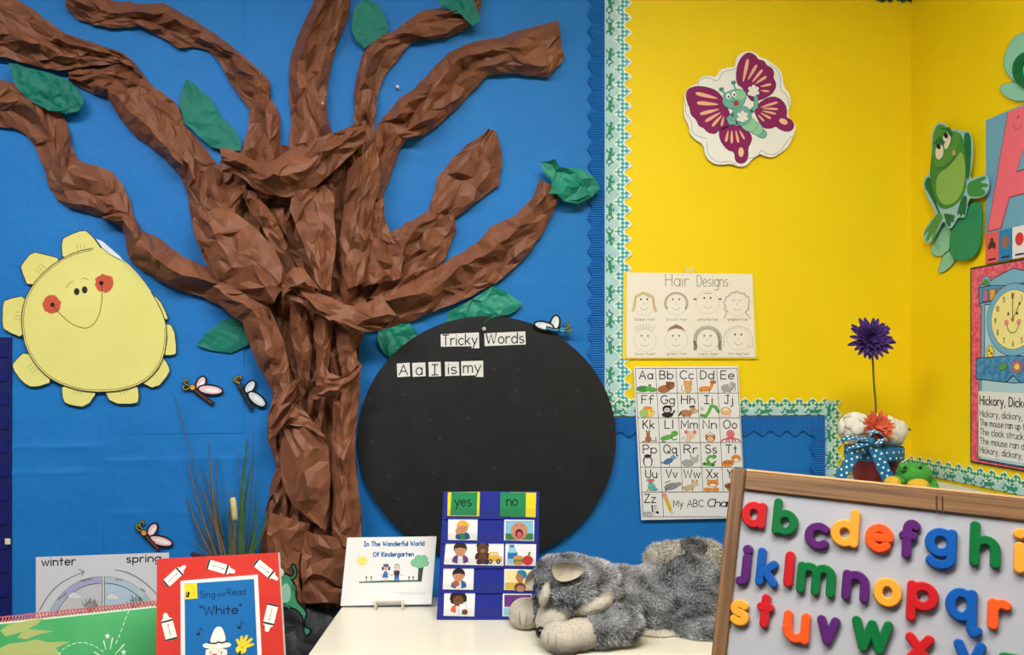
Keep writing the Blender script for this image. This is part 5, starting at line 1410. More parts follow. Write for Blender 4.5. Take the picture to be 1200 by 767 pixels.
# ------------------------------------------------------------------ yes / no pocket chart with picture cards
pl = cam_plane(568, 725, .6 * F / (725 - PCY) + .004, 11)
def Q_(P): return T(P, 500, 560, .2346)
t = thing('yes_no_chart', 'small navy pocket chart with yes and no columns', 'pocket chart', on_table(568, 726))
b = MB(); b.prism([pl.at(x, y, .005) for x, y in Q_([(85, 65), (562, 65), (556, 706), (50, 706)])], pl.n, .006, mat((34, 46, 142), .5)); ch2 = b.build('backing', t)
b = MB(); p0, p1 = pl.at(568, 640, -.002), on_table(568, 726) + FWD * .09 + UP * .003
b.prism([p0 - RGT * .03, p0 + RGT * .03, p1 + RGT * .045, p1 - RGT * .045], (p1 - p0).cross(RGT).normalized(), .003, mat((30, 40, 120))); b.build('back_strut', t)
pock = bpy.data.materials.new('clear_pocket_plastic'); pock.use_nodes = True
_n = pock.node_tree.nodes; _k = pock.node_tree.links
_tr = _n.new('ShaderNodeBsdfTransparent'); _gl = _n.new('ShaderNodeBsdfGlossy'); _gl.inputs['Roughness'].default_value = .12
_mx = _n.new('ShaderNodeMixShader'); _mx.inputs[0].default_value = .06
_k.new(_tr.outputs[0], _mx.inputs[1]); _k.new(_gl.outputs[0], _mx.inputs[2]); _k.new(_mx.outputs[0], _n['Material Output'].inputs[0])
for y0, y1 in ((150, 196), (275, 318), (398, 442), (525, 566), (650, 696)):
    k = (y0 - 65) / 641.0; xa = 92 - 34 * k; xb = 556 - 6 * k
    b = MB(); b.prism([pl.at(x, y, .0085) for x, y in Q_([(xa, y0), (xb, y0), (xb - .6, y1), (xa - 2, y1)])], pl.n, .0003, pock); o = b.build('clear_pocket', t)
    b = MB(); b.prism([pl.at(x, y, .0088) for x, y in Q_([(xa - 2, y1), (xb - .6, y1), (xb - .6, y1 + 7), (xa - 2.4, y1 + 7)])], pl.n, .0006, mat((40, 52, 150), .4)); b.build('seam', o)
SKN = {'l': (226, 176, 140), 'm': (196, 140, 104), 'd': (110, 72, 50)}
def person(a, cx, cy, s, skin, hair, shirt, inner=None, curly=False):
    a.p(Q_(smooth([(cx - 40 * s, cy + 60 * s), (cx - 36 * s, cy + 30 * s), (cx - 15 * s, cy + 18 * s), (cx + 15 * s, cy + 18 * s), (cx + 36 * s, cy + 30 * s), (cx + 40 * s, cy + 60 * s)], 1)), shirt)
    if inner: a.p(Q_([(cx - 14 * s, cy + 60 * s), (cx - 10 * s, cy + 20 * s), (cx + 10 * s, cy + 20 * s), (cx + 14 * s, cy + 60 * s)]), inner)
    if curly:
        for g in range(150, 400, 28): a.e(*Q_([(cx + 30 * s * math.cos(math.radians(g)), cy - 12 * s + 26 * s * math.sin(math.radians(g)))])[0], 3.2 * s, 3.2 * s, hair)
    else: a.p(Q_(el(cx, cy - 12 * s, 32 * s, 30 * s)), hair)
    a.p(Q_(el(cx, cy, 27 * s, 27 * s)), skin)
    if not curly: a.p(Q_(smooth([(cx - 28 * s, cy - 8 * s), (cx - 20 * s, cy - 34 * s), (cx + 20 * s, cy - 34 * s), (cx + 28 * s, cy - 8 * s), (cx, cy - 16 * s)], 1)), hair)
    for d in (-9, 9): a.e(*Q_([(cx + d * s, cy - 1)])[0], .45, .6, INK)
    a.l(Q_([(cx - 7 * s, cy + 12 * s), (cx, cy + 15 * s), (cx + 7 * s, cy + 12 * s)]), .35, (120, 50, 40))
def pic(label, P, ops, base=(236, 236, 234), nm='picture_card', off=.0068, cat='picture card', grp='picture cards in the yes no chart'):
    tt_ = thing(nm, label, cat, pl.at(*Q_([(sum(p[0] for p in P) / 4, max(p[1] for p in P))])[0], off), grp)
    sheet('card', pl, Q_(P), off, .0008, mat(base), tt_)
    a = Art(pl, off + .0001); ops(a); a.build('print', tt_)
GRN, YLW = (36, 138, 84), (238, 216, 40)
def word(s, xs_, y):
    def f(a): a.t(s, *[Q_([(x, 0)])[0][0] for x in xs_], Q_([(0, y)])[0][1], 11, 1.35, (20, 26, 24), gap=.16)
    return f
pic('yellow card tucked behind the yes card', [(106, 70), (266, 68), (263, 190), (103, 188)], lambda a: a.l(Q_([(112, 74), (262, 72)]), .3, (220, 196, 40)), YLW, off=.0062)
pic('green card with the printed word yes', [(124, 70), (254, 70), (250, 186), (118, 184)], word('yes', (142, 222), 138), GRN)
pic('yellow card tucked behind the no card', [(420, 70), (547, 72), (544, 195), (420, 193)], lambda a: a.l(Q_([(500, 74), (542, 76)]), .3, (220, 196, 40)), YLW, off=.0062)
pic('green card with the printed word no', [(368, 70), (496, 72), (494, 193), (366, 191)], word('no', (400, 453), 136), GRN)
def c1(a):
    person(a, 180, 250, .95, SKN['m'], (226, 176, 70), (40, 84, 140), (50, 130, 84)); a.e(*Q_([(158, 264)])[0], 3.4, 3.8, SKN['m'])
pic('picture card of a blond boy holding his cheek', [(108, 200), (255, 202), (252, 310), (106, 308)], c1)
def c1r(a):
    a.p(Q_(rect(394, 212, 532, 276)), (130, 190, 216)); a.p(Q_(rect(394, 276, 532, 308)), (60, 130, 80)); a.e(*Q_([(462, 264)])[0], 10, 10.6, (196, 140, 110)); a.e(*Q_([(462, 276)])[0], 4.6, 5.4, (96, 28, 34)); a.e(*Q_([(463, 282)])[0], 3, 3.6, (224, 90, 110)); a.e(*Q_([(446, 238)])[0], .6, .8, INK); a.e(*Q_([(478, 238)])[0], .6, .8, INK)
pic('picture card of a wide open mouth', [(388, 206), (538, 208), (536, 313), (386, 310)], c1r)
def c2(a): person(a, 168, 362, 1.05, SKN['m'], (60, 40, 36), (104, 60, 120), (226, 226, 226))
pic('picture card of a dark haired boy in a purple jacket', [(96, 318), (240, 322), (236, 434), (86, 430)], c2)
def c2b(a):
    BRN, BD = (92, 62, 46), (64, 42, 32)
    for x in (260, 300): a.e(*Q_([(x, 337)])[0], 2.8, 2.8, BD)
    a.e(*Q_([(280, 395)])[0], 7, 8, BRN); a.e(*Q_([(280, 355)])[0], 7, 6.4, BRN); a.e(*Q_([(280, 362)])[0], 3, 2.4, (140, 104, 80)); a.e(*Q_([(262, 418)])[0], 3.4, 3, BD); a.e(*Q_([(298, 418)])[0], 3.4, 3, BD); a.e(*Q_([(252, 388)])[0], 2.2, 4.4, BD, 20); a.e(*Q_([(308, 388)])[0], 2.2, 4.4, BD, -20)
    for x in (272, 289): a.e(*Q_([(x, 350)])[0], .6, .7, INK)
    YB = (228, 176, 60)
    a.p(Q_([(312, 368), (355, 368), (358, 388), (376, 392), (376, 416), (308, 416)]), YB); a.p(Q_(rect(322, 374, 334, 386)), (190, 214, 224)); a.p(Q_(rect(339, 374, 351, 386)), (190, 214, 224))
    for x in (318, 358): a.e(*Q_([(x, 416)])[0], 2.6, 2.8, (50, 50, 54)); a.e(*Q_([(x, 416)])[0], 1.1, 1.2, (200, 200, 200))
pic('picture card of a brown bear beside a yellow truck', [(240, 322), (386, 326), (384, 437), (236, 434)], c2b)
def c2r(a):
    a.p(Q_([(412, 345), (440, 345), (454, 370), (454, 430), (404, 430), (404, 370)]), (150, 200, 226)); a.p(Q_(rect(404, 372, 454, 402)), (40, 110, 180)); a.p(Q_(rect(414, 332, 438, 346)), (60, 130, 190))
    a.e(*Q_([(458, 400)])[0], 6, 3.6, (206, 150, 84)); a.p(Q_(rect(434, 404, 482, 412)), (110, 160, 70)); a.p(Q_(rect(434, 412, 482, 420)), (100, 60, 44)); a.e(*Q_([(458, 424)])[0], 6, 2.2, (206, 150, 84))
    a.e(*Q_([(505, 410)])[0], 6.2, 5.8, (206, 50, 54)); a.e(*Q_([(512, 378)])[0], 1.4, 3, (80, 150, 70), 20)
pic('picture card of water bottle, burger and red apple', [(394, 325), (547, 328), (545, 438), (392, 435)], c2r)
def c3(a): person(a, 160, 490, 1.0, SKN['m'], (44, 34, 34), (40, 96, 156), (226, 226, 230)); a.e(*Q_([(146, 526)])[0], 4.4, 3.4, (176, 96, 70))
pic('picture card of a black haired boy in a blue jacket', [(84, 444), (236, 446), (233, 557), (80, 555)], c3)
def c3r(a):
    a.p(Q_(rect(392, 460, 528, 512)), (238, 222, 160)); a.p(Q_(rect(392, 518, 528, 556)), (226, 190, 80)); a.p(Q_(smooth([(450, 460), (490, 456), (505, 490), (480, 505), (455, 485)], 1)), (50, 120, 160)); a.e(*Q_([(464, 500)])[0], 4, 6, (176, 120, 84), -30); a.e(*Q_([(466, 545)])[0], 6.6, 5.6, (110, 60, 50)); a.e(*Q_([(468, 552)])[0], 4.8, 4, (196, 140, 110))
pic('yellow picture card partly hidden behind the plush dog ear', [(388, 452), (532, 456), (530, 560), (386, 558)], c3r)
def c4(a): person(a, 158, 612, 1.0, SKN['d'], (44, 32, 28), (222, 104, 70), (230, 230, 230), True); a.p(Q_([(164, 628), (198, 626), (196, 676), (160, 678)]), (240, 240, 240)); a.l(Q_([(164, 628), (198, 626), (196, 676), (160, 678)]), .35, (120, 120, 120), True); a.e(*Q_([(190, 668)])[0], 3.6, 3.2, SKN['d'])
pic('picture card of a curly haired child holding paper', [(88, 570), (242, 574), (238, 690), (84, 687)], c4)
def c4r(a): a.p(Q_(rect(388, 582, 522, 642)), (110, 54, 130)); a.p(Q_(rect(384, 644, 520, 686)), (150, 206, 226)); a.e(*Q_([(448, 632)])[0], 7, 6.4, (70, 46, 36)); a.e(*Q_([(450, 642)])[0], 5.2, 4.6, SKN['d'])
pic('purple picture card partly hidden behind the plush dog paw', [(380, 575), (526, 577), (522, 691), (378, 689)], c4r)

# ------------------------------------------------------------------ plush husky dog
def D_(px, py, d): return at_depth(px, py, d)
BL = [  # px, py, depth, rx, ry (pixels), rz (metres), kind, rotation in the picture
 (772, 706, 1.87, 78, 42, .105, 'g', 0), (812, 698, 1.865, 44, 45, .11, 'g', 0), (728, 700, 1.85, 44, 36, .095, 'g', 0), (848, 704, 1.88, 34, 40, .10, 'g', 0),
 (672, 687, 1.775, 44, 36, .085, 'g', 8), (695, 690, 1.80, 34, 34, .08, 'g', 0), (652, 676, 1.77, 26, 24, .06, 'g', 0),
 (650, 719, 1.745, 21, 14, .05, 'c', -12), (642, 728, 1.735, 15, 12, .035, 'c', 0), (693, 706, 1.732, 25, 12, .045, 'c', -16), (638, 694, 1.735, 5, 16, .045, 'c', 14),
 (724, 733, 1.71, 30, 22, .045, 'g', -4), (703, 738, 1.695, 24, 19, .042, 'g', 0), (659, 747, 1.675, 26, 18, .045, 'c', 0), (679, 743, 1.685, 22, 18, .042, 'c', 0),
 (615, 719, 1.83, 19, 18, .045, 'c', 0), (632, 716, 1.83, 18, 17, .045, 'g', 0), (660, 712, 1.84, 24, 18, .05, 'g', 0),
 (770, 738, 1.80, 34, 7, .05, 'c', 0), (822, 732, 1.80, 40, 17, .075, 'g', 0), (780, 730, 1.85, 40, 14, .08, 'g', 0),
 (838, 668, 1.93, 15, 24, .035, 'g', 0), (830, 650, 1.93, 17, 15, .035, 'w', 0), (812, 643, 1.93, 22, 11, .035, 'k', 0), (790, 647, 1.93, 21, 12, .034, 'w', 0), (772, 651, 1.92, 17, 13, .034, 'w', 0)]
def ell(bl_):
    px, py, d, rx, ry, rz, kd, rot = bl_
    c_ = D_(px, py, d); k = d / F; g = math.radians(rot)
    a1 = RGT * math.cos(g) - UP * math.sin(g); a2 = RGT * math.sin(g) + UP * math.cos(g)
    return c_, (rx * k, rz, ry * k), (a1, FWD, a2), kd
EL = [ell(q) for q in BL]
ZMIN = ZT + .0008
dog = thing('plush_dog', 'grey and cream plush husky dog lying on the white table', 'plush toy', on_table(720, 755))
o0 = ORG[dog]
def kinds(P, sel):
    best = np.full(len(P), 1e9); kd = np.zeros(len(P), int)
    for i in sel:
        c_, rr, ax, k = EL[i]
        d = P - np.array(c_); q = sum((d @ np.array(ax[j]) / rr[j]) ** 2 for j in range(3))
        q = np.sqrt(q) - (0.10 if k == 'c' else 0)
        m_ = q < best; best[m_] = q[m_]; kd[m_] = {'g': 0, 'c': 1, 'w': 2, 'k': 3}[k]
    return kd
cols = {0: (126, 128, 130), 1: (206, 198, 182), 2: (196, 190, 176), 3: (120, 118, 116)}
def attr_mat(name, rough):
    m = bpy.data.materials.new(name); m.use_nodes = True
    N = m.node_tree.nodes; K = m.node_tree.links; b_ = N['Principled BSDF']
    at = N.new('ShaderNodeAttribute'); at.attribute_name = 'fur_colour'; K.new(at.outputs['Color'], b_.inputs['Base Color'])
    b_.inputs['Roughness'].default_value = rough; b_.inputs['Specular IOR Level'].default_value = .15
    no = N.new('ShaderNodeTexNoise'); no.inputs['Scale'].default_value = 260; bp = N.new('ShaderNodeBump'); bp.inputs['Strength'].default_value = .35; bp.inputs['Distance'].default_value = .002
    K.new(no.outputs[0], bp.inputs['Height']); K.new(bp.outputs[0], b_.inputs['Normal'])
    return m
skin_m = attr_mat('plush_pile', .95)
def plush(nm, sel):
    mb = MB(); tmpm = mat((170, 170, 170))
    for i in sel: mb.ball(EL[i][0], EL[i][1], tmpm, EL[i][2], 20, 14)
    tmp = mb.build('dog_tmp', None, (0, 0, 0))
    rm = tmp.modifiers.new('remesh', 'REMESH'); rm.mode = 'VOXEL'; rm.voxel_size = .0055
    sm = tmp.modifiers.new('smooth', 'SMOOTH'); sm.iterations = 5; sm.factor = .5
    dg = bpy.context.evaluated_depsgraph_get(); dg.update()
    me = bpy.data.meshes.new_from_object(tmp.evaluated_get(dg))
    bpy.data.objects.remove(tmp)
    nv = len(me.vertices); co = np.zeros(nv * 3); me.vertices.foreach_get('co', co); co = co.reshape(-1, 3)
    co[:, 2] = np.maximum(co[:, 2], ZMIN)
    kd = kinds(co, sel)
    me.vertices.foreach_set('co', (co - np.array(o0)).ravel())
    ca = me.color_attributes.new('fur_colour', 'FLOAT_COLOR', 'POINT')
    ca.data.foreach_set('color', np.array([lin(cols[k]) for k in kd]).ravel())
    me.materials.clear(); me.materials.append(skin_m)
    me.polygons.foreach_set('use_smooth', [True] * len(me.polygons))
    me.name = nm
    bo = bpy.data.objects.new(nm, me); COL.objects.link(bo); bo.parent = dog; ORG[bo] = o0
    me.calc_loop_triangles()
    tri = np.zeros(len(me.loop_triangles) * 3, int); me.loop_triangles.foreach_get('vertices', tri)
    return bo, co, kd, tri.reshape(-1, 3)
LEG = [i for i, q in enumerate(BL) if q[2] <= 1.711]
bo, co, kd, tri = plush('body', [i for i in range(len(BL)) if i not in LEG])
_, co2, kd2, tri2 = plush('front_leg', LEG)
tri = np.concatenate([tri, tri2 + len(co)]); co = np.concatenate([co, co2]); kd = np.concatenate([kd, kd2])
# fur: one thin blade per hair
P0, P1, P2 = co[tri[:, 0]], co[tri[:, 1]], co[tri[:, 2]]
nrm = np.cross(P1 - P0, P2 - P0); area = np.linalg.norm(nrm, axis=1); nrm = nrm / (area[:, None] + 1e-12)
rs = np.random.RandomState(4)
def make_fur(count, allow, seed):
    rs = np.random.RandomState(seed)
    w = area * np.array([1.0 if k in allow else 0.0 for k in kd])[tri[:, 0]]
    ti = rs.choice(len(tri), count, p=w / w.sum())
    r1, r2 = rs.rand(count), rs.rand(count); s1 = np.sqrt(r1)
    B = P0[ti] * (1 - s1)[:, None] + P1[ti] * (s1 * (1 - r2))[:, None] + P2[ti] * (s1 * r2)[:, None]
    return ti, B, nrm[ti], kd[tri[ti, 0]]
verts = []; fcol = []
for cnt_, allow, sd in ((62000, (0, 2, 3), 1), (22000, (1,), 2)):
    ti, B, Nn, kk = make_fur(cnt_, allow, sd); rs = np.random.RandomState(sd + 10)
    n_ = len(B)
    ln = np.where(kk == 1, rs.uniform(.0016, .0030, n_), rs.uniform(.006, .011, n_)); ln = np.where(kk >= 2, ln * 1.3, ln)
    back = np.array(RGT) * .9 - np.array(UP) * .25
    clump = np.stack([np.sin(B @ np.array(v) * 70 + p) for v, p in (((1, .3, .5), 0), ((.2, 1, -.4), 2), ((-.5, .2, 1), 4))], 1)
    d = Nn * .75 + back * .5 + clump * .28 + rs.normal(0, .22, (n_, 3)); d /= np.linalg.norm(d, axis=1)[:, None]
    side = np.cross(d, rs.normal(0, 1, (n_, 3))); side /= np.linalg.norm(side, axis=1)[:, None]
    wdt = np.where(kk == 1, .0007, .0008)
    tip = B + d * ln[:, None]; tip[:, 2] = np.maximum(tip[:, 2], ZMIN)
    A = B - side * wdt[:, None]; C2 = B + side * wdt[:, None]
    verts.append(np.stack([A, C2, tip], 1).reshape(-1, 3))
    pat = np.sin(B[:, 0] * 60 + 2 * np.sin(B[:, 2] * 75)) * np.sin(B[:, 2] * 66 + 1.5 * np.sin(B[:, 0] * 48)) + rs.normal(0, .42, n_)
    g = np.clip(.43 + .36 * pat, .02, .95)
    base = np.stack([g * .98, g * 1.0, g * 1.02], 1)
    cr = np.array(lin((216, 208, 192))[:3])
    base[kk == 1] = cr * rs.uniform(.82, 1.06, (int((kk == 1).sum()), 1)); q2 = kk == 2; base[q2] = np.array(lin((222, 216, 202))[:3]) * rs.uniform(.75, 1.1, (int(q2.sum()), 1))
    q3 = kk == 3; base[q3] = base[q3] * .75
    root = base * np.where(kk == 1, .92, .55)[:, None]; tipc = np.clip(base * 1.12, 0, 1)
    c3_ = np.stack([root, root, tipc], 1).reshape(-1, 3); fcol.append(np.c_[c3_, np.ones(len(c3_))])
verts = np.concatenate(verts); fcol = np.concatenate(fcol)
fm = bpy.data.meshes.new('fur'); nf = len(verts) // 3
fm.from_pydata((verts - np.array(o0)).tolist(), [], np.arange(nf * 3).reshape(-1, 3).tolist())
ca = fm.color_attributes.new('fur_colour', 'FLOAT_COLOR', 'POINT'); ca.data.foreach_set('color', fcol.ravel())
fm.materials.append(skin_m)
fo_ = bpy.data.objects.new('fur', fm); COL.objects.link(fo_); fo_.parent = bo; ORG[fo_] = o0; fo_['kind'] = 'stuff'
# ears: cupped felt shapes
felt_c = paper('cream_plush', (186, 176, 156), (170, 160, 142), 80, rough=.95, bump=.3, bscale=300); felt_g = paper('grey_plush', (120, 122, 126), (90, 92, 96), 120, rough=.95, bump=.4, bscale=300)
def ear(pts, d0, d1, th):
    n = len(pts); cx = sum(p[0] for p in pts) / n; cy = sum(p[1] for p in pts) / n
    mb = MB(); vs = [D_(x, y, d0 + (d1 - d0) * (y - cy) / 30.0) for x, y in pts]
    ctr = D_(cx, cy, d0 + .012)
    inner = [D_(cx + (x - cx) * .55, cy + (y - cy) * .55, d0 + .009) for x, y in pts]
    bkp = [p + FWD * th for p in vs]; bc_ = ctr + FWD * (th + .006)
    k = len(vs)
    mb.add(vs + inner + [ctr], [(i, (i + 1) % k, k + (i + 1) % k, k + i) for i in range(k)] + [(k + i, k + (i + 1) % k, 2 * k) for i in range(k)], felt_c)
    mb.add(vs + bkp + [bc_], [((i + 1) % k, i, k + i, k + (i + 1) % k) for i in range(k)] + [(k + (i + 1) % k, k + i, 2 * k) for i in range(k)], felt_g)
    return mb.build('ear', dog, smooth=True)
def dz(P): return T(P, 590, 620, 270 / 1200.0)
ear(smooth(dz([(248, 200), (275, 178), (340, 168), (400, 185), (424, 212), (400, 245), (340, 270), (295, 272), (262, 250)]), 2), 1.690, 1.685, .022)
ear(smooth(dz([(110, 280), (130, 240), (170, 205), (195, 215), (170, 270), (140, 310), (118, 300)]), 2), 1.765, 1.76, .02)
nose_m = mat((16, 16, 18), .3, .5)
mb = MB(); p = D_(*dz([(193, 536)])[0], 1.698); mb.ball(p, (.0105, .012, .0125), nose_m, AXC, 16, 10); mb.build('nose', dog, smooth=True)
mb = MB(); mb.ball(D_(657, 703, 1.690), (.0060, .006, .0030), nose_m, AXC, 14, 8); mb.build('eye', dog, smooth=True)
for cx, cy, d_, bx in ((642, 749, 1.634, 1), (651, 751, 1.630, 1), (608, 724, 1.786, 1), (616, 727, 1.783, 1)):   # stitched toes
    mb = MB(); mb.tube([D_(cx + .5, cy - 8, d_ + .004), D_(cx, cy, d_), D_(cx + 1, cy + 9, d_ + .003)], .0011, mat((170, 160, 142)), 6); mb.build('toe_stitch', dog)
mb = MB(); mb.tube([D_(*q, d_) for q, d_ in zip(smooth(dz([(600, 410), (640, 440), (680, 500), (700, 525)]), 1, False), np.linspace(1.70, 1.71, 8))], .003, mat((40, 40, 42)), 6); mb.build('seam', dog)

# ------------------------------------------------------------------ low shelf in the corner
ZS = 1.028
lamw = paper('pale_shelf_laminate', (206, 206, 196), (198, 198, 188), 4, rough=.4, bump=0)
x0, x1, y0, y1 = .93, XR - .02, -.47, -.02
t = thing('corner_shelf', 'pale shelf unit in the corner under the flower pot', 'shelf', ((x0 + x1) / 2, (y0 + y1) / 2, 0))
for nm, c, s in (('top', ((x0 + x1) / 2, (y0 + y1) / 2, ZS - .012), (x1 - x0, y1 - y0, .024)), ('side', (x0 + .01, (y0 + y1) / 2, ZS / 2 - .012), (.02, y1 - y0 - .01, ZS - .026)), ('side', (x1 - .01, (y0 + y1) / 2, ZS / 2 - .012), (.02, y1 - y0 - .01, ZS - .026)),
                 ('back', ((x0 + x1) / 2, y1 - .008, ZS / 2 - .012), (x1 - x0 - .042, .01, ZS - .026)), ('shelf_board', ((x0 + x1) / 2, (y0 + y1) / 2 - .01, .06), (x1 - x0 - .042, y1 - y0 - .04, .02)), ('shelf_board', ((x0 + x1) / 2, (y0 + y1) / 2 - .01, .38), (x1 - x0 - .042, y1 - y0 - .04, .02)), ('shelf_board', ((x0 + x1) / 2, (y0 + y1) / 2 - .01, .70), (x1 - x0 - .042, y1 - y0 - .04, .02))):
    b = MB(); b.box(c, s[0], s[1], s[2], lamw, bev=.002); b.build(nm, t)

# ------------------------------------------------------------------ flower pot
dP = 2.10
def fp(px, py, dd=0.0): return at_depth(px, py, dP + dd)
cpot = fp(1024, 540); cx, cy = cpot.x, cpot.y
pot = thing('flower_pot', 'small dark red flower pot with blue dotted bow and artificial flowers', 'flower pot', (cx, cy, ZS))
kp = dP / F
redp = paper('dark_red_pot', (128, 36, 36), (112, 30, 32), 8, rough=.45, bump=.1)
zr = fp(1024, 522).z
R0, R1 = 19.5 * kp, 29 * kp
b = MB(); b.lathe((cx, cy, ZS), [(R0 * .95, .0005), (R0, .002), (R1, zr - ZS - .028), (R1, zr - ZS - .028), (R1 * 1.06, zr - ZS - .026), (R1 * 1.08, zr - ZS), (R1 * .98, zr - ZS), (R1 * .95, zr - ZS - .02), (0.0001, zr - ZS - .02)], redp, 28); b.build('pot', pot, smooth=False)
rib_m = paper('blue_ribbon', (22, 112, 162), (18, 102, 150), 40, rough=.45, spec=.4, bump=.1)
dotm = mat((222, 234, 238), .5)
def dots_on(mb, P, Nn, r): mb.add([P + (a_ * math.cos(g) + b_ * math.sin(g)) * r + Nn * .0006 for g in np.linspace(0, 2 * PI, 9)[:-1] for a_, b_ in [(Nn.orthogonal().normalized(), Nn.cross(Nn.orthogonal().normalized()))]], [tuple(range(8))], dotm)
b = MB(); zb = zr - ZS
b.lathe((cx, cy, ZS), [(R1 * 1.10, zb - .034), (R1 * 1.125, zb - .030), (R1 * 1.13, zb - .004), (R1 * 1.10, zb)], rib_m, 32); band = b.build('ribbon_band', pot, smooth=True)
mb = MB()
for i in range(26):
    for j in range(2):
        g = 2 * PI * (i + .5 * j) / 26; n_ = Vector((math.cos(g), math.sin(g), 0)); dots_on(mb, Vector((cx, cy, zr - .010 - .015 * j)) + n_ * (R1 * 1.128), n_, .0030)
o = mb.build('ribbon_dots', band); o['kind'] = 'stuff'
def strip3(pts, w_dir, w, m, name, dots=True, par=pot):
    """ribbon following 3-D points with width along w_dir"""
    pts = [Vector(p) for p in pts]; mb = MB(); vs = []; fs = []; nn = []
    for i, p in enumerate(pts):
        wd2 = (Vector(w_dir[i]) if isinstance(w_dir, list) else Vector(w_dir)).normalized()
        t_ = (pts[min(i + 1, len(pts) - 1)] - pts[max(0, i - 1)]).normalized(); n_ = t_.cross(wd2).normalized()
        if n_.dot(CAM - p) < 0: n_ = -n_
        nn.append((n_, wd2)); ww = w[i] if isinstance(w, list) else w
        vs += [p - wd2 * ww / 2, p + wd2 * ww / 2, p - wd2 * ww / 2 - n_ * .0008, p + wd2 * ww / 2 - n_ * .0008]
    for i in range(len(pts) - 1):
        q = i * 4; fs += [(q, q + 1, q + 5, q + 4), (q + 2, q + 6, q + 7, q + 3), (q, q + 4, q + 6, q + 2), (q + 1, q + 3, q + 7, q + 5)]
    mb.add(vs, fs, m); o = mb.build(name, par, smooth=False)
    if dots:
        mb = MB()
        for i, p in enumerate(pts[:-1]):
            n_, wd2 = nn[i]; ww = w[i] if isinstance(w, list) else w
            for q in ((-.28, .28) if i % 2 else (0,)): dots_on(mb, p + wd2 * (ww * q), n_, .0032)
        d = mb.build('ribbon_dots', o); d['kind'] = 'stuff'
    return o
def tail(P, w, dd):
    pts = smooth(P, 2, False); n = 9
    A, _ = resample(pts, n)
    W3 = [at_depth(x, y, dP - dd - .012 * i / n) for i, (x, y) in enumerate(A)]
    dirs = []
    for i in range(n + 1):
        t_ = W3[min(i + 1, n)] - W3[max(i - 1, 0)]; dirs.append(t_.cross(FWD).normalized())
    strip3(W3, dirs, w * kp, rib_m, 'bow_tail')
tail([(1012, 520), (1003, 530), (993, 545), (983, 561)], 13, .082)
tail([(1022, 518), (1029, 532), (1035, 548), (1042, 562)], 14, .084)
for sx, P in ((-1, [(1020, 516), (1004, 512), (988, 513), (985, 519), (994, 524), (1008, 521), (1020, 518)]), (1, [(1021, 516), (1018, 508), (1024, 504), (1034, 508), (1036, 514), (1030, 518), (1022, 518)])):
    A, _ = resample(smooth(P, 2, False), 14)
    strip3([at_depth(x, y, dP - .088 + .006 * math.sin(i)) for i, (x, y) in enumerate(A)], (FWD + UP * .5), .020, rib_m, 'bow_loop')
b = MB(); b.ball(at_depth(1021, 517, dP - .094), (.009, .008, .010), rib_m, AXC, 12, 8); b.build('bow_knot', pot, smooth=True)

def petal_mesh(L, w, cup, m, n=5, notch=True):
    me = bpy.data.meshes.new('petal'); vs = []; fs = []
    for i in range(n + 1):
        s = i / n; ww = w * math.sin(PI * min(1, (.18 + s * .62))) * (1 if s < .9 else .7)
        z = cup * s * s
        vs += [(s * L, -ww / 2, z + .15 * ww), (s * L * (1.0 if s < 1 or not notch else 1.04), 0, z - .1 * ww), (s * L, ww / 2, z + .15 * ww)]
    for i in range(n):
        q = i * 3; fs += [(q, q + 1, q + 4, q + 3), (q + 1, q + 2, q + 5, q + 4)]
    me.from_pydata(vs, [], fs); me.materials.append(m); return me
def gerbera(name, c, n_dir, rad, rings, m, mc, parent, seed, center=True):
    r = random.Random(seed); n_dir = Vector(n_dir).normalized(); u = n_dir.orthogonal().normalized(); v = n_dir.cross(u)
    mb = MB(); mb.ball(c, (rad * .2, rad * .2, rad * .10), mc, (u, v, n_dir), 14, 8, .08, r)
    hd = mb.build(name, parent)
    for k, (cnt_, f, tilt, w) in enumerate(rings):
        me = petal_mesh(rad * f, rad * w, rad * .05, m)
        for i in range(cnt_):
            g = 2 * PI * (i + .5 * (k % 2)) / cnt_ + r.uniform(-.08, .08); ti = math.radians(tilt + r.uniform(-7, 7))
            d = u * math.cos(g) + v * math.sin(g); s = (-u * math.sin(g) + v * math.cos(g))
            xx = (d * math.cos(ti) + n_dir * math.sin(ti)); zz = xx.cross(s)
            o = bpy.data.objects.new('petal', me); COL.objects.link(o); o.parent = hd; ORG[o] = ORG[parent]
            M = Matrix((( xx.x, s.x, zz.x), (xx.y, s.y, zz.y), (xx.z, s.z, zz.z))).to_4x4()
            sc = r.uniform(.9, 1.06); M = M @ Matrix.Diagonal((sc, sc, sc, 1)); M.translation = Vector(c) + d * rad * .08 + n_dir * (.001 * k) - ORG[parent]
            o.matrix_local = M
    return hd
purp = paper('purple_petal', (84, 52, 128), (62, 38, 104), 60, rough=.7, bump=.2, bscale=200); purd = mat((40, 28, 66))
orgp = paper('coral_petal', (226, 116, 78), (208, 92, 60), 60, rough=.7, bump=.2, bscale=200)
cf = fp(1020, 398)
gerbera('purple_flower', cf, -FWD + UP * .25 - RGT * .05, 24.5 * kp, [(20, 1.0, 6, .26), (18, .86, 18, .24), (16, .66, 34, .20), (14, .42, 54, .14)], purp, purd, pot, 1)
stem_m = mat((92, 92, 52), .7); leafd = paper('dark_leaf', (44, 74, 42), (32, 56, 34), 30, rough=.6)
mb = MB(); mb.tube([fp(*q, .006) for q in smooth([(1020, 402), (1023, 420), (1024, 450), (1027, 478), (1024, 500)], 2, False)], .0026, stem_m, 8); mb.build('flower_stem', pot, smooth=True)
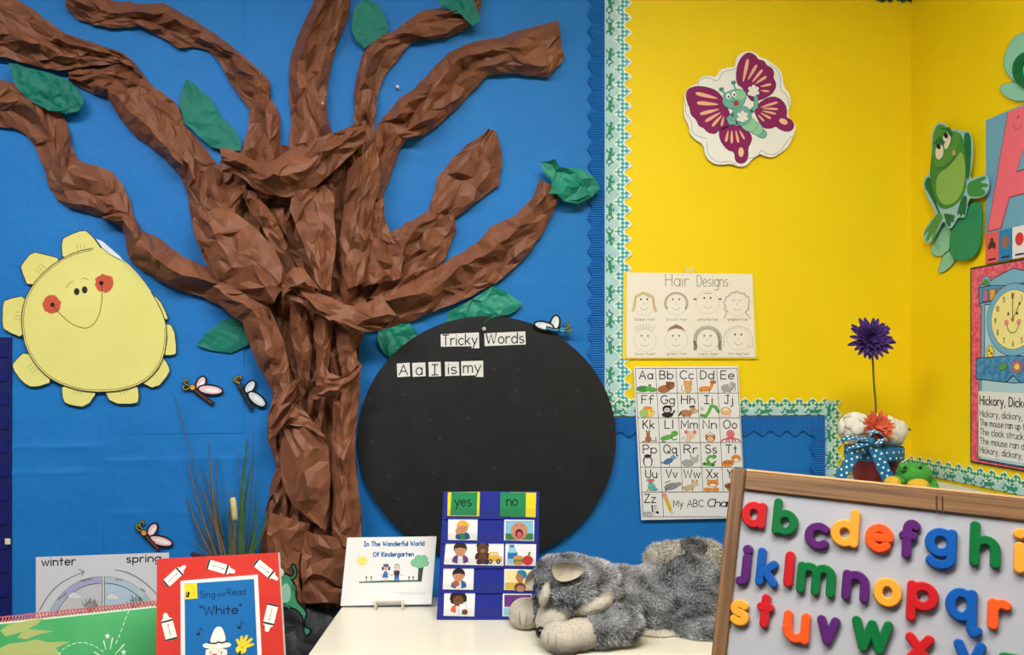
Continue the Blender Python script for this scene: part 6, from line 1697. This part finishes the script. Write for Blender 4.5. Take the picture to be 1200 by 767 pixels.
gerbera('coral_flower', fp(1028, 500, -.06), -FWD + UP * .5, 18 * kp, [(18, 1.0, 12, .24), (16, .8, 28, .22), (12, .55, 48, .18)], orgp, mat((196, 90, 50)), pot, 2)
whp = paper('white_petal', (226, 222, 206), (212, 208, 190), 50, rough=.8, bump=.2, bscale=120)
for i, (px, py, dd, rr) in enumerate(((1003, 503, -.02, 25), (1043, 506, .0, 24), (1024, 502, .05, 22))):
    c = fp(px, py, dd); r = random.Random(i + 5); mb = MB(); mb.ball(c, rr * kp * .72, whp, None, 10, 8); hd = mb.build('white_flower', pot, smooth=True)
    for k in range(26):
        d = Vector((r.gauss(0, 1), r.gauss(0, 1), r.gauss(.4, .8))).normalized(); u = d.orthogonal().normalized(); v = d.cross(u)
        g = r.uniform(0, 6.28); u, v = u * math.cos(g) + v * math.sin(g), v * math.cos(g) - u * math.sin(g)
        mb = MB(); mb.ball(c + d * rr * kp * .70, (rr * kp * .36, rr * kp * .30, rr * kp * .12), whp, (u, v, d), 8, 6); mb.build('petal', hd, smooth=True)
def leaf3(P, dd0, dd1, m=leafd, name='leaf', par=pot):
    mb = MB(); c = (sum(p[0] for p in P) / len(P), sum(p[1] for p in P) / len(P)); k = len(P)
    vs = [fp(x, y, dd0 + (dd1 - dd0) * i / k) for i, (x, y) in enumerate(P)] + [fp(c[0], c[1], dd0 - .006)]
    bk = [p + FWD * .0012 for p in vs]
    fs = [(i, (i + 1) % k, k) for i in range(k)] + [(k + 1 + (i + 1) % k, k + 1 + i, 2 * k + 1) for i in range(k)] + [((i + 1) % k, i, k + 1 + i, k + 1 + (i + 1) % k) for i in range(k)]
    mb.add(vs + bk, fs, m); mb.build(name, par)
leaf3(smooth([(1046, 503), (1050, 494), (1058, 492), (1056, 498), (1050, 504)], 1), 0, .01)
leaf3(smooth([(1052, 502), (1060, 500), (1070, 503), (1062, 505), (1054, 506)], 1), 0, .01)
leaf3(smooth([(1014, 490), (1018, 486), (1025, 482), (1024, 489), (1018, 493)], 1), .02, .03, mat((70, 110, 60)))
leaf3(smooth([(988, 498), (992, 496), (998, 500), (992, 501)], 1), 0, .01)
for P in ([(1000, 514), (992, 509), (985, 508)], [(1046, 514), (1052, 520), (1056, 512)], [(1010, 512), (1000, 516), (990, 512)]):
    mb = MB(); mb.tube([fp(x, y, -.03) for x, y in smooth(P, 2, False)], .0012, leafd, 6); mb.build('twig', pot)

# ------------------------------------------------------------------ small plush frog on the shelf
dq = 1.98; kq = dq / F
gpl = paper('green_plush', (74, 160, 66), (62, 146, 56), 90, rough=.95, bump=.4, bscale=350); ypl = paper('yellow_plush', (224, 184, 60), (210, 168, 48), 90, rough=.95, bump=.4, bscale=350)
t = thing('plush_frog', 'little green and yellow plush frog beside the flower pot', 'plush toy', Vector((at_depth(1068, 570, dq).x, at_depth(1068, 570, dq).y, ZS)))
zoff = ZS
def fb(nm, px, py, rx, ry, rz, m, dd=0, n=16):
    mb = MB(); c = at_depth(px, py, dq + dd); mb.ball(c, (rx * kq, rz, ry * kq), m, AXC, n, 12)
    for i, p in enumerate(mb.v):
        if p.z < ZS + .0008: p.z = ZS + .0008
    return mb.build(nm, t, smooth=True)
fb('body', 1074, 563, 18, 20, .045, gpl, .03); hd = fb('head', 1071, 555, 20, 13.5, .036, gpl)
fb('foot', 1046, 565, 9, 7.5, .022, ypl, -.01); fb('foot', 1076, 568, 12, 8, .024, ypl, -.03); fb('arm', 1054, 562, 9, 6, .018, gpl); fb('hind_leg', 1088, 570, 10, 12, .03, gpl, .01)
for px in (1058, 1076):
    c = at_depth(px, 547, dq - .02); mb = MB(); mb.ball(c, .0105, gpl, None, 12, 8); e = mb.build('eye_bump', t, smooth=True)
    mb = MB(); mb.ball(c - FWD * .008, .0045, nose_m, None, 10, 6); mb.build('eye', e, smooth=True)

# ------------------------------------------------------------------ wooden easel with magnet letters
TLp = at_depth(858, 549, 1.2); TRp = at_depth(1200, 583.5, 1.03)
eu = (TRp - TLp).normalized()
_r = ray(834, 767); _d = (TLp - CAM).dot(eu) / _r.dot(eu); ev = (TLp - (CAM + _r * _d)); ev = (ev - eu * ev.dot(eu)).normalized()
en = eu.cross(ev)
if en.dot(CAM - TLp) < 0: en = -en
EP = Plane(TLp, en, eu); EP.v = ev
oak = wood('oak_wood', (130, 93, 56), (84, 57, 33), (1, 34, 34), 4)
oak_l = wood('oak_edge', (206, 168, 120), (186, 146, 98), (1, 10, 10), 5)
EW = .60; EH = .52                                          # board width and height
lfloor = TLp.z / ev.z
base_pt = TLp - ev * lfloor
es = thing('easel', 'oak framed whiteboard easel holding coloured magnet letters', 'easel', Vector((base_pt.x, base_pt.y, 0)) + eu * .3)
def efp(s, t_, o=0.0): return TLp + eu * s + ev * t_ + en * o
pw = EP.st(873, 560)[0] * 1.0
rail = .030
AXE = (eu, ev, en)
def ebox(nm, s0, s1, t0, t1, o0_, o1_, m, gax, bev=.002):
    mb = MB(); mb.box(efp((s0 + s1) / 2, (t0 + t1) / 2, (o0_ + o1_) / 2), s1 - s0, t1 - t0, o1_ - o0_, m, AXE, bev)
    return mb.build(nm, es, grain=gax)
vg = (ev, eu, en); hg = (eu, ev, en)
ebox('post', 0, pw, -lfloor + .012, 0, -.018, .004, oak, vg)
ebox('post', EW - pw, EW, -lfloor + .03, 0, -.018, .004, oak, vg)
ebox('top_rail', pw + .0005, EW - pw - .0005, -rail, -.002, -.016, .003, oak, hg)
ebox('top_edge', pw + .0005, EW - pw - .0005, -.0018, .0022, -.030, .001, oak_l, hg, .001)
ebox('bottom_rail', pw + .0005, EW - pw - .0005, -EH, -EH + rail, -.016, .003, oak, hg)
ebox('tray', pw + .0005, EW - pw - .0005, -EH - .012, -EH, -.016, .06, oak, hg)
wbm = paper('whiteboard_enamel', (170, 170, 173), (164, 164, 168), 3, rough=.28, spec=.5, bump=0)
ebox('whiteboard', pw, EW - pw, -EH + rail, -rail, -.010, -.002, wbm, hg, .0005)
ebox('hinge', .002, pw + .006, .0005, .0035, -.024, -.004, mat((70, 74, 78), .4, .6), hg, .0005)
mb = MB(); s_, t_ = EP.st(1097, 592); 
for dx in (0, .007):
    for q in ribbon([(s_ + dx, t_ + .012), (s_ + dx + .001, t_ - .010)], .0022): mb.add([efp(x, y, .0034) for x, y in q], [tuple(range(len(q)))], mat((74, 46, 26)))
mb.build('wood_scratch', es)
bk = Vector((-en.x, -en.y, 0)).normalized(); spread = 2 * lfloor * abs(ev.dot(bk)) + .02
for s in (pw / 2, EW - pw / 2):
    top = efp(s, -.006, -.034); foot = Vector((base_pt.x, base_pt.y, .002)) + Vector((eu.x, eu.y, 0)) * s + bk * spread
    d = (top - foot); L = d.length; d.normalize(); sd = eu - d * eu.dot(d); sd.normalize(); nn_ = d.cross(sd)
    mb = MB(); mb.box((top + foot) / 2 + UP * .008, pw, .02, L - .02, oak, (sd, nn_, d), .002); mb.build('back_leg', es, grain=(d, sd, nn_))
em = 820; ey = 540; ek = 380 / 1200.0
CR, CG, CP, CY, CO, CB = [(c, .28, .5) for c in ((184, 24, 30), (4, 102, 48), (82, 28, 98), (226, 152, 46), (238, 82, 26), (10, 80, 156))]
MAG = [('a', 155, 150, 248, 250, CR, 'red'), ('b', 270, 140, 368, 278, CG, 'green'), ('c', 387, 226, 482, 330, CP, 'purple'), ('d', 485, 175, 592, 320, CY, 'yellow'), ('e', 610, 232, 720, 342, CO, 'orange'), ('f', 735, 215, 818, 363, CP, 'purple'), ('g', 830, 247, 952, 403, CB, 'blue'), ('h', 997, 225, 1115, 395, CG, 'green'), ('i', 1160, 250, 1206, 418, CY, 'yellow'),
 ('j', 138, 308, 192, 462, CP, 'purple'), ('k', 210, 322, 297, 467, CB, 'blue'), ('l', 312, 332, 352, 468, CR, 'red'), ('m', 358, 378, 505, 500, CG, 'green'), ('n', 525, 405, 630, 522, CP, 'purple'), ('o', 640, 432, 750, 542, CY, 'yellow'), ('p', 763, 445, 885, 600, CR, 'red'), ('q', 905, 470, 1048, 648, CB, 'blue'), ('r', 1063, 510, 1155, 630, CO, 'orange'),
 ('s', 112, 512, 187, 612, CY, 'yellow'), ('t', 210, 490, 277, 620, CR, 'red'), ('u', 307, 555, 410, 675, CO, 'orange'), ('v', 430, 572, 520, 683, CP, 'purple'), ('w', 558, 580, 716, 712, CG, 'green'), ('x', 757, 630, 868, 765, CR, 'red'), ('y', 935, 662, 1060, 850, CB, 'blue'), ('z', 1100, 712, 1225, 850, CG, 'green')]
def magnet(chx, bx0, by0, bx1, by1, col, cname):
    gl = GL[chx][1]
    if chx == 'i': gl = [[(.03, .58), (.03, 0)], [(.03, .93), (.03, .94)]]
    if chx == 'j': gl = [[(.23, .60), (.23, -.14)] + ar(.06, -.14, .17, .2, 0, -100, 8), [(.23, .93), (.23, .94)]]
    xs = [p[0] for st in gl for p in st]; ys = [p[1] for st in gl for p in st]
    gx0, gx1, gy0, gy1 = min(xs), max(xs), min(ys), max(ys)
    cxm, cym = em + (bx0 + bx1) / 2 * ek, ey + (by0 + by1) / 2 * ek
    sC_, tC_ = EP.st(cxm, cym)
    wS = EP.st(em + bx1 * ek, cym)[0] - EP.st(em + bx0 * ek, cym)[0]; hS = EP.st(cxm, ey + by0 * ek)[1] - EP.st(cxm, ey + by1 * ek)[1]
    sw = .0125 if chx not in 'lijt' else .0132; a_ = sw / 2
    if chx in 'l': sw = wS * .95; a_ = sw / 2
    kx = (wS - sw) / max(gx1 - gx0, 1e-6) if gx1 - gx0 > .02 else 0.0; ky = (hS - sw) / (gy1 - gy0)
    if chx == 'x': ky = kx * 1.0
    def to(p): return (sC_ + (p[0] - (gx0 + gx1) / 2) * kx, tC_ + (p[1] - (gy0 + gy1) / 2) * ky)
    H_ = .0085; m = mat(*col)
    split = []
    for st in gl:                                   # break strokes at sharp corners so that every corner is round
        cur = [st[0]]
        for i in range(1, len(st)):
            cur.append(st[i])
            if i < len(st) - 1:
                a1 = np.array(st[i]) - np.array(st[i - 1]); a2 = np.array(st[i + 1]) - np.array(st[i])
                if a1.dot(a2) < .6 * np.linalg.norm(a1) * np.linalg.norm(a2): split.append(cur); cur = [st[i]]
        split.append(cur)
    gl = split
    prof = [(1.0, 0.0), (1.0, .55), (.90, .85), (.68, 1.0), (0.0, 1.0)]
    mb = MB(); zo = 0.0
    for st in gl:
        P = [np.array(to(p)) for p in st]; q = [P[0]]
        for p in P[1:]:
            if np.linalg.norm(p - q[-1]) > 1e-4: q.append(p)
        P = q; closed = len(P) > 4 and np.linalg.norm(P[0] - P[-1]) < 1e-4
        if len(P) == 1 or (len(P) == 2 and np.linalg.norm(P[0] - P[1]) < .002):
            c_ = P[0]; aa = a_ * 1.15; vs = []; fs = []; n = 16
            for (f, z) in prof:
                for i in range(n):
                    g = 2 * PI * i / n; vs.append(efp(c_[0] + aa * f * math.cos(g), c_[1] + aa * f * math.sin(g), H_ * z + zo - .002))
            for k in range(len(prof) - 1):
                for i in range(n): fs.append((k * n + i, k * n + (i + 1) % n, k * n + n + (i + 1) % n, k * n + n + i))
            mb.add(vs, fs, m); zo += .00025; continue
        if closed: P = P[:-1]
        k = len(P); rows = []
        for i in range(k):
            t1 = P[i] - P[i - 1] if (i > 0 or closed) else P[1] - P[0]; t2 = P[(i + 1) % k] - P[i] if (i < k - 1 or closed) else t1
            t1 = t1 / np.linalg.norm(t1); t2 = t2 / np.linalg.norm(t2); n1 = np.array((-t1[1], t1[0])); n2 = np.array((-t2[1], t2[0])); mm = n1 + n2; Lm = np.linalg.norm(mm)
            mm = n1 if Lm < .4 else mm / Lm; sc = 1 if Lm < .4 else min(1 / max(mm.dot(n1), .4), 1.8)
            rows.append((P[i], mm * sc))
        sect = [(-f, z) for f, z in prof[:-1]] + [(f, z) for f, z in reversed(prof[:-1])]; ns_ = len(sect)
        vs = [efp(p[0] + mm[0] * a_ * f, p[1] + mm[1] * a_ * f, H_ * z + zo - .002) for p, mm in rows for f, z in sect]; fs = []
        for i in range(k if closed else k - 1):
            j2 = (i + 1) % k
            for q2 in range(ns_ - 1): fs.append((i * ns_ + q2, i * ns_ + q2 + 1, j2 * ns_ + q2 + 1, j2 * ns_ + q2))
        mb.add(vs, fs, m)
        if not closed:
            for p, t1 in ((P[0], P[0] - P[1]), (P[-1], P[-1] - P[-2])):
                g0 = math.atan2(t1[1], t1[0]) - PI / 2; n = 8; vs = []; fs = []
                for (f, z) in prof:
                    for i in range(n + 1): g = g0 + PI * i / n; vs.append(efp(p[0] + a_ * f * math.cos(g), p[1] + a_ * f * math.sin(g), H_ * z + zo - .002))
                for k2 in range(len(prof) - 1):
                    for i in range(n): fs.append((k2 * (n + 1) + i, k2 * (n + 1) + i + 1, (k2 + 1) * (n + 1) + i + 1, (k2 + 1) * (n + 1) + i))
                mb.add(vs, fs, m)
        zo += .00025
    o = mb.build('magnet_letter', None, efp(sC_, tC_ - hS / 2, 0), smooth=False)
    setp(o, '%s plastic magnet letter %s on the whiteboard easel' % (cname, chx), 'magnet letter', 'magnet letters on the easel')
for q in MAG: magnet(*q)

# ------------------------------------------------------------------ big books at the lower left, on a display rack
ZK = .77
rk = thing('book_rack', 'low wooden display rack under the two big books', 'book rack', at_depth(150, 700, 1.30) * 1.0)
rk.location.z = 0; ORG[rk] = Vector(rk.location)
cR = at_depth(170, 700, 1.33)
for nm, off, s in (('ledge', (0, .03, ZK - .0115), (.78, .24, .02)), ('front_lip', (0, -.098, ZK + .012), (.78, .015, .024)), ('back_panel', (0, .16, ZK - .06), (.78, .015, .14)), ('side_panel', (-.38, .03, (ZK - .022) / 2), (.02, .24, ZK - .022)), ('side_panel', (.38, .03, (ZK - .022) / 2), (.02, .24, ZK - .022))):
    mb = MB(); mb.box(Vector((cR.x, cR.y, 0)) + RGT * off[0] + FWD * off[1] + UP * off[2], s[0], s[1], s[2], oak, AXC, .002); mb.build(nm, rk, grain=hg)
# red book
pl = cam_plane(255, 767, 1.30, 13)
yb = None
for yy in range(780, 1000):
    if pl.at(255, yy).z < ZK + .002: yb = yy; break
rb = thing('red_book', 'red book titled Sing and Read White with crayons on the cover', 'book', pl.at(255, yb, 0))
redc = paper('red_cover', (214, 62, 52), (204, 54, 46), 7, rough=.35, spec=.4, bump=.25, bscale=16, bdist=.006)
k = (yb - 767) / 120.0
b = MB(); b.prism([pl.at(x, y, .012) for x, y in [(184, 654.5), (326, 647), (333, 767), (333 + 7 * k, yb), (183 - k, yb), (183, 767)]], pl.n, .010, redc, mat((226, 222, 212))); b.build('cover', rb)
def V_(P): return T(P, 175, 635, 205 / 1191.0)
b = MB(); b.prism([pl.at(x, y, .0128) for x, y in V_([(212, 262), (738, 220), (765, 767), (775, 960), (216, 975), (214, 767)])], pl.n, .0006, mat((230, 228, 220))); pn = b.build('white_panel', rb)
blc = paper('blue_cover', (34, 112, 176), (28, 102, 166), 8, rough=.35, spec=.4, bump=.2, bscale=18, bdist=.006)
b = MB(); b.prism([pl.at(x, y, .0134) for x, y in V_([(240, 282), (712, 250), (735, 767), (742, 930), (248, 942), (244, 767)])], pl.n, .0006, blc); b.build('blue_panel', rb)
a = Art(pl, .0136); NV = (26, 40, 70)
x = lambda zx: 175 + zx * 205 / 1191.0
y = lambda zy: 635 + zy * 205 / 1191.0
a.t('Sing', x(345), x(445), y(378), 7.2, .75, NV, slope=-.05); a.t('and', x(462), x(515), y(366), 4.6, .5, NV, slope=-.05); a.t('Read', x(532), x(655), y(362), 7.4, .75, NV, slope=-.05); a.t('"White"', x(345), x(628), y(498), 10.6, 1.2, (24, 30, 50), slope=-.05, gap=.16)
a.build('lettering', rb)
a = Art(pl, .0136); a.p(V_([(238, 286), (324, 276), (328, 382), (244, 388)]), (240, 212, 40)); a.t('LAP', x(252), x(272), y(374), 6, .9, (40, 36, 30), slope=0)
for q in range(4): a.l(V_([(288, 305 + q * 20), (314, 303 + q * 20)]), .3, (150, 120, 30))
a.build('yellow_badge', rb)
a = Art(pl, .0136)
a.p(V_(smooth([(385, 720), (382, 767), (388, 860), (520, 860), (530, 767), (528, 720)], 1)), (232, 228, 212)); a.e(x(445), y(767), 3, 1.6, (206, 70, 60)); a.l(V_([(405, 748), (430, 742)]), .4, INK); a.l(V_([(470, 742), (500, 746)]), .4, INK); a.e(x(418), y(755), .6, 1, INK); a.e(x(490), y(755), .6, 1, INK)
a.p(V_(smooth([(358, 702), (380, 684), (450, 690), (530, 678), (562, 692), (545, 715), (460, 724), (380, 722)], 2)), (236, 232, 218)); a.p(V_(smooth([(405, 690), (440, 590), (470, 570), (500, 580), (528, 678), (470, 692)], 2)), (236, 232, 218)); a.l(V_(smooth([(402, 684), (450, 690), (470, 676), (490, 686), (528, 674)], 2, False)), 1.9, (60, 62, 66))
a.build('crayon_character_hat', rb)
a = Art(pl, .0137); a.e(x(625), y(730), 6.4, 5, (240, 214, 50))
for fx, fy in ((598, 665), (628, 645), (662, 640), (694, 660), (704, 695)): a.l([(x(628), y(718)), (x(fx), y(fy))], 3.4, (240, 214, 50))
for fx, fy in ((612, 690), (640, 672), (672, 680)): a.l([(x(630), y(722)), (x(fx), y(fy))], .4, (170, 140, 20))
a.l(V_([(618, 745), (606, 775)]), 2.4, (40, 40, 44)); a.build('yellow_glove', rb)
for nx, ny in ((333, 625), (612, 580)):
    a = Art(pl, .0136); a.e(x(nx), y(ny), 2.2, 1.6, INK, -15); a.l(V_([(nx + 10, ny), (nx + 14, ny - 45), (nx + 34, ny - 22)]), .7, INK); a.build('music_note', rb)
WHT = (236, 233, 222)
for (P0, P1, wd2) in (((115, 280), (240, 165), 62), ((405, 150), (575, 200), 66), ((730, 140), (868, 250), 60), ((150, 655), (108, 490), 80), ((840, 430), (800, 600), 74)):
    a = Art(pl, .0122); dx, dy = P1[0] - P0[0], P1[1] - P0[1]; L = math.hypot(dx, dy); dx /= L; dy /= L; nx, ny = -dy, dx
    def cr(s, w): return (P0[0] + dx * s * L + nx * w * wd2 / 2, P0[1] + dy * s * L + ny * w * wd2 / 2)
    a.p(V_([cr(-.06, -1), cr(.76, -1), cr(.80, -.85), cr(.84, -.55), cr(1.03, -.34), cr(1.06, 0), cr(1.03, .34), cr(.84, .55), cr(.80, .85), cr(.76, 1), cr(-.06, 1)]), WHT)
    for s in (-.02, .72): a.p(V_([cr(s - .035, -1.02), cr(s + .035, -1.02), cr(s + .035, 1.02), cr(s - .035, 1.02)]), (40, 40, 42))
    W_2, sts = text_strokes('white', .16); rev = dx < -.2 or (abs(dx) <= .3 and dy < 0)
    for st in sts:
        pts = [((.12 + .48 * q0 / W_2), -(q1 - .4) * .34) for q0, q1 in st]
        if dx > .2 or abs(dx) <= .3:
            for q in ribbon([V_([cr(s_, w_)])[0] for s_, w_ in pts], .35): a._poly(q, (60, 60, 62))
    a.build('white_crayon', rb)
# green spiral book
pl = cam_plane(100, 760, 1.385, 13)
gk = (yb + 2)
gb = thing('green_spiral_book', 'green big book with red spiral binding and dotted firework line', 'book', pl.at(60, yb, 0))
for yy in range(780, 1000):
    if pl.at(90, yy).z < ZK + .002: gy = yy; break
def X_(P): return T(P, 0, 635, 200 / 1162.0)
grc = paper('green_cover', (52, 150, 84), (96, 184, 118), 3.5, rough=.3, spec=.45, bump=.1, bscale=10)
out = [(-95, 737.5), (0, 728.5), (186, 708.5), (200, 707), (206, gy), (-90, gy)]
b = MB(); b.prism([pl.at(x_, y_, .012) for x_, y_ in out], pl.n, .010, mat((222, 222, 206)), mat((226, 222, 208))); b.build('page_block', gb)
b = MB(); b.prism([pl.at(x_, y_, .0132) for x_, y_ in [(-94, 740), (0, 731), (186, 711), (199, 709.6), (205, gy), (-89, gy)]], pl.n, .001, grc); b.build('cover', gb)
a = Art(pl, .0133); TN = (168, 180, 110)
for P in ([(0, 600), (60, 560), (150, 540), (300, 515), (250, 560), (190, 590), (365, 605), (270, 625), (180, 660), (120, 650), (150, 610), (40, 640)], [(0, 720), (60, 690), (160, 680), (250, 660), (320, 680), (480, 675), (380, 720), (420, 767), (380, 820), (0, 820)]): a.p(X_(P), TN)
a.build('printed_grass', gb)
a = Art(pl, .0134); DW = (214, 238, 214)
def dash(P, dl, gap_):
    A = np.array(smooth(X_(P), 3, False)); d = np.r_[0, np.cumsum(np.linalg.norm(np.diff(A, axis=0), axis=1))]; q = 0
    while q < d[-1] - dl:
        a.l([(float(np.interp(z, d, A[:, 0])), float(np.interp(z, d, A[:, 1]))) for z in (q, q + dl / 2, q + dl)], .9, DW); q += dl + gap_
dash([(880, 460), (840, 560), (800, 670), (770, 720)], 4.6, 3); a.build('dotted_line', gb); a = Art(pl, .0134); dash([(400, 767), (440, 710), (550, 675), (640, 700), (710, 750)], 4.2, 2.8); a.build('dotted_line', gb)
for sx, sy in ((732, 638), (842, 748)):
    a = Art(pl, .0134); a.p(X_([(sx + (22 if i % 2 == 0 else 10) * math.sin(i * PI / 5), sy - (22 if i % 2 == 0 else 10) * math.cos(i * PI / 5)) for i in range(10)]), DW); a.build('star', gb)
a = Art(pl, .0134)
for P in ([(706, 672), (722, 730)], [(766, 652), (750, 730)], [(845, 695), (785, 762)], [(645, 748), (690, 775)]): a.l(X_(P), [1.6, .8], DW)
a.build('firework_spark', gb)
coil_m = mat((206, 108, 104), .4, .4)
mb = MB(); n = 74; pts = []
for i in range(n * 8 + 1):
    s = i / (n * 8.0); px_ = -88 + (286) * s; py_ = 736.6 + (706.5 - 736.6) * s
    g = 2 * PI * i / 8.0; c_ = pl.at(px_, py_ - 1.5, .007); pts.append(c_ + pl.v * (.0050 * math.cos(g)) + pl.n * (.0072 * math.sin(g)))
mb.tube(pts, .0011, coil_m, 5); mb.build('spiral_binding', gb, smooth=True)

# ------------------------------------------------------------------ reeds in a vase behind the books
vx = at_depth(243, 700, 2.02); 
rv = thing('reed_vase', 'clump of dried reeds and one cattail left of the tree trunk', 'dried plant', (vx.x, vx.y, 0))
b = MB(); b.lathe((vx.x, vx.y, 0), [(.05, .001), (.06, .01), (.075, .12), (.07, .25), (.045, .36), (.05, .40), (.044, .40), (.04, .37), (.0001, .34)], mat((70, 78, 70), .4), 24); b.build('vase', rv, smooth=True)
dry = [paper('dry_reed', (104, 92, 66), (86, 76, 56), 40, bump=0), paper('grey_reed', (92, 92, 84), (76, 76, 70), 40, bump=0), paper('green_reed', (66, 104, 58), (54, 88, 50), 40, bump=0)]
RD = [(245, 520, 262, .0, 1.6, 0), (220, 540, 258, .01, 1.5, 0), (219, 582, 255, .02, 1.6, 0), (232, 560, 262, -.01, 1.3, 0), (254, 535, 266, .02, 1.2, 0), (266, 565, 270, 0, 1.2, 0), (242, 600, 262, .01, 1.1, 0), (228, 610, 256, .01, 1.0, 1), (275, 575, 276, .0, 1.5, 0), (236, 545, 264, .03, 1.0, 1), (250, 575, 268, -.01, 1.2, 0),
      (290, 515, 284, .0, 2.6, 2), (294, 545, 285, .01, 2.0, 2), (287, 560, 282, -.01, 1.6, 2), (303, 585, 288, .0, 1.3, 2), (312, 600, 290, .01, 1.1, 2), (300, 560, 288, .02, 1.2, 2), (318, 603, 292, -.02, .8, 2), (297, 620, 286, .0, 1.2, 2), (305, 628, 290, .01, 1.1, 2), (283, 600, 280, .01, 1.2, 2), (256, 610, 268, .0, 1.0, 2),
      (203, 460, 256, .02, .7, 1), (297, 490, 286, .02, .8, 1), (278, 525, 278, .03, .6, 1), (225, 630, 260, .0, .8, 1), (270, 590, 272, .02, 1.2, 0), (262, 585, 268, .0, 1.0, 2)]
top_v = Vector((vx.x, vx.y, .37))
r = random.Random(8)
for i, (px_, py_, bx_, dd, w, mi) in enumerate(RD):
    tip = at_depth(px_, py_, 2.09 + dd * .6); mid = at_depth(bx_, 662, 2.06 + dd); root = top_v + Vector((r.uniform(-.025, .025), r.uniform(-.025, .025), -.02))
    mb = MB(); A = []; bend = r.choice((-1, 1)) * .008
    for q in range(7):
        s = q / 6.0; A.append(mid * (1 - s) + tip * s + RGT * (bend * math.sin(s * PI)))
    w *= .0034; mb.tube([root, root * .5 + mid * .5] + A, [w * .8, w * .9] + [w * (1 - .75 * q / 6.0) for q in range(7)], dry[mi], 5); mb.build('reed_blade', rv)
mb = MB(); mb.tube([top_v, at_depth(276, 660, 2.03), at_depth(275, 608, 2.03)], .003, dry[0], 6); st_ = mb.build('cattail_stem', rv)
mb = MB(); mb.tube([at_depth(275.5, 609.5, 2.03), at_depth(275.3, 607.5, 2.03), at_depth(273, 585, 2.03), at_depth(272.6, 582.5, 2.03)], [.005, .0078, .0078, .005], paper('cattail_head', (206, 194, 140), (190, 176, 122), 60, bump=.3, bscale=300), 14); mb.build('cattail_head', rv, smooth=True)
mb = MB(); mb.tube([at_depth(260, 660, 2.0), at_depth(228, 650, 2.0), at_depth(224, 648, 2.0)], [.003, .007, .004], mat((50, 34, 34)), 10); mb.build('dark_seed_head', rv, smooth=True)

# ------------------------------------------------------------------ grey paper rock at the foot of the tree and the little frog on it
rock_m = paper('painted_grey_paper', (66, 68, 72), (34, 35, 38), 14, rough=.6, bump=.3, bscale=40, kind='VORONOI')
o = crumple_poly('paper_rock', BW, [(292, 735), (300, 716), (318, 706), (345, 703), (372, 706), (396, 716), (420, 735), (436, 790), (440, 860), (436, 960), (300, 960), (285, 860)], .012, .02, 17, rock_m, 77, None, .007, dome=.09)
setp(o, 'dark grey crumpled paper rock at the foot of the tree', 'paper rock')
def U_(P): return T(P, 175, 635, 205 / 1191.0)
FPp = Plane((0, -.118, 0), (0, -1, 0))
lf = thing('tree_frog_cutout', 'small green frog cutout with black outline climbing at the tree foot', 'paper cutout', FPp.at(345, 746, 0))
fo2 = smooth([(888, 215), (920, 205), (948, 215), (975, 225), (978, 190), (958, 165), (965, 148), (990, 142), (1010, 190), (1005, 240), (975, 258), (1000, 290), (1005, 350), (1008, 395), (1060, 445), (1080, 480), (1065, 520), (1060, 565), (1115, 595), (1105, 630), (1065, 648), (1045, 610), (1035, 560), (1045, 520), (1010, 470), (960, 450), (930, 468), (900, 450), (870, 430), (860, 330), (870, 250)], 1)
sheet('backing', FPp, U_(fo2), 0, .0025, mat((18, 26, 22)), lf)
cc = (940, 350)
a = Art(FPp, .0001)
a.p(U_(smooth([(890, 225), (945, 222), (965, 260), (990, 300), (995, 400), (1045, 450), (1068, 485), (1052, 520), (1046, 565), (1050, 575), (1100, 600), (1068, 636), (1055, 605), (1045, 560), (1056, 515), (1010, 455), (960, 438), (905, 440), (872, 420), (868, 330), (876, 255)], 1)), (70, 150, 110)); a.build('frog_print', lf)
a = Art(FPp, .0003); a.p(U_(smooth([(955, 240), (985, 228), (990, 195), (972, 165), (980, 152), (1000, 190), (995, 235), (965, 252)], 1)), (50, 130, 90)); a.build('frog_arm', lf)
a = Art(FPp, .0002); a.p(U_(smooth([(885, 320), (930, 270), (960, 300), (965, 390), (920, 420), (880, 400)], 2)), (150, 204, 176)); a.build('frog_belly', lf)
a = Art(FPp, .0004)
for q in ([(970, 295), (992, 290), (1000, 325), (975, 330)], [(905, 420), (925, 410), (930, 440), (910, 440)], [(935, 440), (955, 430), (965, 445), (945, 455)]): a.o(U_(q), (50, 120, 90), (18, 26, 22), .5)
a.build('frog_spots', lf)
b = MB(); b.ball(FPp.at(*U_([(888, 212)])[0], .002), (.011, .004, .013), mat((206, 210, 206)), None, 14, 8); b.build('eye', lf, smooth=True)
